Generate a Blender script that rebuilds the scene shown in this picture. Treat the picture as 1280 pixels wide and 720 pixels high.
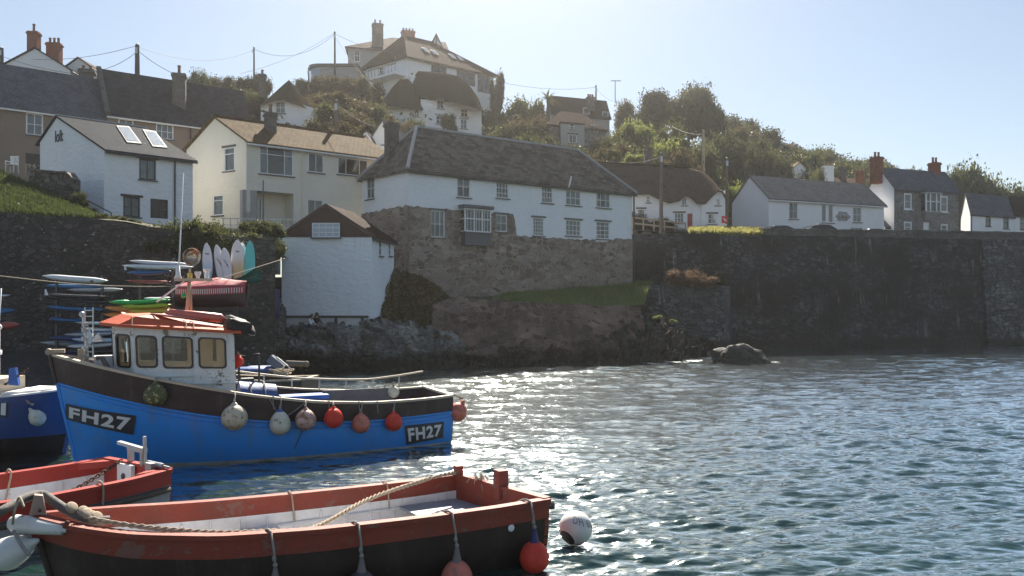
import bpy, bmesh, math, random
import numpy as np
from mathutils import Vector, Matrix, noise
R = math.radians
random.seed(7)
for _c in list(bpy.data.objects): bpy.data.objects.remove(_c)
SC = bpy.context.scene
COL = SC.collection
CAMH = 4.0
F = 1000.0; HORIZ = 375.0
def W(px, py, d): return Vector(((px-640.0)*d/F, d, CAMH-(py-HORIZ)*d/F))
def WX(px, d): return (px-640.0)*d/F
def WZ(py, d): return CAMH-(py-HORIZ)*d/F
def W2(px, d): return Vector(((px-640.0)*d/F, d))
def fbm(p, o=4): return noise.fractal(p, 1.0, 2.0, o)

# ---------------------------------------------------------------- tagging
def tag(o, label=None, cat=None, group=None, kind=None):
    if label: o['label'] = label
    if cat: o['category'] = cat
    if group: o['group'] = group
    if kind: o['kind'] = kind
    return o
def thing(name, label, cat, loc=(0, 0, 0), group=None, rz=0.0):
    o = bpy.data.objects.new(name, None); COL.objects.link(o)
    o.location = loc; o.rotation_euler = (0, 0, rz); o.empty_display_size = .2
    return tag(o, label, cat, group)
def worldloc(o):
    v = Vector((0, 0, 0))
    while o is not None:
        v += Vector(o.location); o = o.parent
    return v
def kids(o): return [c for c in bpy.data.objects if c.parent == o]
def copy_tree(o, parent=None):
    c = o.copy(); COL.objects.link(c)
    if parent is not None: c.parent = parent
    for k in kids(o): copy_tree(k, c)
    return c

# ---------------------------------------------------------------- mesh builder
class MB:
    def __init__(s): s.v = []; s.f = []; s.uv = None
    def add(s, vs, fs):
        b = len(s.v); s.v.extend(Vector(v) for v in vs); s.f.extend(tuple(b+i for i in f) for f in fs); return s
    def quad(s, a, b, c, d): return s.add([a, b, c, d], [(0, 1, 2, 3)])
    def poly(s, pts): return s.add(pts, [tuple(range(len(pts)))])
    def box(s, c, size, rz=0.0, M=None, taper=1.0):
        hx, hy, hz = size[0]/2, size[1]/2, size[2]/2
        vs = [Vector((x*hx*(taper if z > 0 else 1), y*hy*(taper if z > 0 else 1), z*hz)) for z in (-1, 1) for y in (-1, 1) for x in (-1, 1)]
        m = M if M is not None else Matrix.Rotation(rz, 3, 'Z')
        vs = [m @ v + Vector(c) for v in vs]
        return s.add(vs, [(0, 2, 3, 1), (4, 5, 7, 6), (0, 1, 5, 4), (2, 6, 7, 3), (0, 4, 6, 2), (1, 3, 7, 5)])
    def beam(s, a, b, w, h=None, up=(0, 0, 1)):
        a = Vector(a); b = Vector(b); h = h or w
        d = (b-a); L = d.length
        if L < 1e-6: return s
        d.normalize(); up = Vector(up)
        x = d.cross(up)
        if x.length < 1e-4: x = d.cross(Vector((1, 0, 0)))
        x.normalize(); y = x.cross(d)
        vs = [p + x*sx*w/2 + y*sy*h/2 for p in (a, b) for sx, sy in ((-1, -1), (1, -1), (1, 1), (-1, 1))]
        return s.add(vs, [(0, 3, 2, 1), (4, 5, 6, 7), (0, 1, 5, 4), (1, 2, 6, 5), (2, 3, 7, 6), (3, 0, 4, 7)])
    def tube(s, pts, r, n=8, cap=True):
        pts = [Vector(p) for p in pts]; m = len(pts)
        rs = r if isinstance(r, (list, tuple)) else [r]*m
        b = len(s.v); ref = None
        for i, p in enumerate(pts):
            t = (pts[min(i+1, m-1)]-pts[max(i-1, 0)])
            if t.length < 1e-9: t = Vector((0, 0, 1))
            t.normalize()
            if ref is None:
                ref = t.cross(Vector((0, 0, 1)))
                if ref.length < .05: ref = t.cross(Vector((0, 1, 0)))
                ref.normalize()
            x = ref - t*ref.dot(t)
            if x.length < 1e-5: x = t.orthogonal()
            x.normalize(); ref = x; y = t.cross(x)
            for k in range(n):
                a = 2*math.pi*k/n
                s.v.append(p + (x*math.cos(a)+y*math.sin(a))*rs[i])
        for i in range(m-1):
            for k in range(n):
                s.f.append((b+i*n+k, b+i*n+(k+1) % n, b+(i+1)*n+(k+1) % n, b+(i+1)*n+k))
        if cap:
            s.f.append(tuple(b+k for k in range(n-1, -1, -1))); s.f.append(tuple(b+(m-1)*n+k for k in range(n)))
        return s
    def lathe(s, prof, n=20, c=(0, 0, 0), M=None):
        b = len(s.v); c = Vector(c)
        for (r, z) in prof:
            for k in range(n):
                a = 2*math.pi*k/n
                v = Vector((r*math.cos(a), r*math.sin(a), z))
                s.v.append((M @ v if M is not None else v)+c)
        for i in range(len(prof)-1):
            for k in range(n):
                s.f.append((b+i*n+k, b+i*n+(k+1) % n, b+(i+1)*n+(k+1) % n, b+(i+1)*n+k))
        s.f.append(tuple(b+k for k in range(n-1, -1, -1))); s.f.append(tuple(b+(len(prof)-1)*n+k for k in range(n)))
        return s
    def sphere(s, c, r, n=20, m=12, sc=(1, 1, 1), M=None):
        prof = [(max(1e-4, r*math.sin(math.pi*i/m)), -r*math.cos(math.pi*i/m)) for i in range(m+1)]
        S = Matrix.Diagonal(Vector(sc))
        return s.lathe(prof, n, c, (M @ S) if M is not None else S)
    def grid(s, P, nu, nv):
        b = len(s.v)
        for i in range(nu+1):
            for j in range(nv+1): s.v.append(Vector(P(i/nu, j/nv)))
        for i in range(nu):
            for j in range(nv):
                a = b+i*(nv+1)+j
                s.f.append((a, a+nv+1, a+nv+2, a+1))
        return s
    def slab(s, faces, t):
        """faces: list of polygons (top side, CCW from above); thickness t downwards, closed"""
        from collections import Counter
        idx = {}; tops = []
        def key(p): return tuple(round(x, 4) for x in p)
        base = len(s.v); pts = []
        for f in faces:
            ii = []
            for p in f:
                k = key(p)
                if k not in idx: idx[k] = len(pts); pts.append(Vector(p))
                ii.append(idx[k])
            tops.append(ii)
        n = len(pts)
        s.v.extend(pts); s.v.extend(p-Vector((0, 0, t)) for p in pts)
        edges = Counter()
        for f in tops:
            for a, b in zip(f, f[1:]+f[:1]): edges[(a, b)] += 1
        for f in tops:
            s.f.append(tuple(base+i for i in f)); s.f.append(tuple(base+n+i for i in reversed(f)))
        for (a, b) in edges:
            if (b, a) not in edges: s.f.append((base+b, base+a, base+n+a, base+n+b))
        return s
    def build(s, name, mat, parent=None, smooth=False, origin=None, weld=False, auto=None, uvdir=None):
        off = worldloc(parent) if parent is not None else (Vector(origin) if origin is not None else Vector((0, 0, 0)))
        me = bpy.data.meshes.new(name)
        me.from_pydata([tuple(v-off) for v in s.v], [], s.f)
        if weld:
            bm = bmesh.new(); bm.from_mesh(me); bmesh.ops.remove_doubles(bm, verts=bm.verts, dist=1e-4)
            bmesh.ops.recalc_face_normals(bm, faces=bm.faces); bm.to_mesh(me); bm.free()
        me.update()
        uvproj(me, off, uvdir)
        o = bpy.data.objects.new(name, me); COL.objects.link(o)
        if mat is not None: me.materials.append(mat)
        if parent is not None: o.parent = parent
        elif origin is not None: o.location = origin
        if smooth: me.polygons.foreach_set('use_smooth', [True]*len(me.polygons))
        if auto is not None:
            me.polygons.foreach_set('use_smooth', [True]*len(me.polygons))
            try: me.set_sharp_from_angle(angle=R(auto))
            except Exception: pass
        return o
def uvproj(me, off, uvdir=None):
    """UV in metres: u along the horizontal of each face, v up its slope"""
    if not me.polygons: return
    uvl = me.uv_layers.new(name='UVMap')
    n = len(me.loops); uv = np.zeros((n, 2), np.float32)
    for p in me.polygons:
        nn = p.normal
        if uvdir is not None: u = uvdir; v = Vector((0, 0, 1)) if abs(nn.z) < .85 else Vector((-uvdir.y, uvdir.x, 0))
        elif abs(nn.z) > .97: u = Vector((1, 0, 0)); v = Vector((0, 1, 0))
        else:
            u = Vector((-nn.y, nn.x, 0)).normalized(); v = nn.cross(u)
        for li in p.loop_indices:
            co = me.vertices[me.loops[li].vertex_index].co + off
            uv[li] = (co.dot(u), co.dot(v))
    uvl.data.foreach_set('uv', uv.ravel())

# ---------------------------------------------------------------- materials
class NT:
    def __init__(s, name):
        s.m = bpy.data.materials.new(name); s.m.use_nodes = True
        s.t = s.m.node_tree; s.t.nodes.clear()
    def n(s, typ, _a=None, **kw):
        nd = s.t.nodes.new('ShaderNode'+typ)
        for k, v in (_a or {}).items(): setattr(nd, k, v)
        for k, v in kw.items():
            key = int(k[1:]) if k[0] == 'i' and k[1:].isdigit() else k.replace('_', ' ')
            s.set(nd.inputs[key], v)
        return nd
    def set(s, inp, v):
        if isinstance(v, bpy.types.NodeSocket): s.t.links.new(v, inp)
        elif isinstance(v, bpy.types.Node): s.t.links.new(v.outputs[0], inp)
        elif isinstance(v, (tuple, list)) and inp.type == 'RGBA' and len(v) == 3: inp.default_value = (*v, 1)
        else: inp.default_value = v
    def mix(s, f, a, b, blend='MIX'):
        nd = s.t.nodes.new('ShaderNodeMix'); nd.data_type = 'RGBA'; nd.blend_type = blend
        s.set(nd.inputs[0], f); s.set(nd.inputs[6], a); s.set(nd.inputs[7], b)
        return nd.outputs[2]
    def math(s, op, a, b=0.0, clamp=False):
        nd = s.t.nodes.new('ShaderNodeMath'); nd.operation = op; nd.use_clamp = clamp
        s.set(nd.inputs[0], a); s.set(nd.inputs[1], b); return nd.outputs[0]
    def step(s, v, lo, hi):
        nd = s.t.nodes.new('ShaderNodeMapRange'); nd.interpolation_type = 'SMOOTHSTEP'
        s.set(nd.inputs[0], v); nd.inputs[1].default_value = lo; nd.inputs[2].default_value = hi; return nd.outputs[0]
    def coord(s, which='Object'): return s.n('TexCoord').outputs[which]
    def pos(s): return s.n('NewGeometry').outputs['Position']
    def map(s, v, sc=(1, 1, 1), rot=(0, 0, 0), loc=(0, 0, 0)):
        nd = s.n('Mapping'); s.set(nd.inputs[0], v); nd.inputs['Scale'].default_value = sc
        nd.inputs['Rotation'].default_value = rot; nd.inputs['Location'].default_value = loc; return nd.outputs[0]
    def noise(s, v, scale, detail=4, rough=.55, dist=0): return s.n('TexNoise', Vector=v, Scale=scale, Detail=detail, Roughness=rough, Distortion=dist).outputs[0]
    def bump(s, h, strength=.3, dist=.02, nrm=None):
        nd = s.n('Bump', Height=h, Strength=strength, Distance=dist)
        if nrm is not None: s.set(nd.inputs['Normal'], nrm)
        return nd.outputs[0]
    def out(s, sh):
        o = s.t.nodes.new('ShaderNodeOutputMaterial')
        s.t.links.new(sh if isinstance(sh, bpy.types.NodeSocket) else sh.outputs[0], o.inputs[0]); return s.m
    def principled(s, **kw): return s.n('BsdfPrincipled', **kw)
def sc3(c, k): return tuple(x*k for x in c)
CACHE = {}
def paint(name, col, rough=.5, dirt=.25, bump=.15, scale=5.0, metallic=0.0, dirtcol=None, patch=0.0, patchcol=None, spec=.5, streak=0.0, streakcol=None, glow=0.0):
    """painted / plain surface with stains, small wear and a slight unevenness"""
    if name in CACHE: return CACHE[name]
    t = NT(name); c = t.coord('Object')
    n1 = t.noise(c, scale, 5, .6); n2 = t.noise(c, scale*7, 3, .6)
    f = t.math('MULTIPLY', t.step(n1, .4, .75), dirt)
    base = t.mix(f, col, dirtcol or sc3(col, .45))
    base = t.mix(t.math('MULTIPLY', t.step(n2, .35, .8), dirt*.6), base, sc3(col, .7))
    if patch > 0:
        n3 = t.noise(t.map(c, (1, 1, 1), loc=(3.1, 7.7, 1.3)), scale*1.7, 6, .7)
        base = t.mix(t.step(n3, .72-patch*.6-.03, .72-patch*.6+.03), base, patchcol)
    if streak > 0:
        n4 = t.noise(t.map(c, (1, 1, .12)), scale*2.2, 5, .7); n5 = t.noise(c, scale*.5, 3)
        base = t.mix(t.math('MULTIPLY', t.math('MULTIPLY', t.step(n4, .5, .68), t.step(n5, .38, .6)), streak), base, streakcol or sc3(col, .4))
    rg = t.math('ADD', t.math('MULTIPLY', n2, .25), rough-.12, True)
    b = t.principled(Base_Color=base, Roughness=rg, Metallic=metallic, Normal=t.bump(n2, bump, .01))
    b.inputs['Specular IOR Level'].default_value = spec
    if glow:
        tr = t.n('BsdfTranslucent', Color=base); b = t.n('MixShader', i0=glow, i1=b, i2=tr)
    CACHE[name] = t.out(b); return CACHE[name]
def limewash(name, col=(.78, .80, .82), lump=.5, stain=.35, scale=1.0):
    """whitewashed or rendered masonry: lumpy, with runs and grey stains"""
    if name in CACHE: return CACHE[name]
    t = NT(name); uv = t.coord('UV')
    big = t.noise(uv, .8*scale, 4, .6); lumps = t.noise(t.map(uv, (1, 1.7, 1)), 3.2*scale, 3, .55)
    fine = t.noise(uv, 14*scale, 4, .6)
    run = t.noise(t.map(uv, (3.5, .28, 1)), 1.6, 4, .65)
    base = t.mix(t.math('MULTIPLY', t.step(big, .42, .75), stain*.6), col, sc3(col, .72))
    base = t.mix(t.math('MULTIPLY', t.step(run, .55, .8), stain), base, (col[0]*.62, col[1]*.60, col[2]*.55))
    base = t.mix(t.math('MULTIPLY', t.step(fine, .6, .8), .18), base, sc3(col, .6))
    h = t.math('ADD', lumps, t.math('MULTIPLY', fine, .25))
    b = t.principled(Base_Color=base, Roughness=.85, Normal=t.bump(h, lump, .12))
    CACHE[name] = t.out(b); return CACHE[name]
def slate(name, c1=(.075, .075, .08), c2=(.12, .115, .12), lichen=.3, lcol=(.2, .18, .13), w=.32, h=.22, bump=.7, rough=.62):
    if name in CACHE: return CACHE[name]
    t = NT(name); uv = t.coord('UV')
    wob = t.n('VectorMath', {'operation': 'MULTIPLY_ADD'})
    t.set(wob.inputs[0], t.n('TexNoise', Vector=uv, Scale=1.3).outputs['Color']); wob.inputs[1].default_value = (.10, .10, 0); t.set(wob.inputs[2], uv)
    br = t.n('TexBrick', {'offset': .5}, Vector=wob.outputs[0], Color1=c1, Color2=c2, Mortar=sc3(c1, .25), Scale=1.0)
    br.inputs['Mortar Size'].default_value = .016; br.inputs['Mortar Smooth'].default_value = .3
    br.inputs['Brick Width'].default_value = w; br.inputs['Row Height'].default_value = h; br.inputs['Bias'].default_value = .1
    n1 = t.noise(uv, .9, 5, .65); n2 = t.noise(uv, 5.0, 5, .7); n3 = t.noise(t.map(uv, (2.2, .3, 1)), 1.2, 4, .6)
    base = t.mix(t.step(n1, .35, .7), br.outputs[0], t.mix(.6, br.outputs[0], c2))
    base = t.mix(t.math('MULTIPLY', t.step(n2, .55, .72), lichen), base, lcol)
    base = t.mix(t.math('MULTIPLY', t.step(n3, .5, .75), .45), base, sc3(c1, .45))
    hh = t.math('ADD', t.math('MULTIPLY', br.outputs[1], -1.0), t.math('MULTIPLY', n2, .5))
    b = t.principled(Base_Color=base, Roughness=t.math('ADD', t.math('MULTIPLY', n2, .2), rough+.1), Normal=t.bump(hh, bump, .03)); b.inputs['Specular IOR Level'].default_value = .03
    CACHE[name] = t.out(b); return CACHE[name]
def rubble(name, c1, c2, mort, size=.5, aspect=1.5, edge=.06, stain=(.03, .028, .025), stain_amt=.5, streak=0.0, tide=None, moss=0.0, bump=1.0, rough=.85, mosscol=(.06, .075, .03), spots=0.0):
    """random stone masonry: irregular stones in mortar, damp stains, white lime streaks, weed below a tide line"""
    if name in CACHE: return CACHE[name]
    t = NT(name); uv = t.coord('UV')
    wob = t.n('VectorMath', {'operation': 'MULTIPLY_ADD'})
    t.set(wob.inputs[0], t.n('TexNoise', Vector=uv, Scale=2.2, Detail=3.0).outputs['Color']); wob.inputs[1].default_value = (.16*size*2, .16*size*2, 0); t.set(wob.inputs[2], uv)
    mp = t.map(wob.outputs[0], (1/size/aspect, 1/size, 1))
    v1 = t.n('TexVoronoi', {'feature': 'F1'}, Vector=mp, Scale=1.0, Randomness=.85)
    v2 = t.n('TexVoronoi', {'feature': 'DISTANCE_TO_EDGE'}, Vector=mp, Scale=1.0, Randomness=.85)
    cr = t.n('SeparateColor', Color=v1.outputs['Color'])
    n1 = t.noise(uv, 9, 5, .65); nb = t.noise(uv, .35, 4, .6); nm = t.noise(t.map(uv, (1, .6, 1)), .9, 4, .6)
    st = t.mix(cr.outputs[0], c1, c2)
    st = t.mix(t.math('MULTIPLY', cr.outputs[1], .35), st, sc3(c1, .45))
    st = t.mix(t.math('MULTIPLY', t.step(n1, .4, .75), .5), st, sc3(c1, .55))
    e = t.step(v2.outputs[0], edge*.35, edge)
    base = t.mix(e, mort, st)
    base = t.mix(t.math('MULTIPLY', t.step(nb, .38, .66), stain_amt), base, stain)
    if moss: base = t.mix(t.math('MULTIPLY', t.step(nm, .5, .72), moss), base, mosscol)
    if spots:
        ns = t.noise(t.map(uv, (1, 1.3, 1)), 3.1, 5, .7)
        base = t.mix(t.math('MULTIPLY', t.step(ns, .62, .66), spots), base, (.34, .34, .33))
    if streak:
        s1 = t.noise(t.map(uv, (1.5, .13, 1)), 1.4, 5, .7); s2 = t.noise(t.map(uv, (.2, .35, 1), loc=(4, 2, 0)), 1.0, 2, .5)
        sf = t.math('MULTIPLY', t.step(s1, .575, .68), t.step(s2, .47, .6))
        base = t.mix(t.math('MULTIPLY', sf, streak), base, (.36, .36, .34))
    rg = rough
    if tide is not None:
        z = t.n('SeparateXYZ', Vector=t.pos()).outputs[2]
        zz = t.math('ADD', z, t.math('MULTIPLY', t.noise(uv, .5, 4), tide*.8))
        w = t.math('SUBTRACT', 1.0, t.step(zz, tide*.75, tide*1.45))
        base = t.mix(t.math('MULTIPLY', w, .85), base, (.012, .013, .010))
    h = t.math('ADD', t.math('MULTIPLY', e, 1.0), t.math('MULTIPLY', n1, .6))
    h = t.math('ADD', h, t.math('MULTIPLY', cr.outputs[2], .5))
    b = t.principled(Base_Color=base, Roughness=rg, Normal=t.bump(h, bump, .06))
    CACHE[name] = t.out(b); return CACHE[name]
def rockmat(name, c1=(.10, .10, .10), c2=(.22, .215, .2), warm=(.16, .12, .06), warm_amt=.2, tide=1.0, scale=1.0):
    t = NT(name); c = t.pos()
    n1 = t.noise(c, .8*scale, 6, .65); n2 = t.noise(c, 4*scale, 6, .7)
    v = t.n('TexVoronoi', {'feature': 'DISTANCE_TO_EDGE'}, Vector=t.map(t.n('VectorMath', {'operation': 'ADD'}, i0=c, i1=t.n('TexNoise', Vector=c, Scale=1.2, Detail=4.0).outputs['Color']).outputs[0], (.5, .8, 1.9), rot=(.3, .6, .2)), Scale=1.2*scale)
    crack = t.step(v.outputs[0], .0, .035)
    base = t.mix(t.step(n1, .35, .68), c1, c2)
    base = t.mix(t.math('MULTIPLY', t.step(n2, .5, .75), .5), base, sc3(c1, .5))
    base = t.mix(t.math('MULTIPLY', t.step(t.noise(c, .5, 4), .5, .7), warm_amt), base, warm)
    base = t.mix(crack, sc3(c1, .4), base)
    z = t.n('SeparateXYZ', Vector=c).outputs[2]
    zz = t.math('ADD', z, t.math('MULTIPLY', n1, .9))
    base = t.mix(t.math('MULTIPLY', t.math('SUBTRACT', 1.0, t.step(zz, tide, tide+.9)), .9), base, (.012, .012, .010))
    h = t.math('ADD', t.math('MULTIPLY', n2, 1.0), t.math('MULTIPLY', crack, .5))
    return t.out(t.principled(Base_Color=base, Roughness=.8, Normal=t.bump(h, .9, .12)))
def foliage(name, c1, c2, trans=.35, young=(.16, .17, .05), rnd=.5):
    t = NT(name); oi = t.n('ObjectInfo'); g = t.pos()
    n1 = t.noise(g, .55, 3, .6); isl = t.n('NewGeometry').outputs['Random Per Island']
    base = t.mix(t.step(n1, .3, .7), c1, c2)
    base = t.mix(t.math('MULTIPLY', oi.outputs['Random'], rnd), base, sc3(c1, .6))
    base = t.mix(t.math('MULTIPLY', t.math('POWER', isl, 3.0), .4), base, young)
    d = t.n('BsdfDiffuse', Color=base, Roughness=.6); tr = t.n('BsdfTranslucent', Color=t.mix(.5, base, young))
    gl = t.n('BsdfGlossy', Color=(.8, .8, .8), Roughness=.45)
    m = t.n('MixShader', i0=trans, i1=d, i2=tr)
    m2 = t.n('MixShader', i0=.05, i1=m, i2=gl)
    return t.out(m2)
def grassmat(name, c1=(.06, .10, .02), c2=(.11, .15, .035), dry=(.16, .14, .05), dry_amt=.35):
    t = NT(name); c = t.pos()
    n1 = t.noise(c, .6, 4, .6); n2 = t.noise(c, 6, 5, .7); n3 = t.noise(c, 22, 3, .7)
    base = t.mix(n2, c1, c2); base = t.mix(t.math('MULTIPLY', t.step(n1, .45, .7), dry_amt), base, dry)
    base = t.mix(t.math('MULTIPLY', t.step(n3, .5, .8), .6), base, sc3(c1, .4))
    return t.out(t.principled(Base_Color=base, Roughness=.9, Normal=t.bump(t.math('ADD', n2, n3), 1.0, .1)))
def thatchmat(name, c1=(.085, .06, .043), c2=(.15, .11, .08)):
    t = NT(name); uv = t.coord('UV')
    n1 = t.noise(t.map(uv, (6, .5, 1)), 3, 5, .7); n2 = t.noise(uv, .7, 4, .6); n3 = t.noise(t.map(uv, (1, 3, 1)), 1.2, 3, .6)
    base = t.mix(n1, c1, c2); base = t.mix(t.math('MULTIPLY', t.step(n2, .45, .7), .5), base, sc3(c1, .55))
    base = t.mix(t.math('MULTIPLY', t.step(n3, .52, .72), .35), base, (.07, .075, .035))
    b = t.principled(Base_Color=base, Roughness=1.0, Normal=t.bump(t.math('ADD', n1, n3), .8, .06)); b.inputs['Specular IOR Level'].default_value = 0; return t.out(b)
def glassmat(name='window_glass', tint=(.55, .6, .62), refl=.22):
    t = NT(name); c = t.coord('Object')
    nb = t.bump(t.noise(c, 1.2, 2), .12, .05)
    gl = t.n('BsdfGlossy', Color=(.9, .95, 1), Roughness=.02, Normal=nb); tr = t.n('BsdfTransparent', Color=tint)
    fr = t.n('Fresnel', IOR=1.5)
    f = t.math('ADD', t.math('MULTIPLY', fr.outputs[0], .9), refl*.15, True)
    return t.out(t.n('MixShader', i0=f, i1=tr, i2=gl))
def clothmat(name, col, rough=.8, fold=.5):
    if name in CACHE: return CACHE[name]
    t = NT(name); c = t.coord('Object')
    n1 = t.noise(c, 2.5, 4, .6); n2 = t.noise(c, 60, 2)
    base = t.mix(t.math('MULTIPLY', t.step(n1, .4, .7), .4), col, sc3(col, .6))
    CACHE[name] = t.out(t.principled(Base_Color=base, Roughness=rough, Normal=t.bump(t.math('ADD', n1, t.math('MULTIPLY', n2, .1)), fold, .05)))
    return CACHE[name]
M = {}
def mats():
    M['glass'] = glassmat()
    M['cabin_glass'] = glassmat('cabin_glass', (.96, .94, .88), .06)
    M['white_wall'] = limewash('white_limewash', (.84, .85, .87))
    M['white_wall_rough'] = limewash('white_rough_limewash', (.82, .84, .87), .6, .35, .8)
    M['cream_wall'] = limewash('cream_render', (.74, .70, .60), .25, .3)
    M['brown_wall'] = limewash('brown_render', (.21, .17, .14), .25, .4)
    M['far_white'] = limewash('far_white_render', (.80, .81, .83), .2, .3)
    M['grey_wall'] = limewash('grey_render', (.33, .33, .33), .25, .3)
    M['slate_dark'] = slate('dark_slate', (.05, .046, .048), (.085, .078, .08), .25)
    M['slate_grey'] = slate('grey_slate', (.085, .09, .10), (.14, .145, .16), .2, (.2, .2, .17))
    M['slate_blue'] = slate('smooth_slate', (.026, .031, .04), (.04, .046, .058), .1, bump=.35, rough=.6)
    M['slate_old'] = slate('lichened_scantle_slate', (.05, .038, .032), (.20, .165, .135), .75, (.30, .26, .20), .5, .3, 1.0, .6)
    M['tile_brown'] = slate('brown_roof_tile', (.085, .055, .028), (.15, .10, .05), .5, (.06, .05, .032), .35, .35, .9)
    M['tile_red'] = slate('red_roof_tile', (.065, .034, .026), (.10, .055, .043), .25, (.2, .17, .12), .3, .3, .8)
    M['slate_brown'] = slate('brown_slate', (.022, .012, .010), (.042, .022, .018), .12)
    M['thatch'] = thatchmat('thatch', (.075, .054, .043), (.145, .108, .085))
    M['thatch_dark'] = thatchmat('dark_thatch', (.035, .028, .02), (.06, .048, .034))
    M['stone_warm'] = rubble('warm_rubble', (.17, .115, .09), (.50, .41, .34), (.42, .35, .285), .33, 1.7, .075, stain=(.25, .19, .15), stain_amt=.35, moss=.1)
    M['stone_grey'] = rubble('grey_coursed_stone', (.16, .155, .15), (.27, .26, .25), (.30, .29, .27), .34, 1.8, .07, stain_amt=.15)
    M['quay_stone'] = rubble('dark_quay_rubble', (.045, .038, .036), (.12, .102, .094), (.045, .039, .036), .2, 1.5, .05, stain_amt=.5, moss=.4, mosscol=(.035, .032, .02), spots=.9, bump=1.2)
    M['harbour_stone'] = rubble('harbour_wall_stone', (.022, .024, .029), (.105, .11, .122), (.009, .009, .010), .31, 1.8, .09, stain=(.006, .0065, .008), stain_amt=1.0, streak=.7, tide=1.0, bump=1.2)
    M['harbour_stone_pale'] = rubble('pale_harbour_stone', (.06, .064, .07), (.20, .205, .21), (.03, .03, .03), .33, 1.7, .08, stain=(.035, .036, .038), stain_amt=.6, streak=.9, tide=1.0, bump=1.2)
    M['sea_wall_stone'] = rubble('brown_sea_wall_stone', (.095, .055, .043), (.36, .235, .19), (.27, .19, .15), .36, 1.6, .08, stain=(.06, .04, .03), stain_amt=.55, moss=.35, tide=.9, mosscol=(.05, .035, .02))
    M['garden_stone'] = rubble('garden_wall_stone', (.13, .11, .095), (.24, .21, .18), (.05, .045, .04), .28, 2.0, .07, stain_amt=.3, moss=.4)
    M['parapet_stone'] = rubble('parapet_stone', (.13, .13, .125), (.22, .22, .21), (.10, .10, .09), .36, 1.6, .07, stain_amt=.45, moss=.3)
    M['step_stone'] = rubble('step_stone', (.14, .13, .12), (.22, .21, .2), (.06, .055, .05), .4, 1.6, .07, stain_amt=.4, moss=.2)
    M['brick'] = slate('chimney_brick', (.30, .10, .06), (.40, .15, .09), .2, (.15, .1, .08), .22, .075, .6, .8)
    M['chimney_stone'] = rubble('chimney_stone', (.13, .115, .10), (.21, .19, .17), (.16, .15, .13), .3, 1.5, .07, stain_amt=.4, moss=.2)
    M['rock'] = rockmat('grey_rock', (.17, .17, .168), (.38, .375, .355))
    M['rock_dark'] = rockmat('dark_rock', (.032, .031, .031), (.09, .087, .083), (.07, .05, .035), .35, 1.0)
    M['rock_brown'] = rockmat('brown_rock', (.08, .056, .045), (.22, .16, .125), (.15, .10, .055), .5, .9)
    M['terrace_earth'] = grassmat('terrace_earth', (.07, .08, .03), (.11, .12, .04), (.14, .11, .06), .6)
    M['leaf_dark'] = foliage('dark_leaves', (.032, .038, .015), (.058, .062, .022), young=(.12, .12, .04))
    M['leaf_mid'] = foliage('mid_leaves', (.042, .062, .018), (.072, .095, .028), young=(.17, .17, .055))
    M['leaf_brown'] = foliage('brown_leaves', (.055, .046, .022), (.09, .074, .034), young=(.15, .12, .05))
    M['leaf_bright'] = foliage('bright_leaves', (.13, .18, .035), (.21, .25, .055), .45, (.3, .31, .09))
    M['leaf_hedge'] = foliage('hedge_leaves', (.03, .042, .014), (.055, .07, .022))
    M['leaf_rust'] = foliage('rust_leaves', (.16, .085, .05), (.24, .15, .09), .3, (.3, .2, .12))
    M['bark'] = paint('bark', (.07, .055, .045), .9, .5, .8, 4)
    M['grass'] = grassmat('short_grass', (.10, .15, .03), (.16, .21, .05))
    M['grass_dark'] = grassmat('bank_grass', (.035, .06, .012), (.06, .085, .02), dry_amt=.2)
    M['scrub_ground'] = grassmat('scrub_ground', (.05, .05, .022), (.085, .08, .035), (.12, .09, .05), .5)
    M['ivy'] = foliage('ivy_leaves', (.14, .105, .04), (.21, .15, .06), .25, (.22, .15, .07))
    M['shingle'] = rubble('harbour_hard', (.05, .047, .045), (.1, .095, .09), (.03, .03, .03), .15, 1.2, .1, stain_amt=.6, tide=.15)
    M['white_frame'] = paint('white_window_paint', (.78, .79, .80), .45, .15, .05)
    M['grey_sill'] = paint('slate_sill', (.12, .12, .13), .7, .3, .2)
    M['door_dark'] = paint('dark_door_paint', (.045, .035, .035), .5, .2, .2)
    M['door_red'] = paint('red_door_paint', (.36, .06, .05), .5, .2, .1)
    M['curtain'] = clothmat('net_curtain', (.62, .62, .60))
    M['wood_dark'] = paint('dark_weathered_wood', (.075, .06, .05), .8, .4, .5, 3)
    M['wood_pole'] = paint('weathered_pole_wood', (.15, .125, .10), .85, .4, .5, 3)
    M['wood_pale'] = paint('pale_bare_wood', (.42, .34, .25), .75, .35, .4, 3)
    M['lead'] = paint('lead_flashing', (.33, .33, .34), .6, .3, .2)
    M['gutter'] = paint('dark_gutter', (.035, .037, .042), .5, .2, .1)
    M['clay_pot'] = paint('clay_chimney_pot', (.22, .11, .075), .8, .4, .3)
    M['metal_grey'] = paint('galvanised_metal', (.42, .43, .44), .4, .3, .2, 8, .8)
    M['metal_dark'] = paint('dark_metal', (.07, .07, .075), .5, .3, .3, 8, .6)
    M['rust'] = paint('rusty_iron', (.10, .045, .03), .85, .5, .6, 12)
    M['black_plastic'] = paint('black_plastic', (.02, .02, .022), .45, .2, .1)
    M['hull_blue'] = paint('blue_hull_paint', (.02, .29, .84), .34, .3, .06, 1.2, dirtcol=(.06, .24, .55), streak=.45, streakcol=(.10, .20, .34))
    M['hull_navy'] = paint('navy_hull_paint', (.02, .06, .20), .35, .25, .08, 1.2)
    M['bulwark_brown'] = paint('dark_brown_bulwark_paint', (.042, .027, .026), .6, .45, .2, 2.0, dirtcol=(.09, .07, .06), streak=.5, streakcol=(.11, .085, .07), spec=.3)
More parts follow.
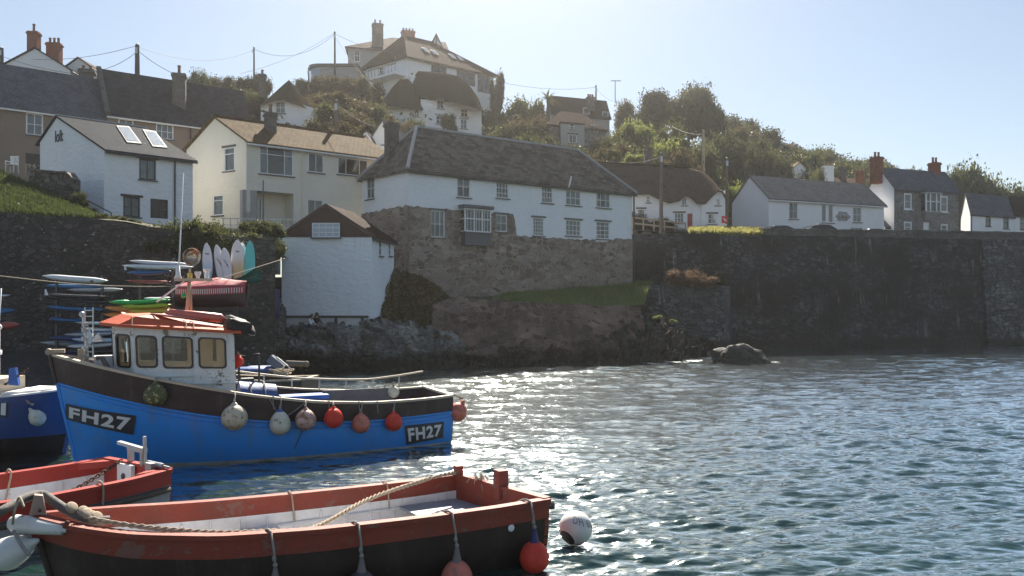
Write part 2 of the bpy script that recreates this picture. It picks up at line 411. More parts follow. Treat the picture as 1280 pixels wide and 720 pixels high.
    M['hull_black'] = paint('black_tarred_hull', (.022, .015, .013), .6, .45, .15, 1.5, dirtcol=(.05, .038, .03), streak=.5, streakcol=(.06, .05, .042), spec=.25)
    M['red_strake'] = paint('dull_red_gunwale_paint', (.25, .050, .032), .55, .5, .15, 2.5, dirtcol=(.15, .06, .045), spec=.22, streak=.4, streakcol=(.15, .075, .06), patch=.2, patchcol=(.20, .10, .08))
    M['red_bright'] = paint('bright_red_gunwale_paint', (.33, .040, .030), .5, .35, .15, 2.5, spec=.22)
    M['boat_white'] = paint('chalky_white_boat_paint', (.72, .73, .74), .55, .4, .1, 2.5, dirtcol=(.42, .39, .35), streak=.45, streakcol=(.40, .36, .30))
    M['cabin_white'] = paint('weathered_cabin_white', (.68, .71, .71), .45, .3, .1, 2.2, dirtcol=(.42, .42, .36), patch=.20, patchcol=(.17, .16, .13), streak=.5, streakcol=(.36, .30, .22))
    M['boat_grey'] = paint('grey_boat_paint', (.30, .33, .37), .55, .3, .1, 2.5)
    M['boat_cream'] = paint('cream_rail_paint', (.52, .44, .33), .5, .35, .2, 4)
    M['roof_red'] = paint('faded_red_roof_paint', (.50, .10, .045), .6, .3, .12, 2.0, dirtcol=(.36, .10, .06), spec=.2)
    M['antifoul'] = paint('pale_boot_top_paint', (.42, .48, .46), .6, .6, .2, 2.0, dirtcol=(.10, .16, .10))
    M['rope'] = paint('old_rope', (.42, .34, .25), .9, .4, .8, 18)
    M['rope_grey'] = paint('grey_rope', (.30, .28, .25), .9, .4, .8, 18)
    M['buoy_red'] = paint('red_buoy_plastic', (.85, .08, .05), .45, .3, .05, 4, spec=.25, glow=.25)
    M['buoy_faded'] = paint('faded_red_buoy_plastic', (.75, .22, .16), .5, .4, .05, 5, glow=.2, patch=.3, patchcol=(.42, .19, .13))
    M['buoy_pink'] = paint('bleached_buoy_plastic', (.68, .47, .42), .5, .4, .05, 5, glow=.2, patch=.32, patchcol=(.33, .16, .06))
    M['buoy_white'] = paint('dirty_white_buoy_plastic', (.66, .63, .52), .5, .5, .05, 5, dirtcol=(.32, .30, .16), patch=.2, patchcol=(.2, .19, .10))
    M['buoy_cream'] = paint('cream_buoy_plastic', (.70, .64, .50), .5, .5, .05, 5, glow=.15, dirtcol=(.40, .33, .2), patch=.25, patchcol=(.3, .2, .1))
    M['buoy_green'] = paint('algae_covered_buoy_plastic', (.50, .50, .28), .6, .6, .1, 6, dirtcol=(.18, .2, .05), patch=.5, patchcol=(.07, .075, .02))
    M['fender_white'] = paint('white_fender_vinyl', (.70, .70, .68), .4, .35, .05, 4, dirtcol=(.45, .43, .38))
    M['sign_white'] = paint('white_lettering', (.78, .78, .78), .5, .1, .05)
    M['sign_black'] = paint('black_number_panel', (.012, .013, .02), .45, .1, .05)
    M['tarp_blue'] = clothmat('blue_tarpaulin', (.03, .12, .42), .5)
    M['tarp_red'] = clothmat('red_boat_cover', (.42, .05, .07), .6)
    M['tarp_green'] = clothmat('green_cover', (.015, .13, .10), .6)
    M['tarp_black'] = clothmat('black_cover', (.018, .018, .02), .7)
    M['clay'] = M['clay_pot']
    M['car_glass'] = paint('car_window', (.015, .017, .02), .08, 0, 0)
    M['tyre'] = paint('tyre_rubber', (.02, .02, .02), .85, .2, .2)
    M['asphalt'] = paint('asphalt', (.05, .05, .052), .9, .3, .4, 2)
    M['wire'] = paint('overhead_wire', (.06, .06, .065), .7, 0, 0)
    M['skin'] = paint('skin', (.45, .27, .19), .6, .1, .05)
    M['plastic_chair'] = paint('white_garden_plastic', (.7, .7, .7), .5, .15, .05)
mats()
# ================================================================ water, terrain, shore
PROF = {
 -400: [(38, 7.8), (50, 11), (70, 17), (95, 22), (160, 26)],
 0: [(38, 7.8), (46, 9.5), (54, 11.2), (62, 13), (75, 19), (95, 25), (160, 28)],
 130: [(38, 7.8), (45, 8.6), (52, 9), (58, 12), (66, 14), (80, 21), (100, 27), (170, 28)],
 300: [(40, 6.6), (50, 8.4), (60, 9.5), (66, 15), (80, 21.5), (95, 28), (130, 30), (180, 29)],
 420: [(55, 5), (61, 8.5), (66, 11), (75, 18), (90, 26), (105, 30), (150, 33)],
 520: [(62, 6), (68, 11), (75, 15.5), (85, 21), (95, 27), (110, 31), (150, 34)],
 640: [(68, 8), (72, 12), (80, 16), (95, 21.5), (110, 27), (140, 33), (190, 36)],
 760: [(70, 9), (80, 12), (90, 16.5), (105, 22), (130, 31), (190, 36)],
 900: [(71, 9.4), (85, 10), (95, 13), (110, 20), (130, 28.5), (160, 32), (200, 34)],
 1050: [(72, 9.5), (90, 10), (105, 12), (130, 20), (160, 27.5), (220, 31)],
 1200: [(75, 9.5), (95, 10), (120, 13), (160, 19.5), (200, 23), (240, 25)],
 1500: [(82, 9.5), (100, 10), (160, 13), (240, 17)],
 1900: [(92, 9.5), (110, 10), (160, 12), (240, 15)]}
PK = sorted(PROF)
def _prof(k, d):
    P = PROF[k]
    return float(np.interp(d, [p[0] for p in P], [p[1] for p in P]))
def ground(px, d):
    px = min(max(px, PK[0]), PK[-1])
    for a, b in zip(PK, PK[1:]):
        if a <= px <= b:
            t = (px-a)/(b-a); t = t*t*(3-2*t)
            return _prof(a, d)*(1-t)+_prof(b, d)*t
def dstart(px):
    return float(np.interp(px, PK, [PROF[k][0][0] for k in PK]))
def terrain():
    mb = MB(); cols = list(range(-400, 1901, 20)); nd = 70
    for px in cols:
        d0 = dstart(px)
        for j in range(nd+1):
            d = d0+(250-d0)*(j/nd)**1.5
            z = ground(px, d)+(.35*fbm(Vector((WX(px, d)*.1, d*.1, 0))) if d > d0+12 else 0)
            mb.v.append(Vector((WX(px, d), d, z)))
    for i in range(len(cols)-1):
        for j in range(nd):
            a = i*(nd+1)+j; mb.f.append((a, a+nd+1, a+nd+2, a+1))
    tag(mb.build('hillside_terrain', M['scrub_ground'], smooth=True), kind='structure')
terrain()

def water():
    rows = [5.0]
    while rows[-1] < 78:
        d = rows[-1]; rows.append(d+min(.17, max(.04, d*d/4000*.7)))
    rows = np.array(rows); nt = 1250
    ts = np.linspace(-.80, .80, nt)
    D, T = np.meshgrid(rows, ts, indexing='ij')
    X = T*D; Y = D
    rng = np.random.RandomState(11)
    Z = np.zeros_like(X)
    res = np.maximum(D*1.6/nt*1.0, np.gradient(rows)[:, None])
    # chop: many short wave trains, crests lying mostly across the view
    patch = .75+.35*np.sin(X*.23+1.3+.6*np.sin(Y*.11))*np.sin(Y*.17+.5*np.sin(X*.19))
    for i in range(130):
        lam = .17*(3.4/.17)**(rng.rand()**1.25)
        k = 2*math.pi/lam; th = rng.normal(-math.pi/2+.12, .36)
        slope = .040*(1.3 if .22 < lam < .85 else .8 if lam <= .22 else .42)
        a = slope/k; ph = rng.rand()*6.283
        fade = np.clip((lam/res-1.6)/2.0, 0, 1)
        arg = k*(X*math.cos(th)+Y*math.sin(th))+ph+.5*np.sin(.37*X+ph)+.4*np.sin(.29*Y+2*ph)
        sn = np.sin(arg); far = np.clip((D-14)/24, 0, 1)*(.45 if lam > .85 else 0)+1; Z += a*far*fade*(sn+.38*(sn*sn-.5))*patch
    # sheltered water between and behind the moored boats
    calm = np.clip((1.2-X)/3.0, 0, 1)*np.clip((21.0-Y)/3.0, 0, 1)
    Z *= 1-.5*calm
    calm2 = np.clip((-9.5-X)/3.0, 0, 1)
    Z *= 1-.5*calm2
    co = np.stack([X, Y, Z], -1).reshape(-1, 3).astype(np.float32)
    nr = len(rows)
    a = (np.arange(nr-1)[:, None]*nt+np.arange(nt-1)[None, :]).ravel()
    fc = np.stack([a, a+1, a+nt+1, a+nt], -1).astype(np.int32)
    me = bpy.data.meshes.new('harbour_water')
    me.vertices.add(len(co)); me.vertices.foreach_set('co', co.ravel())
    me.loops.add(fc.size); me.loops.foreach_set('vertex_index', fc.ravel())
    me.polygons.add(len(fc)); me.polygons.foreach_set('loop_start', np.arange(0, fc.size, 4, dtype=np.int32))
    me.polygons.foreach_set('use_smooth', np.ones(len(fc), bool))
    me.update(calc_edges=True); me.validate()
    t = NT('harbour_water'); p = t.pos()
    n1 = t.noise(t.map(p, (.75, 2.3, 1)), 3.6, 1, .5); n2 = t.noise(t.map(p, (.8, 2.0, 1)), 9, 1, .5)
    h = t.math('ADD', n1, t.math('MULTIPLY', n2, .35))
    nrm = t.bump(h, .46, .05)
    # foam washing round the rocks and under the walls
    def spot(x, y, rx, ry):
        mp = t.map(p, (1/rx, 1/ry, 0), loc=(-x/rx, -y/ry, 0))
        ln = t.n('VectorMath', {'operation': 'LENGTH'}); t.set(ln.inputs[0], mp)
        return t.math('SUBTRACT', 1.0, ln.outputs['Value'], True)
    f1 = spot(11.9, 52.4, 1.6, 1.0); f2 = spot(16.6, 51.4, 1.6, .9); f3 = spot(10.5, 51.5, 2.2, .9); f4 = spot(9.0, 50.6, 2.2, .5)
    fs = t.math('MAXIMUM', t.math('MAXIMUM', f1, f2), t.math('MAXIMUM', f3, f4))
    fn = t.noise(t.map(p, (1, 1.5, 1)), 2.2, 6, .7)
    foam = t.step(t.math('ADD', t.math('MULTIPLY', fs, .6), fn), .86, 1.0)
    base = t.mix(foam, (.010, .034, .028), (.72, .74, .72))
    rg = t.math('ADD', t.math('MULTIPLY', foam, .6), .085)
    b = t.principled(Base_Color=base, Roughness=.9, Normal=nrm); b.inputs['Specular IOR Level'].default_value = 0
    gl = t.n('MixShader', i0=.03, i1=t.n('BsdfGlossy', Color=(.92, .98, 1), Roughness=rg, Normal=nrm), i2=t.n('BsdfGlossy', Color=(.92, .98, 1), Roughness=.22, Normal=nrm))
    fr = t.n('Fresnel', IOR=1.36, Normal=nrm)
    fac = t.math('MULTIPLY', t.math('ADD', t.math('MULTIPLY', fr.outputs[0], 2.9), .0, True), t.math('SUBTRACT', 1.0, foam))
    me.materials.append(t.out(t.n('MixShader', i0=fac, i1=b, i2=gl)))
    o = bpy.data.objects.new('harbour_water', me); COL.objects.link(o); tag(o, kind='structure')
    # the open water beyond the modelled chop, a few centimetres lower
    mb = MB(); mb.quad((-400, -60, -1.2), (400, -60, -1.2), (400, 300, -1.2), (-400, 300, -1.2))
    tag(mb.build('sea_bed', M['shingle']), kind='structure')
    mb = MB()
    mb.quad((-140, -40, -.02), (140, -40, -.02), (140, 4.99, -.02), (-140, 4.99, -.02))
    for s in (-1, 1): mb.quad((s*3.98, 4.99, -.02), (s*140, 4.99, -.02), (s*140, 78, -.02), (s*62.3, 78, -.02))
    tag(mb.build('open_water', me.materials[0]), kind='structure')
water()

# ---- walls: a wall follows plan points, its face is stone; thickness goes back
def wall_strip(name, label, pts, mat, thick=1.0, z0=-.6, cat='wall', parent=None, bulge=.05, batter=0.0, coping=None, copmat=None, step=.8, rough_top=.06):
    """pts: [(x, y, ztop)] along the face; built as one battered stone body with an uneven face"""
    root = thing(name, label, cat, (pts[0][0], pts[0][1], z0)) if parent is None else parent
    P = []
    for a, b in zip(pts, pts[1:]):
        n = max(1, int(math.hypot(b[0]-a[0], b[1]-a[1])/step))
        for i in range(n): P.append([a[k]+(b[k]-a[k])*i/n for k in range(3)])
    P.append(list(pts[-1])); n = len(P)
    N = []
    for i in range(n):
        a = P[max(0, i-1)]; b = P[min(n-1, i+1)]
        d = Vector((b[0]-a[0], b[1]-a[1])); d.normalize(); N.append(Vector((d.y, -d.x)))
    mb = MB(); nz = 10
    for i in range(n):
        x, y, zt = P[i]; zt += rough_top*noise.noise(Vector((x*1.3, y*1.3, 2)))
        for j in range(nz+1):
            t = j/nz; z = z0+(zt-z0)*t
            o = bulge*fbm(Vector((x*.6, y*.6, z*.7)), 3)+batter*(1-t)
            mb.v.append(Vector((x+N[i].x*o, y+N[i].y*o, z)))
        mb.v.append(Vector((x-N[i].x*thick, y-N[i].y*thick, zt)))
        mb.v.append(Vector((x-N[i].x*thick, y-N[i].y*thick, z0)))
    m = nz+3
    for i in range(n-1):
        for j in range(m-1):
            mb.f.append((i*m+j, (i+1)*m+j, (i+1)*m+j+1, i*m+j+1))
    mb.f.append(tuple(range(m-1, -1, -1))); mb.f.append(tuple((n-1)*m+k for k in range(m)))
    ud = Vector((P[-1][0]-P[0][0], P[-1][1]-P[0][1], 0)).normalized(); mb.build('masonry', mat, root, uvdir=ud)
    if coping:
        cb = MB()
        for i in range(n-1):
            a = P[i]; b = P[i+1]
            h = coping*(.8+.4*random.random())
            q = [Vector((a[0]+N[i].x*.08, a[1]+N[i].y*.08, a[2]-.02)), Vector((b[0]+N[i+1].x*.08, b[1]+N[i+1].y*.08, b[2]-.02)),
                 Vector((b[0]-N[i+1].x*(thick+.02), b[1]-N[i+1].y*(thick+.02), b[2]-.02)), Vector((a[0]-N[i].x*(thick+.02), a[1]-N[i].y*(thick+.02), a[2]-.02))]
            cb.slab([[v+Vector((0, 0, h+.02)) for v in q]], h+.02)
        cb.build('coping', copmat or mat, root, uvdir=ud)
    return root
# quay wall behind the racks of boards
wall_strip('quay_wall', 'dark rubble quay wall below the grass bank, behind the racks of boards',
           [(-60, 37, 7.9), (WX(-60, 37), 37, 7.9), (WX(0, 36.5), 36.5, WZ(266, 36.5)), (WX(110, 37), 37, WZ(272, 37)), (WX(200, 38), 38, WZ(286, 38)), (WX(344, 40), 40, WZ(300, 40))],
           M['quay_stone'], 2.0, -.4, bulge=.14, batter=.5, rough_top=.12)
# harbour wall
WP = [(9.2, 66.5), (WX(905, 66.5), 66.5), (WX(1225, 70.5), 70.5)]
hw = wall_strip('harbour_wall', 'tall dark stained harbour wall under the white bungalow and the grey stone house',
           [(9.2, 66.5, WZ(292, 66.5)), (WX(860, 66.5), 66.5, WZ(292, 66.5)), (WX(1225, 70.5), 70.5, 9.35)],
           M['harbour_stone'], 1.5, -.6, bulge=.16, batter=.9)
wall_strip('harbour_wall', 'paler patched length of harbour wall with white lime streaks under the far white cottages',
           [(WX(1227, 70.3), 70.3, 9.35), (WX(1300, 71.2), 71.2, 9.35), (WX(1560, 80), 80, 9.4)],
           M['harbour_stone_pale'], 1.5, -.6, bulge=.16, batter=.9)
wall_strip('parapet_wall', 'low grey parapet wall along the road on top of the harbour wall',
           [(WX(950, 68.2), 68.2, 9.98), (WX(1225, 71.2), 71.2, 10.0), (WX(1570, 80.6), 80.6, 10.05)], M['parapet_stone'], .5, 9.2, bulge=.06, coping=.14, rough_top=.16)
# lower buttress wall with pale streaks
wall_strip('buttress_wall', 'lower pale streaked sea wall stepping out beside the grass terrace',
           [(WX(806, 62.5), 62.5, WZ(356, 62.5)), (WX(904, 62), 62, WZ(357, 62)), (WX(912, 66.3), 66.3, WZ(358, 66.3))],
           M['harbour_stone_pale'], 4.2, -.6, bulge=.12, batter=.3)
# sea wall under the cottage terrace
SW = [(540, 49.0, 380), (575, 49.2, 371), (640, 50.0, 376), (700, 50.8, 380), (765, 52, 384), (800, 53.5, 382)]
wall_strip('sea_wall', 'brown stone sea wall holding up the grass terrace below the long white cottage',
           [(WX(p, d), d, WZ(y, d)) for p, d, y in SW], M['sea_wall_stone'], 1.2, -.6, bulge=.38, batter=1.0, rough_top=.22)
# grass terrace
def sheet(name, rows, mat, kind='structure', nu=40, nv=10, amp=.08):
    """rows: front and back polylines of (px, py, d) joined by a ruled, slightly uneven surface"""
    fr, bk = rows
    def lerp(pl, t):
        s = [0]
        for a, b in zip(pl, pl[1:]): s.append(s[-1]+abs(b[0]-a[0])+1e-6)
        u = t*s[-1]
        for i in range(len(pl)-1):
            if u <= s[i+1]+1e-9:
                k = (u-s[i])/(s[i+1]-s[i]); a, b = W(*pl[i]), W(*pl[i+1]); return a+(b-a)*k
        return W(*pl[-1])
    mb = MB()
    def P(u, v):
        p = lerp(fr, u).lerp(lerp(bk, u), v)
        p.z += amp*fbm(Vector((p.x*.7, p.y*.7, 0)))*(0 if v in (0, 1) else 1); return p
    mb.grid(P, nu, nv)
    return tag(mb.build(name, mat, smooth=True), kind=kind)
sheet('grass_terrace', ([(555, 372, 50.2), (640, 377, 50.9), (700, 381, 51.7), (765, 385, 52.9), (806, 381, 54.5)], [(530, 370, 57), (600, 368.5, 59), (640, 366, 60), (700, 361, 62.5), (790, 352, 66.4), (812, 352, 66.4)]), M['terrace_earth'])
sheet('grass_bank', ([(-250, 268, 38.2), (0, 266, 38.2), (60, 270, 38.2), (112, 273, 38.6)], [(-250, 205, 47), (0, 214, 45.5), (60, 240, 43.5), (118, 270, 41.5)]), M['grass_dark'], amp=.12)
sheet('verge_grass', ([(862, 293, 66.9), (905, 294.5, 66.9), (950, 296, 67.5)], [(862, 289, 70), (905, 288.5, 70), (950, 290, 70)]), M['grass'])
sheet('road', ([(780, 288, 70.2), (940, 290.5, 70.2), (1225, 296.5, 72.6), (1560, 306, 81.5)], [(780, 280, 80), (960, 287, 82.5), (1225, 294, 90), (1560, 300, 105)]), M['asphalt'], amp=0)
sheet('harbour_hard', ([(-320, 560, 24), (60, 520, 27), (250, 500, 30), (300, 480, 38)], [(-320, 430, 38), (60, 430, 38), (250, 425, 40.5), (330, 405, 46.2)]), M['shingle'], amp=.1)

# ---- rocks
def rock_body(name, label, P, nu, nv, mat, amp, freq, cat='rocks', seed=0, kind=None):
    mb = MB(); mb.grid(P, nu, nv)
    for v in mb.v:
        q = Vector((v.x*freq, v.y*freq, v.z*freq*1.5+seed))
        r = noise.ridged_multi_fractal(q, .9, 2.1, 5, 1.0, 2.0)-1.1
        w = noise.voronoi(q*1.1)[0]
        w3 = noise.voronoi(Vector((q.x*1.5+q.z*.8, q.y*1.5, q.z*2.6-q.x*.5))); w4 = noise.voronoi(Vector((q.x*3.4+q.z*1.6, q.y*3, q.z*5.5-q.x)))
        w2 = noise.voronoi(q*3.1+Vector((2, 1, 0)))[0]
        k = amp*(r*.55+(w[1]-w[0])*.8-.3+(w2[1]-w2[0])*.30+.26*fbm(q*6))
        k += amp*(.55*noise.cell(w3[1][0]*7.3)+.3*noise.cell(w4[1][0]*9.1))
        v.y -= k*.8; v.z += k*.55
        v.x += amp*.4*noise.noise(q*1.7)
    o = mb.build(name, mat, None, auto=35)
    return tag(o, label, cat, kind=kind)
def outcrop(cols):
    """cols: [(px, d_water, d_top, py_top, d_back)]"""
    px = [c[0] for c in cols]
    def P(u, v):
        p = px[0]+(px[-1]-px[0])*u
        dw, dt, py, db = (float(np.interp(p, px, [c[k] for c in cols])) for k in (1, 2, 3, 4))
        zt = WZ(py, dt)
        if v < .7:
            t = v/.7
            d = dw+(dt-dw)*(t**1.6); z = -.6+(zt+.6)*min(1, (t**.8))
        else:
            t = (v-.7)/.3; d = dt+(db-dt)*t; z = zt+.1*t
        return Vector((WX(p, dw+(dt-dw)*.5), d, z))
    return P
rock_body('rock_outcrop', 'grey weathered rock ledge that the white boathouse stands on',
          outcrop([(270, 43.5, 45.2, 418, 47.6), (300, 44, 45.6, 413, 50), (350, 44.6, 46.4, 408, 53), (420, 45, 46.6, 405, 54), (480, 45.2, 47, 405, 54), (515, 45.6, 47.6, 408, 54), (545, 46.4, 48.6, 416, 52), (580, 47.4, 49.0, 430, 51)]), 230, 90, M['rock'], .75, .62)
rock_body('rock_outcrop', 'dark jagged rocks at the foot of the sea wall end, running down to the water',
          outcrop([(715, 49.8, 52, 430, 54), (760, 50.2, 53.0, 398, 56), (800, 51.0, 54.5, 385, 58), (830, 52.5, 57, 398, 62), (865, 56, 59.5, 420, 62.5), (900, 59.5, 61.5, 434, 63), (925, 62, 63, 442, 65)]), 190, 90, M['rock_dark'], .85, .7, seed=9)
def boulder(name, label, c, r, mat, seed):
    mb = MB()
    mb.sphere((0, 0, 0), 1.0, 40, 24)
    for v in mb.v:
        k = 1+.30*fbm(v*1.4+Vector((seed, 0, 0)))+.16*(noise.voronoi(v*1.9+Vector((0, seed, 0)))[0][0]-.3)
        v *= k; v.x *= r[0]; v.y *= r[1]; v.z *= r[2]
        v += Vector(c)
    return tag(mb.build(name, mat, None, origin=c, weld=True, auto=30), label, 'rock')
rock_body('rock_outcrop', 'brown broken rock along the waterline at the foot of the sea wall', outcrop([(520, 46.2, 48.6, 420, 51), (560, 47.2, 49.2, 424, 51), (600, 47.9, 49.6, 432, 51), (640, 48.3, 49.9, 428, 52), (690, 48.8, 50.5, 436, 52), (740, 49.3, 51.3, 424, 53), (775, 49.9, 52.2, 416, 54)]), 220, 60, M['rock_brown'], .8, .75, seed=5)
boulder('sea_rock', 'dark wedge of rock standing alone in the water off the harbour wall', (WX(925, 50.5), 50.8, .12), (1.75, .9, 1.0), M['rock_dark'], 3)

# ================================================================ buildings
class Face:
    def __init__(s, p0, p1, z0, z1):
        s.p0 = Vector((p0[0], p0[1])); s.p1 = Vector((p1[0], p1[1])); s.L = (s.p1-s.p0).length
        s.u = (s.p1-s.p0)/s.L; s.n = Vector((s.u.y, -s.u.x)); s.z0 = z0; s.z1 = z1; s.holes = []
    def P(s, a, z, o=0.0):
        q = s.p0+s.u*a+s.n*o; return Vector((q.x, q.y, z))
    def hit(s, px, py):
        t = (px-640)/F   # x = t*y
        den = s.u.x-t*s.u.y
        a = (t*s.p0.y-s.p0.x)/den; d = s.p0.y+s.u.y*a
        return a, WZ(py, d)
    def boxpx(s, b):
        a0, zt = s.hit(b[0], b[1]); a1, _ = s.hit(b[2], b[1]); am = (a0+a1)/2
        dm = s.p0.y+s.u.y*am
        return a0, a1, WZ(b[3], dm), WZ(b[1], dm)
def wall_face(mb, f, thick=.22):
    xs = sorted(set([0, f.L]+[round(c, 4) for c in getattr(f, 'cuts', []) if not any(h[0]-.05 < c < h[1]+.05 for h in f.holes)]+[round(min(max(h[k], 0), f.L), 4) for h in f.holes for k in (0, 1)]))
    zs = sorted(set([f.z0, f.z1]+[round(min(max(h[k], f.z0), f.z1), 4) for h in f.holes for k in (2, 3)]))
    for a0, a1 in zip(xs, xs[1:]):
        for b0, b1 in zip(zs, zs[1:]):
            cx, cz = (a0+a1)/2, (b0+b1)/2
            if any(h[0] < cx < h[1] and h[2] < cz < h[3] for h in f.holes): continue
            mb.quad(f.P(a0, b0), f.P(a1, b0), f.P(a1, b1), f.P(a0, b1))
    for a0, a1, b0, b1 in f.holes:
        A = [(a0, b0), (a1, b0), (a1, b1), (a0, b1)]
        for (p, q) in zip(A, A[1:]+A[:1]):
            mb.quad(f.P(q[0], q[1]), f.P(p[0], p[1]), f.P(p[0], p[1], -thick), f.P(q[0], q[1], -thick))
def add_window(f, box, nx=2, nz=2, parent=None, frame=None, rec=.055, fw=.085, sill=True, curtain=None, lintel=None, glass=None, hole=True, mw=.045, name='window', proud=0.0):
    a0, a1, b0, b1 = box
    if hole: f.holes.append(box)
    frame = frame or M['white_frame']; o = -rec+proud
    mb = MB()
    def bar(x0, x1, z0, z1, t=.05, oo=0.0):
        c = f.P((x0+x1)/2, (z0+z1)/2, o+oo)
        m = Matrix(((f.u.x, -f.n.x, 0), (f.u.y, -f.n.y, 0), (0, 0, 1)))
        mb.box(c, (x1-x0, t, z1-z0), M=m)
    bar(a0, a0+fw, b0, b1); bar(a1-fw, a1, b0, b1); bar(a0+fw, a1-fw, b1-fw, b1); bar(a0+fw, a1-fw, b0, b0+fw)
    if isinstance(nx, int): xs = [a0+(a1-a0)*i/nx for i in range(1, nx)]
    else: xs = [a0+(a1-a0)*t for t in nx]
    if isinstance(nz, int): zs = [b0+(b1-b0)*i/nz for i in range(1, nz)]
    else: zs = [b0+(b1-b0)*t for t in nz]
    for x in xs: bar(x-mw/2, x+mw/2, b0+fw, b1-fw, .04, -.004)
    for z in zs: bar(a0+fw, a1-fw, z-mw/2, z+mw/2, .036, -.002)
    w = mb.build(name, frame, parent)
    g = MB(); e = o-.012
    g.quad(f.P(a0+.02, b0+.02, e), f.P(a1-.02, b0+.02, e), f.P(a1-.02, b1-.02, e), f.P(a0+.02, b1-.02, e))
    g.build('pane', glass or M['glass'], w)
    bk = MB(); e2 = -.42 if proud == 0 else -.05
    if sill:
        s = MB(); m = Matrix(((f.u.x, -f.n.x, 0), (f.u.y, -f.n.y, 0), (0, 0, 1)))
        s.box(f.P((a0+a1)/2, b0-.035, .03+proud), (a1-a0+.16, .2, .07), M=m); s.build('sill', sill if not isinstance(sill, bool) else M['grey_sill'], w)
    if lintel is not None:
        s = MB(); m = Matrix(((f.u.x, -f.n.x, 0), (f.u.y, -f.n.y, 0), (0, 0, 1)))
        s.box(f.P((a0+a1)/2, b1+.06, .02), (a1-a0+.3, .14, .12), M=m); s.build('lintel', lintel, w)
    if curtain:
        c = MB()
        for side in ((0, 1) if curtain == 'sides' else (2,) if curtain == 'net' else (3,)):
            if side == 2: x0, x1, y0, y1 = a0+.03, a1-.03, b0+.02, b1-.02
            elif side == 3: x0, x1, y0, y1 = a0+.03, a1-.03, b0+(b1-b0)*.55, b1-.02
            else:
                ww = (a1-a0)*.26
                x0, x1 = (a0+.03, a0+ww) if side == 0 else (a1-ww, a1-.03)
                y0, y1 = b0+.02, b1-.02
            n = max(6, int((x1-x0)/.05)); b = len(c.v)
            for i in range(n+1):
                x = x0+(x1-x0)*i/n; oo = o-.12+.03*math.sin(i*2.1)
                c.v.append(f.P(x, y0, oo)); c.v.append(f.P(x, y1, oo))
            for i in range(n): c.f.append((b+2*i, b+2*i+2, b+2*i+3, b+2*i+1))
        c.build('curtain', M['curtain'], w)
    return w
def add_door(f, box, mat, parent, glazed=False, lintel=None):
    a0, a1, b0, b1 = box; f.holes.append(box)
    m = Matrix(((f.u.x, -f.n.x, 0), (f.u.y, -f.n.y, 0), (0, 0, 1)))
    mb = MB(); mb.box(f.P((a0+a1)/2, (b0+b1)/2, -.12), (a1-a0, .06, b1-b0), M=m)
    for k in (-1, 1):
        for z in (.28, .7):
            mb.box(f.P((a0+a1)/2+k*(a1-a0)*.22, b0+(b1-b0)*z, -.085), ((a1-a0)*.3, .012, (b1-b0)*.28), M=m)
    d = mb.build('door', mat, parent)
    fr = MB()
    for x in (a0+.03, a1-.03): fr.box(f.P(x, (b0+b1)/2, -.06), (.07, .08, b1-b0), M=m)
    fr.box(f.P((a0+a1)/2, b1-.035, -.06), (a1-a0-.13, .08, .07), M=m); fr.build('door_frame', M['white_frame'] if mat != M['door_dark'] else M['door_dark'], d)
    h = MB(); h.sphere(f.P(a1-.14, b0+(b1-b0)*.48, -.06), .04, 8, 6); h.build('handle', M['metal_grey'], d)
    return d
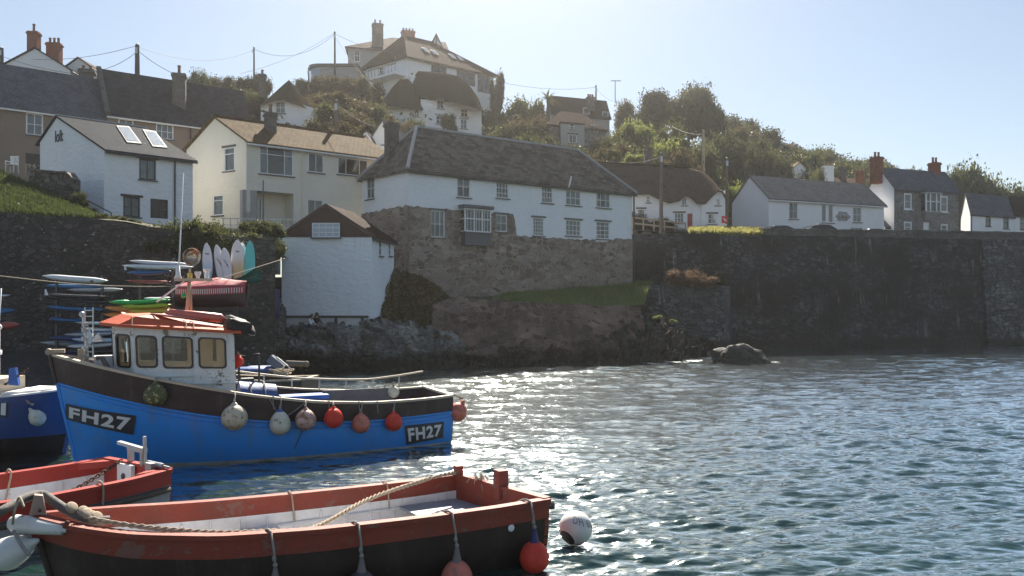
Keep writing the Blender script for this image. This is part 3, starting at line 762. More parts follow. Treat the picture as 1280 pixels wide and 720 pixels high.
class House:
    """A: front corner at the left, C: front corner at the right, B: rear corner behind A; ridge parallel to A-C ('gable'), to A-B ('gable_side') or 'hip'"""
    def __init__(s, name, label, A, C, B, z0, ze, zr, wallmat, roofmat, roof='gable', cat='house', over=.25, rf=.5, hip=(0, 0), parts=None, verge=.2, zeb=None, ridgemat=None, eave_board=None, thick=.14):
        s.A, s.C, s.B = Vector(A), Vector(C), Vector(B); s.D = s.C+s.B-s.A
        s.z0, s.ze, s.zr = z0, ze, zr; s.zeb = ze if zeb is None else zeb
        s.wm, s.rm, s.roof, s.over, s.rf, s.hip, s.verge, s.thick = wallmat, roofmat, roof, over, rf, hip, verge, thick
        s.ridgemat = ridgemat; s.eave_board = eave_board
        s.root = thing(name, label, cat, (s.A.x, s.A.y, z0))
        s.front = Face(s.A, s.C, z0, ze); s.left = Face(s.B, s.A, z0, min(ze, s.zeb)); s.right = Face(s.C, s.D, z0, min(ze, s.zeb)); s.back = Face(s.D, s.B, z0, s.zeb)
        s.tri = {}
    def win(s, face, px, *a, **k):
        f = getattr(s, face); return add_window(f, f.boxpx(px), *a, parent=s.root, **k)
    def door(s, face, px, mat, **k):
        f = getattr(s, face); return add_door(f, f.boxpx(px), mat, s.root, **k)
    def finish(s):
        mb = MB()
        for f in (s.front, s.left, s.right, s.back): wall_face(mb, f)
        A, C, B, D = s.A, s.C, s.B, s.D
        V3 = lambda q, z: Vector((q.x, q.y, z))
        if s.roof == 'gable':
            r0 = A.lerp(B, s.rf); r1 = C.lerp(D, s.rf)
            m = min(s.ze, s.zeb)
            mb.poly([V3(B, m), V3(A, m)]+([V3(A, s.ze)] if s.ze > m else [])+[V3(r0, s.zr)]+([V3(B, s.zeb)] if s.zeb > m else []))
            mb.poly([V3(C, m), V3(D, m)]+([V3(D, s.zeb)] if s.zeb > m else [])+[V3(r1, s.zr)]+([V3(C, s.ze)] if s.ze > m else []))
        elif s.roof == 'gable_side':
            r0 = A.lerp(C, s.rf); r1 = B.lerp(D, s.rf)
            mb.poly([V3(A, s.ze), V3(C, s.ze), V3(r0, s.zr)]); mb.poly([V3(D, s.ze), V3(B, s.ze), V3(r1, s.zr)])
        s.walls = mb.build('wall', s.wm, s.root, weld=True)
        rb = MB(); t = s.thick
        u = (C-A).normalized(); w = (B-A).normalized(); o = s.over; g = s.verge
        def ext(p, q, z0, z1, k):   # point k beyond q on the line p->q
            d = (q-p); L = d.length; return q+d/L*k, z1+(z1-z0)/L*k
        lift = t+.015
        if s.roof == 'gable':
            r0 = A.lerp(B, s.rf)-u*g; r1 = C.lerp(D, s.rf)+u*g
            ef0, zf = ext(r0+u*g, A, s.zr, s.ze, o); eb0, zb = ext(r0+u*g, B, s.zr, s.zeb, o)
            ef1, _ = ext(r1-u*g, C, s.zr, s.ze, o); eb1, _ = ext(r1-u*g, D, s.zr, s.zeb, o)
            ef0 -= u*g; eb0 -= u*g; ef1 += u*g; eb1 += u*g
            s.ridge = [V3(r0, s.zr+lift), V3(r1, s.zr+lift)]; s.eave = [V3(ef0, zf+lift), V3(ef1, zf+lift)]
            s.slope = (V3(ef0, zf+lift), V3(ef1, zf+lift), V3(r1, s.zr+lift), V3(r0, s.zr+lift))
            rb.slab([[V3(ef0, zf+lift), V3(ef1, zf+lift), V3(r1, s.zr+lift), V3(r0, s.zr+lift)], [V3(r0, s.zr+lift), V3(r1, s.zr+lift), V3(eb1, zb+lift), V3(eb0, zb+lift)]], t)
        elif s.roof == 'gable_side':
            r0 = A.lerp(C, s.rf)-w*g; r1 = B.lerp(D, s.rf)+w*g
            l0, zl = ext(r0+w*g, A, s.zr, s.ze, o); rr0, zrr = ext(r0+w*g, C, s.zr, s.ze, o)
            l1, _ = ext(r1-w*g, B, s.zr, s.ze, o); rr1, _ = ext(r1-w*g, D, s.zr, s.ze, o)
            l0 -= w*g; rr0 -= w*g; l1 += w*g; rr1 += w*g
            s.ridge = [V3(r0, s.zr+lift), V3(r1, s.zr+lift)]; s.eave = [V3(rr0, zrr+lift), V3(rr1, zrr+lift)]
            rb.slab([[V3(l0, zl+lift), V3(r0, s.zr+lift), V3(r1, s.zr+lift), V3(l1, zl+lift)], [V3(r0, s.zr+lift), V3(rr0, zrr+lift), V3(rr1, zrr+lift), V3(r1, s.zr+lift)]], t)
        else:
            h0, h1 = s.hip; m0 = A.lerp(B, .5)+u*h0; m1 = C.lerp(D, .5)-u*h1
            ctr = (A+C+B+D)/4
            def o2(p):
                return p+(-u if p in (A, B) else u)*o+(-w if p in (A, C) else w)*o
            a, c, b, d = A-u*o-w*o, C+u*o-w*o, B-u*o+w*o, D+u*o+w*o
            z = s.ze-.12
            T = [V3(q, z+lift) for q in (a, c, b, d)]+[V3(m0, s.zr+lift), V3(m1, s.zr+lift)]
            s.ridge = [T[4], T[5]]; s.eave = [T[0], T[1]]; s.hips = [(T[0], T[4]), (T[2], T[4]), (T[1], T[5]), (T[3], T[5])]
            s.slope = (T[0], T[1], T[5], T[4])
            rb.slab([[T[0], T[1], T[5], T[4]], [T[1], T[3], T[5]], [T[3], T[2], T[4], T[5]], [T[2], T[0], T[4]]], t)
        # sag and unevenness of an old roof
        s.roofobj = rb.build('roof', s.rm, s.root)
        if s.ridgemat is not None:
            rd = MB(); a, b = s.ridge
            n = max(2, int((b-a).length/.45))
            for i in range(n):
                p = a.lerp(b, i/n); q = a.lerp(b, (i+.96)/n)
                rd.tube([p-Vector((0, 0, .03)), q-Vector((0, 0, .03))], .13+.008*random.random(), 7)
            rd.build('ridge_tiles', s.ridgemat, s.roofobj)
        gb = MB(); a, b = s.eave
        gb.tube([a-Vector((0, 0, t+.03)), b-Vector((0, 0, t+.03))], .06, 6); gb.build('gutter', s.eave_board or M['gutter'], s.root)
        return s
def chimney(parent, px, py0, py1, d, w=.7, dp=.6, mat=None, pots=1, pot_h=.5, pot_mat=None, name='chimney', band=True, rz=.3):
    mat = mat or M['chimney_stone']; c = W(px, py1, d); zt = WZ(py0, d); h = zt-c.z
    mb = MB(); mb.box((c.x, c.y, c.z+h/2-.5), (w, dp, h+1.0), rz)
    if band:
        mb.box((c.x, c.y, zt+.02), (w+.16, dp+.16, .16), rz); mb.box((c.x, c.y, zt+.16), (w+.04, dp+.04, .12), rz)
    ch = mb.build(name, mat, parent)
    for i in range(pots):
        x = (i-(pots-1)/2)*w/max(pots, 1)*.95
        pb = MB(); pb.lathe([(.15, 0), (.13, .06), (.11, pot_h*.8), (.14, pot_h*.85), (.14, pot_h), (.09, pot_h)], 10, (c.x+x*math.cos(rz), c.y+x*math.sin(rz), zt+.2))
        pb.build('chimney_pot', pot_mat or M['clay_pot'], ch)
    return ch
def pipe(parent, pts, r=.045, mat=None, name='downpipe'):
    mb = MB(); mb.tube(pts, r, 7); return mb.build(name, mat or M['gutter'], parent)
def skylight(h, px):
    """roof window lying on the front slope of house h; px: 4 pixel corners"""
    a, b, c, d = h.slope; n = (b-a).cross(d-a).normalized()
    if n.z < 0: n = -n
    pts = []
    for (x, y) in px:
        dr = Vector(((x-640)/F, 1, -(y-HORIZ)/F)); o = Vector((0, 0, CAMH))
        t = (a-o).dot(n)/dr.dot(n); pts.append(o+dr*t)
    ctr = sum(pts, Vector())/4
    mb = MB(); out = [ctr+(p-ctr)*1.14+n*.06 for p in pts]
    mb.slab([[p for p in out]], .09)
    fr = mb.build('roof_window', M['gutter'], h.root)
    g = MB(); g.poly([ctr+(p-ctr)*.93+n*.075 for p in pts]); g.build('pane', M['skylight'], fr)
def make_skylight_mat():
    t = NT('roof_window_glass')
    b = t.principled(Base_Color=(.25, .3, .34), Roughness=.06); b.inputs['Specular IOR Level'].default_value = 1.0
    M['skylight'] = t.out(b)
make_skylight_mat()
# ================================================================ the houses
def cottage():
    A = W2(511, 53); C = W2(790, 65); B = W2(453, 57.4)
    ze = WZ(213, 53); zr = 16.1
    h = House('long_cottage', 'long white cottage with hipped lichened slate roof on a rough stone lower storey', A, C, B, 4.2, ze, zr, M['white_wall'], M['slate_old'], 'hip', over=.28, hip=(2.5, 3.0), thick=.16)
    up = [((571, 222, 588, 247), 2, (.55,), 'half'), ((620, 228, 636, 248), 4, 3, None), ((677, 233, 691, 254), 4, 3, None), ((707, 238, 726, 257), 3, 2, 'net'), ((745, 241, 763, 260), 3, 2, 'sides')]
    lo = [((538, 263, 556, 297), 3, 2, 'half'), ((619, 268, 634, 290), 2, 2, 'half'), ((666, 272, 680, 295), 4, 5, None), ((707, 275, 726, 295), 4, 3, 'net'), ((745, 277, 762, 299), 3, 4, 'sides')]
    for b, nx, nz, cu in up+lo: h.win('front', b, nx, nz, curtain=cu, lintel=M['grey_sill'] if b[1] > 260 else None)
    h.win('left', (458, 222, 468, 249), 2, 2, curtain='net')
    f = h.front
    # bay window on a boxed corbel
    a0, a1, b0, b1 = f.boxpx((575, 262, 608, 291))
    m = Matrix(((f.u.x, -f.n.x, 0), (f.u.y, -f.n.y, 0), (0, 0, 1)))
    mb = MB(); ca = (a0+a1)/2; wd = a1-a0; pr = .62
    for z, hh, w2, p2 in ((b0-.04, .08, wd+.16, pr+.1), (b0-.5, .84, wd-.1, pr-.04)):
        mb.box(f.P(ca, z, p2/2), (w2, p2, hh), M=m)
    bay = mb.build('bay_window', M['grey_sill'], h.root)
    mb = MB(); mb.box(f.P(ca, b1+.12, (pr+.16)/2), (wd+.3, pr+.16, .22), M=m); mb.build('bay_roof', M['grey_sill'], bay)
    fr = MB()
    for x in (a0+.05, a0+wd*.36, a0+wd*.66, a1-.05): fr.box(f.P(x, (b0+b1)/2, pr-.05), (.09, .09, b1-b0), M=m)
    for z in (b0+.05, (b0+b1)/2+.1, b1-.05): fr.box(f.P(ca, z, pr-.05), (wd-.1, .07, .08), M=m)
    for x in (a0+.05, a1-.05):
        for z in (b0+.05, (b0+b1)/2+.1, b1-.05): fr.box(f.P(x, z, pr/2-.03), (.07, pr-.1, .08), M=m)
    for t in (.12, .24, .45, .55, .75, .87): fr.box(f.P(a0+wd*t, (b0+b1)/2, pr-.055), (.03, .03, b1-b0-.1), M=m)
    fr.build('window_frame', M['white_frame'], bay)
    g = MB(); g.quad(f.P(a0+.06, b0, pr-.08), f.P(a1-.06, b0, pr-.08), f.P(a1-.06, b1, pr-.08), f.P(a0+.06, b1, pr-.08))
    for x in (a0+.05, a1-.05): g.quad(f.P(x, b0, .02), f.P(x, b0, pr-.08), f.P(x, b1, pr-.08), f.P(x, b1, .02))
    g.build('pane', M['glass'], bay)
    # stone lower storey: ragged top where the limewash stops
    def ragged(face, pts, holes, zb):
        pa = [face.hit(*p) for p in pts]; xs = [p[0] for p in pa]; zs = [p[1] for p in pa]
        mb = MB(); cuts = sorted(set([round(i*.16, 3) for i in range(int(face.L/.16)+1)]+[face.L]+[round(k, 3) for hh in holes for k in hh[:2]]))
        for x0, x1 in zip(cuts, cuts[1:]):
            xm = (x0+x1)/2
            t0, t1 = [float(np.interp(x, xs, zs))+.16*fbm(Vector((x*1.9, 3.3, 1)), 3) for x in (x0, x1)]
            spans = [(zb, None)]
            hs = [hh for hh in holes if hh[0] < xm < hh[1]]
            lo = zb
            for hh in sorted(hs, key=lambda k: k[2]):
                if min(hh[2], t0, t1) > lo: seg(mb, face, x0, x1, lo, min(hh[2], t0), min(hh[2], t1))
                lo = hh[3]
            if min(t0, t1) > lo: seg(mb, face, x0, x1, lo, t0, t1)
        return mb
    def seg(mb, face, x0, x1, b, t0, t1, o=.07):
        P = face.P
        mb.add([P(x0, b, o), P(x1, b, o), P(x1, t1, o), P(x0, t0, o), P(x0, b, -.01), P(x1, b, -.01), P(x1, t1, -.01), P(x0, t0, -.01)],
               [(0, 1, 2, 3), (3, 2, 6, 7), (0, 4, 5, 1), (1, 5, 6, 2), (0, 3, 7, 4)])
    hs = [hh for hh in f.holes]
    mb = ragged(f, [(511, 257), (525, 259), (540, 262), (560, 263), (575, 264), (609, 266), (640, 268), (642.5, 270), (644, 294), (660, 296), (700, 298), (740, 300), (752, 303), (765, 299), (792, 299)], hs, 4.2)
    mb2 = ragged(h.left, [(453, 267), (470, 265), (490, 261), (511, 256)], h.left.holes, 4.2)
    mb.v, mb.f = mb.v, mb.f; b = len(mb.v); mb.v += mb2.v; mb.f += [tuple(b+i for i in q) for q in mb2.f]
    mb.build('stone_storey', M['stone_warm'], h.root)
    h.finish()
    # hip and ridge mortar bands
    rd = MB(); up_ = Vector((0, 0, .02))
    for a, c in h.hips[:2]+[h.hips[2]]: rd.tube([a+up_, c+up_], .13, 6)
    a, c = h.ridge; rd.tube([a+up_, a.lerp(c, .4)+up_-Vector((0, 0, .05)), c+up_], .12, 6)
    rd.build('ridge_tiles', M['lead'], h.roofobj)
    ch = chimney(h.root, 489.5, 158, 208, 56.8, .8, .7, M['chimney_stone'], 1, .5, rz=.62)
    fl = MB(); fl.quad(W(484, 207, 56.4), W(494, 207, 56.2), W(499, 200, 56.6), W(496, 199, 56.9)); fl.build('flashing', M['lead'], ch)
    # rendered end strip with a corner downpipe, and the vent pipe on the roof
    pipe(h.root, [f.P(f.L+.12, h.ze-.1, .1), f.P(f.L+.12, 4.6, .1)], .07)
    pipe(h.root, [f.P(f.hit(708, 236)[0], h.ze-.1, .2), f.P(f.hit(708, 236)[0], h.ze+.1, .35), f.P(f.hit(711, 222)[0], WZ(222, 61.4), .3)], .06, M['white_frame'], 'vent_pipe')
    # lean-to wall at the far end of the short side
    return h
cot = cottage()

def boathouse():
    A = W2(352, 47.5); C = W2(465, 47.5); D = W2(492.5, 51.6); B = A+(D-C)
    z0, ze, zr = WZ(407, 47.5), WZ(296, 47.5), WZ(257.5, 47.5)
    h = House('boathouse', 'small white boathouse with dark brown boarded gable standing on the rocks', A, C, B, z0, ze, zr, M['white_wall_rough'], M['slate_brown'], 'gable_side', cat='boathouse', over=.22, verge=.12, rf=.495, thick=.12)
    h.win('right', (474, 300, 477.5, 320), 1, 2); h.win('right', (486, 304, 489, 320), 1, 2)
    f = h.front
    h.finish()
    # boarded gable proud of the wall
    r0 = A.lerp(C, .495); mb = MB(); n = 26
    for i in range(n):
        z = ze-.02+(zr-ze)*i/n; z2 = ze-.02+(zr-ze)*(i+1)/n
        t = i/n; t2 = (i+1)/n
        x0, x1 = (C-A).length*.495*t, (C-A).length*(1-.505*t)
        y0, y1 = (C-A).length*.495*t2, (C-A).length*(1-.505*t2)
        mb.add([f.P(x0, z, .065), f.P(x1, z, .065), f.P(y1, z2, .045), f.P(y0, z2, .045), f.P(x0, z, .003), f.P(x1, z, .003)], [(0, 1, 2, 3), (0, 4, 5, 1)])
    mb.build('gable_boarding', M['gable_brown'], h.root)
    add_window(f, f.boxpx((391, 279, 425.5, 297)), 4, 3, parent=h.root, hole=False, proud=.16, rec=.0, curtain=None, glass=M['boat_glass'], fw=.06)
    bb = MB(); zz = Vector((0, 0, .03))
    for e in (0, (C-A).length):
        bb.beam(f.P(e+(-.2 if e == 0 else .2), ze-.12+.1, .12), f.P((C-A).length*.495, zr+.06, .12), .05, .16)
    bb.build('barge_board', M['gable_brown'], h.root)
    # low white plinth band and the dark rail along it
    rl = MB(); zt = WZ(396, 47.2)
    rl.box(f.P(2.55, zt, .32), (5.3, .22, .14))
    for x in (.25, 3.3, 4.85): rl.box(f.P(x, (zt+z0)/2-.3, .32), (.14, .14, zt-z0+.5))
    tag(rl.build('plank_bench', M['wood_dark'], None, origin=f.P(2.5, z0, .3)), 'dark plank bench along the foot of the white boathouse wall', 'bench')
    lv = MB()
    lv.beam(f.P(4.0, WZ(325, 47.5), .02), f.P(5.25, WZ(326, 47.5), .02), .05, .05); lv.build('ledge', M['white_wall_rough'], h.root)
    return h
M['gable_brown'] = paint('brown_weatherboard', (.075, .04, .03), .7, .35, .3, 3)
def mk():
    t = NT('reflecting_window'); b = t.principled(Base_Color=(.35, .42, .5), Roughness=.08, Normal=t.bump(t.noise(t.coord('Object'), 1.5, 2), .3, .05)); M['boat_glass'] = t.out(b)
mk()
boat_h = boathouse()

def cream_house():
    A = W2(308, 53); C = W2(492, 59.9); B = W2(233, 56.3)
    ze = WZ(176, 53); zr = WZ(147, 54.6)
    h = House('cream_house', 'cream rendered house with brown tiled roof and big picture window beside the rough white house', A, C, B, 8.3, ze, zr, M['cream_wall'], M['tile_brown'], 'gable', over=.4, verge=.18, ridgemat=M['tile_brown'], eave_board=M['white_frame'])
    W_ = h.win
    W_('front', (324, 184, 367, 219), (.24, .74), (.72,), curtain='sides', fw=.09)
    W_('front', (385, 192, 405, 216), 2, 1); W_('front', (422, 198, 460, 219.5), (.28, .72), 1, curtain=None)
    W_('front', (384, 249, 404, 270.5), 2, 1); W_('left', (280, 184, 293, 214), 1, (.72,), curtain='net', lintel=M['grey_sill']); W_('left', (266, 243.5, 279, 269.5), 1, (.72,), curtain='net')
    # entrance recess with its pillar
    f = h.front; bx = f.boxpx((290, 239, 367, 286)); bx = (.25, bx[1], 8.3, bx[3]); f.holes.append(bx)
    mb = MB(); dpt = 1.5
    P = f.P; a0, a1, b0, b1 = bx
    for q in ([(a0, b0, 0), (a0, b0, -dpt), (a0, b1, -dpt), (a0, b1, 0)], [(a1, b0, 0), (a1, b1, 0), (a1, b1, -dpt), (a1, b0, -dpt)], [(a0, b1, 0), (a0, b1, -dpt), (a1, b1, -dpt), (a1, b1, 0)], [(a0, b0, -dpt), (a1, b0, -dpt), (a1, b1, -dpt), (a0, b1, -dpt)]):
        mb.poly([P(x, z, o) for x, z, o in q])
    mb.build('porch_recess', M['cream_wall'], h.root)
    pm = MB(); xx, _ = f.hit(312, 260); m = Matrix(((f.u.x, -f.n.x, 0), (f.u.y, -f.n.y, 0), (0, 0, 1)))
    pm.box(P(xx, (b0+b1)/2, -.25), (.95, .5, b1-b0-.01), M=m); pm.build('pillar', M['grey_wall'], h.root)
    f2 = Face(f.P(0, 0, -dpt+.02).xy, f.P(f.L, 0, -dpt+.02).xy, b0, b1)
    for px, nz in (((321, 247, 327, 285), 1), ((357, 250, 365, 285), 2)):
        box = f2.boxpx(px); box = (box[0], box[1], b0+.05, box[3])
        add_window(f2, box, 1, nz, parent=h.root, hole=False, proud=.09, rec=0, sill=False, name='glazed_door')
    h.finish()
    chimney(h.root, 338, 145, 160, 55.9, .7, .6, M['chimney_stone'], 1, .6, M['clay_pot'], rz=.6)
    a = f.hit(377, 186)[0]; pipe(h.root, [f.P(a, h.ze-.05, .08), f.P(a, 8.4, .08)], .05, M['cream_wall'])
    # broken-off end: low wall and railing in front
    rl = MB()
    for i in range(12):
        q = W(279+i*9, 288-i*.1, 51.3-.0*i); rl.beam(q-Vector((0, 0, .1)), q+Vector((0, 0, .8)), .04)
    rl.beam(W(277, 273, 51.3), W(380, 275, 51.3), .05); rl.beam(W(277, 281, 51.3), W(380, 283, 51.3), .04)
    tag(rl.build('railing', M['metal_grey'], None, origin=W(330, 290, 51.3)), 'thin grey railing in front of the cream house porch', 'railing')
    lw = MB(); lw.box((WX(325, 51.3), 51.4, 7.9), (5.6, .4, 1.5))
    tag(lw.build('terrace_wall', M['cream_wall'], None, origin=W(325, 300, 51.3)), 'low pale terrace wall carrying the railing of the cream house', 'wall')
cream_house()

def loft_house():
    A = W2(130, 46); C = W2(241, 49.6); B = W2(50, 49.2)
    ze = WZ(187, 46); zr = WZ(148, 48.6)
    h = House('white_house', 'rough white house with smooth grey slate roof, two roof windows and letters on its gable', A, C, B, 8.2, ze, zr, M['white_wall_rough'], M['slate_blue'], 'gable', over=.3, verge=.1, rf=.72, zeb=WZ(178, 49.2), thick=.12)
    h.win('front', (174, 199, 195, 225), 2, 1, frame=M['gutter'], curtain='net', lintel=M['grey_sill'])
    h.win('front', (154, 246, 175, 271), 2, 2, frame=M['door_dark'], lintel=M['wood_dark'])
    h.door('front', (188, 249, 210, 273), M['door_dark'], lintel=M['wood_dark'])
    h.finish()
    skylight(h, [(147, 159), (161, 160), (175, 179), (159, 177.5)]); skylight(h, [(180, 164), (194, 166), (207, 184), (191, 182.5)])
    f = h.front; a = f.hit(218, 200)[0]; pipe(h.root, [f.P(a, h.ze-.05, .08), f.P(a, 8.3, .08)], .05)
    rd = MB(); rd.tube([h.ridge[0], h.ridge[1]], .08, 6); rd.build('ridge_capping', M['lead'], h.roofobj)
    # lettering on the gable
    l = h.left
    cu = bpy.data.curves.new('loft_text', 'FONT'); cu.body = 'loft'; cu.size = .95; cu.extrude = .015; cu.offset = .012
    to = bpy.data.objects.new('loft_text', cu); COL.objects.link(to); bpy.context.view_layer.update()
    me = bpy.data.meshes.new_from_object(to); bpy.data.objects.remove(to)
    x0, zt = l.hit(69, 163.5); x1, _ = l.hit(79, 163.5); _, zb = l.hit(74, 177)
    w = max(v.co.x for v in me.vertices); hh = max(v.co.y for v in me.vertices)
    mb = MB(); mb.add([l.P(x0+v.co.x/w*(x1-x0), zb+v.co.y/hh*(zt-zb), .02+v.co.z) for v in me.vertices], [tuple(p.vertices) for p in me.polygons])
    mb.build('lettering', M['sign_black'], h.root)
    return h
loft = loft_house()

def terrace():
    A = W2(-45, 54.7); C = W2(133, 60.4); B = A+Vector((-3.6, 4.6))
    h = House('terrace_house', 'brown rendered terrace house with grey slate roof and one white sash window', A, C, B, 9.3, WZ(147.5, 60.4), WZ(104, 63.3), M['brown_wall'], M['slate_grey'], 'gable', over=.3, verge=.0, eave_board=M['white_frame'])
    h.win('front', (32.5, 142, 54, 169), 2, 2, curtain='net')
    f = h.front; b = f.boxpx((32, 192, 51, 222)); h.door('front', (32, 192, 51, 220), M['door_dark'])
    h.finish()
    a = chimney(h.root, 109, 91, 112, 63.4, 1.1, .8, M['chimney_stone'], 2, .35, M['clay_pot'])
    A2 = W2(133.5, 60.2); C2 = W2(318, 67); B2 = A2+Vector((-3.6, 4.6))
    h = House('terrace_house', 'brown terrace house with dark slate roof and tall chimney behind the rough white house', A2, C2, B2, 9.3, WZ(140, 60.2), WZ(91, 63.2), M['brown_wall'], M['slate_dark'], 'gable', over=.3, verge=.05, eave_board=M['white_frame'])
    h.win('front', (148, 149, 167, 172), 2, 2, curtain='net'); h.win('front', (195, 155, 217, 174), 3, 2, curtain='net')
    h.finish()
    f = h.front; a = f.hit(238, 160)[0]; pipe(h.root, [f.P(a, h.ze-.05, .08), f.P(a, 9.4, .08)], .06, M['door_dark'])
    chimney(h.root, 224, 96, 134, 64.6, 1.0, .8, M['chimney_stone'], 1, .7, M['clay_pot'])
    cp = MB(); r0, r1 = h.slope[3], h.slope[0]; cp.beam(r0+Vector((.05, 0, .08)), r1+Vector((.05, 0, .08)), .34, .2); cp.build('party_wall_coping', M['chimney_stone'], h.root)
terrace()

def upper_left():
    A = W2(-8, 77); C = W2(88, 77); B = A+Vector((-.5, 6))
    h = House('white_gabled_house', 'white gabled house with tall red brick chimneys above the brown terrace', A, C, B, 19, WZ(88, 77), WZ(61, 77), M['far_white'], M['slate_brown'], 'gable_side', over=.25, verge=.15, rf=.54)
    h.win('front', (65, 95, 77, 101), 2, 1); h.finish()
    chimney(h.root, 42.5, 43, 64, 77.6, .95, .8, M['brick'], 1, .8, M['clay_pot'], rz=.1)
    chimney(h.root, 68, 57, 82, 79.5, 1.25, .8, M['brick'], 3, .55, M['clay_pot'], rz=.1)
    A = W2(84, 80); C = W2(112, 80); B = A+Vector((0, 5))
    h = House('white_gabled_house', 'tiny white gable peeping over the terrace roof beside the brick chimneys', A, C, B, 20, WZ(83, 80), WZ(73, 80), M['far_white'], M['slate_brown'], 'gable_side', over=.2, verge=.15); h.finish()
    A = W2(120, 82); C = W2(150, 82); B = A+Vector((0, 5))
    # thatched house among the trees
    thatch_house('thatched_house', 'small white cottage with a steep pointed thatched roof among trees', 315, 392, 78, 138, 91, 160, (326, 391, 125))
def thatch_house(name, label, px0, px1, d, eave, top, base, wall, dep=5.0, cz=None):
    """thatch with a rounded hip: profile swept back from the front"""
    x0, x1 = WX(px0, d), WX(px1, d); ze, zr, zb = WZ(eave, d), WZ(top, d), WZ(base, d)
    wx0, wx1 = WX(wall[0], d), WX(wall[1], d)
    root = thing(name, label, 'cottage', ((x0+x1)/2, d, zb))
    A, C = Vector((wx0, d)), Vector((wx1, d)); B = A+Vector((.4, dep)); D = C+B-A
    zw = WZ(wall[2], d)+.5; mid = (x0+x1)/2-.1
    f = [Face(A, C, zb, zw), Face(B, A, zb, zw), Face(C, D, zb, zw), Face(D, B, zb, zw)]
    add_window(f[0], f[0].boxpx((344, 127, 357, 142)), 2, 2, parent=root, curtain='net')
    mb = MB()
    for q in f: wall_var(mb, q, lambda p: ze+.25+.9*max(0, 1-abs(p.x-mid)/((x1-x0)/2)))
    mb.build('wall', M['white_wall'], root)
    mb = MB(); cx = (x0+x1)/2-.1
    def P(u, v):
        # hip cone with a short ridge running back
        ang = u*2*math.pi; ex = math.cos(ang); ey = math.sin(ang)
        rx = (x1-x0)/2+.1; ry = dep/2+.7
        sq = (abs(ex)**3+abs(ey)**3)**(-1/3)
        k = (1-v)
        x = cx+ex*sq*rx*(k**.95)*(1 if v < 1 else 0); y = d+dep/2+ey*sq*ry*k+(.0)
        low = ze+.9*max(0, -ey)*(1-abs(ex))*1.0 if ey < 0 else ze
        z = low+(zr-low)*(v**1.05)
        return Vector((x, y, z))
    mb.grid(P, 48, 14); mb.build('roof', M['thatch_dark'], root, smooth=True, weld=True)
    chimney(root, 328, 96, 110, d+3.5, .7, .6, M['chimney_stone'], 1, .5)

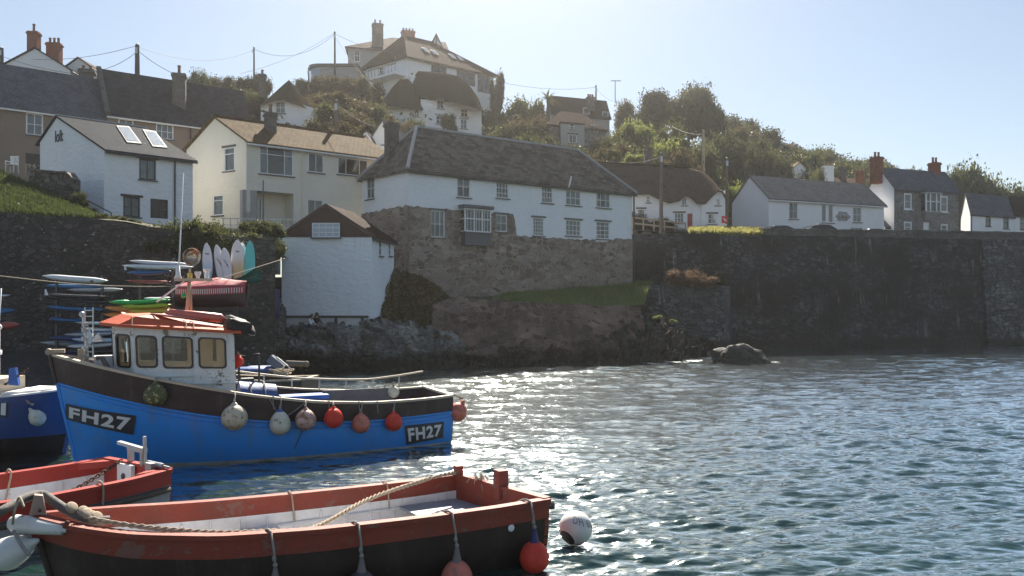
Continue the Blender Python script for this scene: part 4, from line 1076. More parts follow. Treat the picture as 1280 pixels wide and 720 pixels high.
def wall_var(mb, f, top):
    """a wall whose head follows the roof above it"""
    keep = list(f.holes); n = max(2, int(f.L/.3)); m2 = MB()
    f.cuts = [f.L*i/n for i in range(n+1)]; wall_face(m2, f)
    for v in m2.v: v.z = min(v.z, max(f.z0+.1, top(v)))
    b = len(mb.v); mb.v += m2.v; mb.f += [tuple(b+i for i in q) for q in m2.f]
def thatched_cottage():
    """white cottage whose thatch rises and falls over its upper windows, hipped at the far end"""
    d = 74.0; root = thing('thatched_cottage', 'white cottage with long rolling brown thatched roof beside the cottage with stone storey', 'cottage', (WX(850, d), d, 9.0))
    x0, x1 = WX(768, d), WX(876, d); dep = 5.5; zb = 9.0
    f = Face((x0, d), (x1, d), zb, WZ(236, d)); g = Face((x1, d-.25), (WX(906.5, d-.25), d-.25), zb, WZ(232, d))
    gr = Face((WX(906.5, d-.25), d-.25), (WX(906.5, d)+.2, d+dep), zb, WZ(238, d))
    for b, nx, nz, cu in (((808, 245, 813, 253.5), 2, 2, None), ((852, 247, 859, 257), 2, 2, None), ((843, 266, 855, 279), 3, 2, None), ((797, 261, 806, 272), 3, 2, None)):
        add_window(f, f.boxpx(b), nx, nz, parent=root, curtain=cu, frame=M['white_frame'], lintel=M['wood_dark'] if b[1] > 258 else None)
    bx = f.boxpx((858.5, 266, 866.5, 284)); add_door(f, (bx[0], bx[1], bx[2]-.2, bx[3]), M['door_red'], root)
    for b in ((894, 248, 900.5, 257), (884.5, 267, 895.5, 280)): add_window(g, g.boxpx(b), 2, 2, parent=root, lintel=M['wood_dark'] if b[1] > 258 else None)
    mb = MB()
    def top(v):
        px = 640+F*v.x/d; return WZ(float(np.interp(px, ex, ey)), d)+.12
    ex = [740, 765, 785, 800, 812, 824, 836, 848, 856, 864, 872, 880, 888, 896, 903, 908]
    ey = [243, 243, 243, 243, 243, 249, 254, 251, 244, 247, 255, 255, 246, 238.5, 240, 250]
    for q in (f, g): wall_var(mb, q, top)
    wall_face(mb, gr)
    mb.quad(f.P(f.L, zb), f.P(f.L, zb, .25), f.P(f.L, WZ(256, d), .25), f.P(f.L, WZ(256, d)))
    mb.build('wall', M['white_wall'], root)
    rx = [740, 760, 800, 840, 868, 884, 896, 904, 909]; ry = [203, 204, 206, 208, 209, 213, 221, 233, 249]
    mb = MB()
    def P(u, v):
        px = 742+(909.5-742)*u
        zr_ = WZ(float(np.interp(px, rx, ry)), d+2.8); ze_ = WZ(float(np.interp(px, ex, ey)), d-.5)
        end = max(0, (px-880)/29.5)
        half = 3.3*(1-.75*end**2)
        yr = d+2.8-.4*end
        t = v*2
        if t <= 1:
            if v == 0: return Vector((WX(px, d-.5), d-.25, ze_+.02))
            tt = (t-.06)/.94 if t > .06 else 0
            s = math.sin(tt*math.pi/2)*.32+tt*.68
            zz = ze_-.04+(zr_-ze_)*s if t > .06 else ze_-.06
            return Vector((WX(px, d), d-.58+(yr-d+.58)*tt if t > .06 else d-.55, zz))
        tt = 2-t; s = math.sin(tt*math.pi/2)*.3+tt*.7
        zl = WZ(243, d)
        return Vector((WX(px, d), yr+half*(1-tt), min(zl, zr_-.2)+(zr_-min(zl, zr_-.2))*s))
    mb.grid(P, 90, 32); rf = mb.build('roof', M['thatch'], root, smooth=True)
    rd = MB()
    for i in range(24):
        px = 745+i*5.2; z = WZ(float(np.interp(px, rx, ry)), d+2.8)
        rd.tube([Vector((WX(px, d), d+2.8, z)), Vector((WX(px+4.9, d), d+2.8, WZ(float(np.interp(px+4.9, rx, ry)), d+2.8)))], .16, 7)
    rd.build('ridge', M['thatch_dark'], rf)
    chimney(root, 810, 188, 210, d+3, .75, .65, M['chimney_stone'], 1, .5, rz=0)
upper_left()
thatched_cottage()

def bungalow():
    A = W2(961, 78); C = W2(1105, 83.9); B = W2(915, 82.8)
    h = House('white_bungalow', 'long low white bungalow with grey slate roof and a shaped plaque on its wall', A, C, B, 9.2, WZ(247, 78), WZ(221, 80.4), M['far_white'], M['slate_grey'], 'gable', cat='bungalow', over=.3, verge=.15, eave_board=M['white_frame'])
    h.win('front', (986, 253, 997.5, 274), 2, 2, curtain='sides'); h.win('front', (1066, 258.5, 1077, 278), 2, 2, curtain='net'); h.win('front', (1063, 284, 1079, 288.5), 3, 1)
    h.win('front', (1026.5, 255, 1042, 278.5), 2, 1, curtain='net', fw=.12, mw=.4)
    h.finish()
    f = h.front; mb = MB(); a0, a1, b0, b1 = f.boxpx((1044.5, 264, 1062, 277))
    pts = []
    for k in range(40):
        an = 2*math.pi*k/40; r = 1+.10*math.cos(6*an)+.06*math.cos(3*an+1)
        pts.append(((a0+a1)/2+(a1-a0)/2*r*math.cos(an)*.95, (b0+b1)/2+(b1-b0)/2*r*math.sin(an)*.9))
    n = len(pts); mb.add([f.P(x, z, .07) for x, z in pts]+[f.P(x, z, .005) for x, z in pts], [tuple(range(n))]+[(i, n+i, n+(i+1) % n, (i+1) % n) for i in range(n)])
    for k in range(3): mb.sphere(f.P(a0+(a1-a0)*(.25+.25*k), (b0+b1)/2+.05*(k % 2), .08), .2, 10, 6, (1, 1, 1))
    mb.build('plaque', M['wood_pale'] if False else M['grey_wall'], h.root)
    # lower lean-to at the far end
    A2 = W2(1106, 84.3); C2 = W2(1118, 84.8); B2 = A2+Vector((-1, 3))
    h2 = House('lean_to_shed', 'small slate roofed lean-to between the bungalow and the grey stone house', A2, C2, B2, 9.2, WZ(284, 84.3), WZ(270, 86), M['far_white'], M['slate_grey'], 'gable', cat='shed', over=.15, verge=0); h2.finish()
bungalow()

def stone_house():
    A = W2(1118, 84); C = W2(1200, 86.8); B = W2(1083, 88.2)
    h = House('stone_house', 'two storey grey stone house with bay window and two brick chimneys', A, C, B, 9.2, WZ(235.5, 84), WZ(211.5, 86.2), M['stone_grey'], M['slate_grey'], 'gable', over=.2, verge=.1)
    for b, cu in (((1130, 241.5, 1140, 262), 'net'), ((1175.5, 245, 1185, 265.5), 'net'), ((1130, 277, 1140, 291), 'net'), ((1176, 280, 1185, 293), None)): h.win('front', b, 1, 2, curtain=cu, sill=M['white_frame'], fw=.16)
    h.door('front', (1154, 278, 1161.5, 291), M['white_frame'])
    h.finish()
    f = h.front; a0, a1, b0, b1 = f.boxpx((1151, 243, 1170, 265)); m = Matrix(((f.u.x, -f.n.x, 0), (f.u.y, -f.n.y, 0), (0, 0, 1)))
    ca = (a0+a1)/2; wd = a1-a0; pr = .7
    mb = MB(); mb.box(f.P(ca, b0-.06, pr/2), (wd+.1, pr, .14), M=m)
    mb.add([f.P(a0+.1, b0-.13, .02), f.P(a0+.1, b0-.13, pr-.1), f.P(a1-.1, b0-.13, pr-.1), f.P(a1-.1, b0-.13, .02), f.P(a0+.5, b0-.85, .02), f.P(a1-.5, b0-.85, .02)], [(1, 2, 5, 4), (0, 1, 4), (2, 3, 5)])
    bay = mb.build('bay_window', M['grey_wall'], h.root)
    mb = MB(); mb.box(f.P(ca, b1+.06, pr/2+.03), (wd+.2, pr+.06, .14), M=m); mb.build('bay_roof', M['grey_wall'], bay)
    fr = MB()
    for x in (a0+.06, a0+wd*.3, a0+wd*.7, a1-.06): fr.box(f.P(x, (b0+b1)/2, pr-.07), (.13, .12, b1-b0-.01), M=m)
    fr.box(f.P(ca, (b0+b1)/2+.1, pr-.06), (wd-.16, .07, .08), M=m)
    fr.build('window_frame', M['white_frame'], bay)
    g = MB(); g.quad(f.P(a0+.05, b0, pr-.1), f.P(a1-.05, b0, pr-.1), f.P(a1-.05, b1, pr-.1), f.P(a0+.05, b1, pr-.1))
    for x in (a0+.03, a1-.03): g.quad(f.P(x, b0, .02), f.P(x, b0, pr-.1), f.P(x, b1, pr-.1), f.P(x, b1, .02))
    g.build('pane', M['glass'], bay)
    # white rendered gable skin
    l = h.left; r0 = h.A.lerp(h.B, .5)
    sk = MB(); o = .03; sk.poly([l.P(0, 9.2, o), l.P(l.L, 9.2, o), l.P(l.L, h.ze, o), l.P(l.L/2, h.zr, o), l.P(0, h.ze, o)]); sk.build('gable_render', M['far_white'], h.root)
    chimney(h.root, 1096, 199, 218, 86, .95, .9, M['brick'], 2, .55, rz=.3); chimney(h.root, 1168, 206, 222, 88.5, .9, .9, M['brick'], 2, .6, rz=.3)
    a = f.L-.1; pipe(h.root, [f.P(a, h.ze-.05, .08), f.P(a, 9.4, .08)], .06)
stone_house()

def right_cottages():
    A = W2(1213, 86); C = W2(1268, 89.5); B = W2(1201, 90.5)
    h = House('white_cottage', 'white cottage with dark windows next to the grey stone house', A, C, B, 9.2, WZ(266, 86), WZ(243, 88.6), M['far_white'], M['slate_grey'], 'gable', over=.25, verge=.1)
    h.win('front', (1232, 268, 1238.5, 283), 1, 2, frame=M['gutter']); h.win('front', (1254, 270, 1261, 286), 1, 2, frame=M['gutter']); h.finish()
    f = h.front; pipe(h.root, [f.P(.1, h.ze-.05, .08), f.P(.1, 9.4, .08)], .05, M['tarp_blue'])
    A2 = C+(C-A).normalized()*.05; C2 = A2+(C-A).normalized()*7; B2 = A2+(B-A)
    h = House('white_cottage', 'white cottage with brown slate roof at the far end of the row', A2, C2, B2, 9.2, WZ(267, 88.5), WZ(246, 91.8), M['far_white'], M['slate_brown'], 'gable', over=.25, verge=.1)
    h.win('front', (1275, 272, 1282, 287), 1, 2, frame=M['gutter']); h.finish()
right_cottages()

def hill_houses():
    # big house on the skyline
    A = W2(509, 98); C = W2(617, 106.2); B = W2(457, 103)
    h = House('hill_house', 'big white house with long hipped roof and four roof windows on the hilltop', A, C, B, WZ(134, 98), WZ(72, 98), WZ(49, 103), M['far_white'], M['slate_brown'], 'hip', over=.4, hip=(2.6, 6.5))
    for b in ((539, 82.5, 558, 94), (571, 90, 594, 106), (597, 95.5, 613, 116)): h.win('front', b, 3, 1, frame=M['grey_sill'], sill=False, fw=.1, mw=.1)
    h.win('left', (474, 83, 479.5, 93), 1, 2); h.finish()
    rd = MB()
    for a, c in h.hips: rd.tube([a, c], .12, 5)
    rd.tube(list(h.ridge), .12, 5); rd.build('ridge_tiles', M['tile_red'], h.roofobj)
    for k in ((527, 60), (538, 63), (560, 67.5), (570, 70)): skylight(h, [(k[0], k[1]), (k[0]+5, k[1]+.8), (k[0]+10, k[1]+6), (k[0]+4.5, k[1]+5.4)])
    # balcony at the corner
    mb = MB(); f = h.left; zb = WZ(96, 99)
    mb.box(f.P(f.L-3.0, zb, .8), (5.2, 1.6, .3), M=Matrix(((f.u.x, -f.n.x, 0), (f.u.y, -f.n.y, 0), (0, 0, 1))))
    bal = mb.build('balcony', M['far_white'], h.root)
    rl = MB()
    for i in range(9): rl.beam(f.P(f.L-5.5+i*.62, zb+.1, 1.5), f.P(f.L-5.5+i*.62, zb+1.1, 1.5), .05)
    rl.beam(f.P(f.L-5.6, zb+1.1, 1.5), f.P(f.L-.4, zb+1.1, 1.5), .07); rl.beam(f.P(f.L-.5, zb+1.1, 1.5), f.P(f.L-.5, h.ze, 1.5), .12); rl.build('balcony_rail', M['grey_sill'], bal)
    # older house behind with stacks
    A = W2(435, 112); C = W2(560, 116); B = A+Vector((-1, 9))
    h = House('hill_house', 'grey house with broad stone chimneys rising behind the hipped hilltop house', A, C, B, 28, WZ(59.5, 112), WZ(42, 116), M['grey_wall'], M['slate_brown'], 'hip', over=.4, hip=(6, .2))
    h.win('front', (443, 62, 450, 77), 2, 2, sill=False); h.finish()
    chimney(h.root, 472, 32, 52, 114, 1.5, .9, M['chimney_stone'], 2, .6); chimney(h.root, 510, 41, 47, 116.5, 1.9, .9, M['brick'], 4, .45)
    gd = MB(); gc = W(546, 56, 115)
    A = W2(538, 113.5); C = W2(553, 113.8)
    h2 = House('hill_house', 'narrow timber framed gable between the hilltop roofs', A, C, A+Vector((0, 5)), 30, WZ(58, 113.5), WZ(43, 113.5), M['far_white'], M['slate_brown'], 'gable_side', cat='house', over=.2, verge=.3)
    h2.finish(); tb = MB(); f = h2.front
    for p, q in (((0, h2.ze), (f.L/2, h2.zr)), ((f.L, h2.ze), (f.L/2, h2.zr)), ((f.L/2, h2.ze), (f.L/2, h2.zr)), ((0, h2.ze), (f.L, h2.ze))): tb.beam(f.P(p[0], p[1], .06), f.P(q[0], q[1], .06), .14)
    tb.build('timber_frame', M['wood_dark'], h2.root)
    # flat roofed extension
    mb = MB(); c = W(414, 92, 104); root = thing('sun_room', 'low flat roofed sun room with curved glass front on the hillside', 'building', W(414, 100, 104))
    P = [];
    for k in range(9):
        an = math.pi*(.5+k/8*.55); P.append((c.x-1.0+1.7*math.cos(an), 104-1.9*math.sin(an)*(1 if k else 1)))
    P = [(c.x+3.6, 102.2)]+[(c.x-1+1.6*math.cos(a), 103.8-1.6*math.sin(a)) for a in [math.pi*(.5+k*.07) for k in range(8)]]+[(c.x-2.5, 107), (c.x+3.6, 107)]
    z0, z1 = WZ(103, 104), WZ(85, 104)
    n = len(P); mb.add([Vector((x, y, z0)) for x, y in P]+[Vector((x, y, z1-.4)) for x, y in P], [(i, (i+1) % n, n+(i+1) % n, n+i) for i in range(n)]); mb.build('wall', M['grey_wall'], root)
    rb = MB(); rb.slab([[Vector((c.x+.3+(x-c.x-.3)*1.08, 105+(y-105)*1.08, z1)) for x, y in reversed(P)]], .3); rb.build('roof', M['gutter'], root)
    gp = MB()
    for k in range(1, 7):
        (xa, ya), (xb, yb) = P[k], P[k+1]; o = -.03
        gp.quad(Vector((xa+(xb-xa)*.08, ya+o-.02, z0+.4)), Vector((xb-(xb-xa)*.08, yb+o-.02, z0+.4)), Vector((xb-(xb-xa)*.08, yb+o-.02, z1-.5)), Vector((xa+(xb-xa)*.08, ya+o-.02, z1-.5)))
    gp.build('window', M['boat_glass'], root)
    # thatched cottage below the big house
    d = 89.0; root = thing('thatched_cottage', 'dark thatched cottage on the slope just below the big hilltop house', 'cottage', W(565, 163, d))
    f = Face(W2(526, d), W2(602, d+2.5), WZ(166, d), WZ(124, d)); g = Face(W2(472, d-.6), W2(526, d-.6), WZ(166, d), WZ(136, d)); e = Face(W2(602, d+2.5), W2(601, d+7), WZ(166, d), WZ(126, d))
    for b in ((546, 125, 555, 136), (545, 144, 555, 155), (576, 136, 585, 146), (575.5, 149, 584, 161)): add_window(f, f.boxpx(b), 2, 2, parent=root, lintel=M['lead'] if b[1] > 140 else None)
    add_window(g, g.boxpx((517.5, 138, 524, 146)), 2, 2, parent=root)
    mb = MB()
    for q in (f, g, e): wall_face(mb, q)
    mb.build('wall', M['white_wall'], root)
    def hump(name, pxs, tops, eaves, dd, dep):
        mb = MB()
        def P(u, v):
            px = pxs[0]+(pxs[-1]-pxs[0])*u; t = v*2
            zr = WZ(float(np.interp(px, pxs, tops)), dd+dep*.5); ze = WZ(float(np.interp(px, pxs, eaves)), dd)
            if t <= 1: s = math.sin(t*math.pi/2)*.22+t*.78; return Vector((WX(px, dd), dd-.5+dep*.5*t, ze+(zr-ze)*s))
            t = 2-t; s = math.sin(t*math.pi/2)*.5+t*.5; return Vector((WX(px, dd), dd+dep-dep*.5*t, ze-.3+(zr-ze+.3)*s))
        mb.grid(P, 50, 24); return mb.build(name, M['thatch_dark'], root, smooth=True)
    hump('roof', [513, 515, 520, 535, 560, 572, 586, 597, 603], [122, 96, 90, 91, 94, 97, 109, 124, 140], [124, 120, 121, 124, 127, 131, 134, 137, 141], d+.3, 5.5)
    hump('roof', [469, 476, 486, 497, 508, 515, 522, 528], [139, 127, 112, 100, 100, 108, 122, 138], [140, 137, 136, 136, 137, 138, 138, 140], d-1.0, 4.6)
    chimney(root, 515, 97, 103, d+2, .5, .5, M['white_wall'], 1, .3)
    # white gabled house tucked behind the long cottage
    A = W2(456, 70); C = W2(489, 70); B = W2(494, 78)
    h = House('white_gabled_house', 'white gable with small dark window behind the long cottage chimney', A, C, B, 10, WZ(186, 70), WZ(151, 70), M['far_white'], M['slate_grey'], 'gable_side', over=.2, verge=.15, rf=.68)
    h.win('front', (477, 168, 484, 181), 1, 1, frame=M['gutter']); h.finish()
    A = W2(449, 69); C = W2(466, 69); B = A+Vector((.6, 3))
    h = House('porch_gable', 'tiny white edged gable beside the white gabled house', A, C, B, 11, WZ(181, 69), WZ(166.5, 69), M['grey_wall'], M['slate_dark'], 'gable_side', cat='porch', over=.15, verge=.1); h.finish()
    bb = MB(); f = h.front; bb.beam(f.P(-.2, h.ze-.15, .16), f.P(f.L/2, h.zr, .16), .05, .14); bb.beam(f.P(f.L+.2, h.ze-.15, .16), f.P(f.L/2, h.zr, .16), .05, .14); bb.build('barge_board', M['white_frame'], h.root)
    # pair on the slope to the east
    A = W2(686, 92); C = W2(757, 95); B = A+Vector((-.6, 5))
    h = House('hillside_house', 'small grey and white house with pinkish hipped roof amid shrubs', A, C, B, WZ(183, 92), WZ(156, 92), WZ(138.5, 94.5), M['stone_grey'], M['tile_red'], 'hip', over=.3, hip=(2.0, 2.6))
    h.win('front', (738, 155.5, 747.5, 165.5), 2, 1); h.finish()
    A2 = W2(701, 91.3); C2 = W2(730.5, 92.3)
    p = House('hillside_house', 'projecting white rendered room with a pale door on the small hipped house', A2, C2, A2+Vector((-.1, 1.4)), WZ(183, 92), WZ(154, 91.5), WZ(152.5, 91.5), M['grey_wall'], M['tile_red'], 'gable', cat='house', over=.05, verge=.05)
    p.win('front', (711, 168, 721, 179), 2, 1, lintel=M['gutter']); p.win('front', (712, 154.5, 718, 162), 1, 2); p.finish()
    A = W2(690, 106); C = W2(762, 109); B = A+Vector((-.5, 6))
    h = House('hillside_house', 'brown roofed house high up beside the palm tree', A, C, B, 22, WZ(141, 106), WZ(120.5, 109), M['grey_wall'], M['slate_brown'], 'gable', over=.3, verge=.2)
    h.win('front', (729, 134.5, 737, 142.5), 1, 1, sill=False); h.win('front', (753, 139.5, 760.5, 148), 1, 1, sill=False); h.finish()
    chimney(h.root, 738, 123.5, 130, 108, 1.0, .7, M['chimney_stone'], 3, .4)
    # far row behind the bungalow
    A = W2(915, 108); C = W2(962, 110); B = A+Vector((-1, 5))
    h = House('far_bungalow', 'low white building with dark roof on the slope behind the thatched cottage', A, C, B, 11, WZ(217, 108), WZ(206, 110.5), M['far_white'], M['slate_dark'], 'gable', cat='bungalow', over=.3); h.finish()
    A = W2(987, 112); C = W2(1012, 112); B = W2(958, 120)
    h = House('far_bungalow', 'white gabled bungalow with tan roof behind the long white bungalow', A, C, B, 11, WZ(215, 112), WZ(203, 112), M['far_white'], M['tile_brown'], 'gable_side', cat='bungalow', over=.3, verge=.2); h.finish()
    A = W2(1034, 106); C = W2(1082, 108); B = A+Vector((-1, 5))
    h = House('far_house', 'brown roof with white and red chimneys showing over the long white bungalow', A, C, B, 11, WZ(232, 106), WZ(222, 108.5), M['far_white'], M['tile_red'], 'gable', over=.3); h.finish()
    chimney(h.root, 1034.5, 210, 230, 107, 1.3, .9, M['far_white'], 2, .4, rz=.1); chimney(h.root, 1053, 211, 226, 109, .8, .7, M['chimney_stone'], 1, .4)
    chimney(h.root, 1075, 216, 233, 107, .9, .7, M['brick'], 2, .4, rz=0)
hill_houses()
# ================================================================ vegetation
def leaf_cloud(rng, lobes, n, size, flat=.6, fill=.35):
    """leaf-sized faces in clumps spread through overlapping lobes. lobes: [(centre, (rx, ry, rz), weight)]"""
    core = n//5; V = np.zeros(((n+core)*4, 3), np.float32)
    wts = np.array([l[2] for l in lobes]); wts = wts/wts.sum()
    nc = max(8, n//13); ci = rng.choice(len(lobes), nc, p=wts)
    cc = np.zeros((nc, 3))
    for i in range(nc):
        c, r, _ = lobes[ci[i]]
        d = rng.normal(size=3); d /= np.linalg.norm(d)
        if d[2] < -.35: d[2] *= -.6
        rad = (fill+(1-fill)*rng.rand()**.45)
        rad *= 1+.28*noise.noise(Vector(d)*2.3+Vector(c)*.7)
        cc[i] = np.array(c)+d*np.array(r)*rad
    k = 0
    spread = size*1.5
    for i in range(n):
        c = cc[i % nc]+np.clip(rng.normal(size=3), -1.5, 1.5)*spread*np.array([1, 1, .7])
        a = rng.normal(size=3); a[2] *= flat; a /= np.linalg.norm(a)
        b = np.cross(a, rng.normal(size=3)); b /= np.linalg.norm(b)+1e-9
        s = size*(.55+.9*rng.rand()); w = s*(.35+.3*rng.rand())
        V[k] = c-a*s*.5; V[k+1] = c+b*w*.5; V[k+2] = c+a*s*.5; V[k+3] = c-b*w*.5; k += 4
    # shaded inner twigs and leaves that close the heart of the crown
    for i in range(core):
        c, r, _ = lobes[rng.choice(len(lobes), p=wts)]
        d = rng.normal(size=3); d /= np.linalg.norm(d); c = np.array(c)+d*np.array(r)*(.72*rng.rand()**.4)
        a = rng.normal(size=3); a /= np.linalg.norm(a); b = np.cross(a, rng.normal(size=3)); b /= np.linalg.norm(b)+1e-9
        s = size*(2.2+1.6*rng.rand()); w = s*.8
        V[k] = c-a*s*.5; V[k+1] = c+b*w*.5; V[k+2] = c+a*s*.5; V[k+3] = c-b*w*.5; k += 4
    return V
def leaf_mesh(name, V, mat):
    me = bpy.data.meshes.new(name); n = len(V)//4
    me.vertices.add(len(V)); me.vertices.foreach_set('co', V.ravel())
    me.loops.add(n*4); me.loops.foreach_set('vertex_index', np.arange(n*4, dtype=np.int32))
    me.polygons.add(n); me.polygons.foreach_set('loop_start', np.arange(0, n*4, 4, dtype=np.int32))
    me.update(calc_edges=True); me.materials.append(mat); return me
RNG = np.random.RandomState(5)
def rand_lobes(rng, k, r, zc, zr, sq=1.0):
    L = [((0, 0, zc), (r*.75, r*.75, zr*.8), 1.2)]
    for i in range(k):
        a = rng.rand()*6.283; rr = r*(.35+.45*rng.rand()); z = zc+zr*(-.35+.95*rng.rand())
        s = r*(.28+.25*rng.rand())
        L.append(((rr*math.cos(a), rr*math.sin(a), z), (s, s, s*.8*sq), .5))
    return L
def trunk_mesh(rng, h, r, limbs=5, spread=.5):
    mb = MB(); b = Vector((rng.normal()*.05, rng.normal()*.05, 0))
    pts = [Vector((0, 0, -.06)), Vector((.02, .01, h*.3)), Vector((b.x, b.y, h*.62))]
    mb.tube(pts, [r*1.25, r, r*.7], 8)
    for i in range(limbs):
        a = i*6.283/limbs+rng.rand(); e = Vector((math.cos(a)*spread*(.6+.5*rng.rand()), math.sin(a)*spread*(.6+.5*rng.rand()), h*(.75+.3*rng.rand())))
        s = pts[1].lerp(pts[2], .3+.6*rng.rand())
        mb.tube([s, s.lerp(e, .5)+Vector((0, 0, .05*h)), e], [r*.5, r*.35, r*.14], 6)
    return mb
# master meshes at unit height (tree stands 0..1)
BUSH = {}; TREE = {}
for mname in ('leaf_dark', 'leaf_mid', 'leaf_brown', 'leaf_bright', 'leaf_hedge', 'leaf_rust'):
    BUSH[mname] = []
    for i in range(3):
        V = leaf_cloud(RNG, rand_lobes(RNG, 8, .62, .42, .48), 5200, .062, .6)
        V[:, 2] = np.maximum(V[:, 2], -.05)
        BUSH[mname].append(leaf_mesh('bush', V, M[mname]))
for mname in ('leaf_dark', 'leaf_mid', 'leaf_brown'):
    TREE[mname] = []
    for i in range(3):
        V = leaf_cloud(RNG, rand_lobes(RNG, 11, .52, .56, .44), 8000, .042, .7, .25)
        TREE[mname].append((leaf_mesh('crown', V, M[mname]), trunk_mesh(RNG, .75, .028, 6, .34)))
TRUNKS = {}
def trunk_data(mname, i):
    if (mname, i) not in TRUNKS:
        o = TREE[mname][i][1].build('trunk', M['bark'], None); TRUNKS[(mname, i)] = o.data; bpy.data.objects.remove(o)
    return TRUNKS[(mname, i)]
def bush(px, d, top, wpx, mname, label, group=None, z=None, name='bush', sink=.12, cat='bush', wy=None):
    zb = ground(px, d) if z is None else z
    h = max(.3, WZ(top, d)-zb); w = wpx*d/F/1.25
    o = bpy.data.objects.new(name, random.choice(BUSH[mname])); COL.objects.link(o)
    o.location = (WX(px, d), d, zb-h*sink); o.scale = (w, wy or w, h*(1+sink)*1.02); o.rotation_euler = (0, 0, random.random()*6.28)
    return tag(o, label, cat, group)
def tree(px, d, top, wpx, mname, label, group=None, z=None, name='tree'):
    zb = ground(px, d) if z is None else z
    h = max(1.0, WZ(top, d)-zb); w = wpx*d/F/1.12; i = random.randrange(3)
    r = thing(name, label, 'tree', (WX(px, d), d, zb-.1), group, random.random()*6.28); r.scale = (w, w, h*1.02)
    c = bpy.data.objects.new('crown', TREE[mname][i][0]); COL.objects.link(c); c.parent = r
    t = bpy.data.objects.new('trunk', trunk_data(mname, i)); COL.objects.link(t); t.parent = r
    return r
def palm(px, d, top, base, label):
    r = thing('palm_tree', label, 'palm', W(px, base, d)); c = W(px, top+9, d)
    mb = MB(); mb.tube([W(px, base+6, d), W(px+.5, (top+base)/2, d), c], [.28, .22, .2], 8); mb.build('trunk', M['bark'], r)
    mb = MB(); rng = np.random.RandomState(3)
    for i in range(46):
        a = rng.rand()*6.283; el = -.3+1.5*rng.rand(); L = 1.5+.5*rng.rand()
        dr = Vector((math.cos(a)*math.cos(el), math.sin(a)*math.cos(el), math.sin(el))); sd = dr.cross(Vector((0, 0, 1))).normalized()*.09
        p = c.copy(); prev = None
        for k in range(6):
            t = k/5; q = c+dr*L*t+Vector((0, 0, -.45*t*t*L*.6)); w = sd*(1-t*.85)
            if prev is not None: mb.quad(prev[0], prev[1], q+w, q-w)
            prev = (q-w, q+w)
    mb.build('fronds', M['leaf_mid'], r)
def vegetation():
    # skyline and slope trees that can be told apart
    tree(862, 118, 101, 78, 'leaf_dark', 'biggest dark round tree on the skyline, with open ragged crown', name='broad_tree')
    tree(889, 116, 108, 36, 'leaf_dark', 'dark tree with ragged lobes touching the biggest round tree on its seaward side', name='broad_tree')
    tree(815, 118, 116, 66, 'leaf_dark', 'second dark spreading tree on the skyline, beside the biggest round tree', name='broad_tree')
    tree(780, 116, 120, 34, 'leaf_brown', 'thin open tree on the skyline by the television mast', name='broad_tree')
    tree(621, 103, 88, 20, 'leaf_dark', 'dark windblown conifer beside the big hilltop house', name='conifer')
    palm(685, 104, 114, 146, 'spiky palm tree on the slope beside the brown roofed house')
    for px, d, top, w, m in ((640, 100, 116, 44, 'leaf_mid'), (664, 100, 119, 40, 'leaf_mid'), (618, 98, 130, 32, 'leaf_mid'), (650, 92, 140, 60, 'leaf_brown'), (625, 92, 150, 44, 'leaf_mid')):
        bush(px, d, top, w, m, 'grey green rounded tree on the slope between the hilltop house and the palm', 'rounded trees beside the hilltop house', cat='tree', name='rounded_tree')
    for px, d, top, w, m in ((772, 100, 152, 44, 'leaf_mid'), (800, 100, 145, 48, 'leaf_bright'), (835, 102, 150, 50, 'leaf_mid'), (822, 95, 166, 60, 'leaf_bright'), (785, 94, 172, 50, 'leaf_mid'), (858, 98, 165, 50, 'leaf_mid'), (845, 90, 178, 60, 'leaf_brown'), (885, 95, 172, 50, 'leaf_mid'), (900, 102, 152, 60, 'leaf_dark')):
        bush(px, d, top, w, m, 'tall leafy shrub on the bank below the skyline trees', 'tall shrubs below the skyline trees', name='tall_shrub')
    bush(790, 84, 191, 36, 'leaf_bright', 'bright yellow green bush just above the thatched roof', z=WZ(214, 84))
    bush(768, 86, 184, 22, 'leaf_mid', 'dark clipped bush beside the bright yellow green bush', z=WZ(204, 86))
    for px, d, top, w, m in ((735, 84, 182, 60, 'leaf_brown'), (700, 84, 184, 60, 'leaf_brown'), (765, 88, 176, 40, 'leaf_brown'), (672, 82, 180, 56, 'leaf_brown'), (640, 80, 176, 60, 'leaf_mid'), (612, 80, 166, 40, 'leaf_brown'), (660, 86, 164, 44, 'leaf_mid'), (680, 88, 168, 36, 'leaf_mid'), (720, 86, 178, 50, 'leaf_mid'), (750, 92, 166, 30, 'leaf_dark')):
        bush(px, d, top, w, m, 'brownish shrub on the garden bank behind the long cottage roof', 'shrubs behind the long cottage roof')
    # wooded hill to the east
    rr = random.Random(4)
    sky = [(905, 128), (930, 140), (960, 158), (1000, 166), (1030, 174), (1060, 180), (1090, 190), (1120, 196), (1160, 202), (1200, 206)]
    for k in range(58):
        row = k % 4; px = 900+(k//4)*21+rr.uniform(-8, 8)+row*5
        y = float(np.interp(px, [s[0] for s in sky], [s[1] for s in sky]))+rr.uniform(-4, 8)+row*10
        d = (150, 135, 122, 110)[row]+rr.uniform(-4, 4)
        bush(px, d, y+9*(row == 0), rr.uniform(34, 60), rr.choice(('leaf_dark', 'leaf_mid', 'leaf_dark', 'leaf_mid', 'leaf_brown')), 'rounded green tree in the wood covering the slope above the bungalow', 'trees of the wood above the bungalow', cat='tree', name='rounded_tree')
    for px, d, top, w in ((1192, 112, 199, 40), (1215, 110, 195, 52), (1242, 112, 206, 50), (1268, 114, 220, 50), (1295, 116, 228, 50), (1330, 120, 236, 60), (1180, 120, 210, 30)):
        bush(px, d, top, w, 'leaf_mid', 'tall green tree in the clump behind the grey stone house', 'clump of trees behind the grey stone house', cat='tree', name='tall_tree')
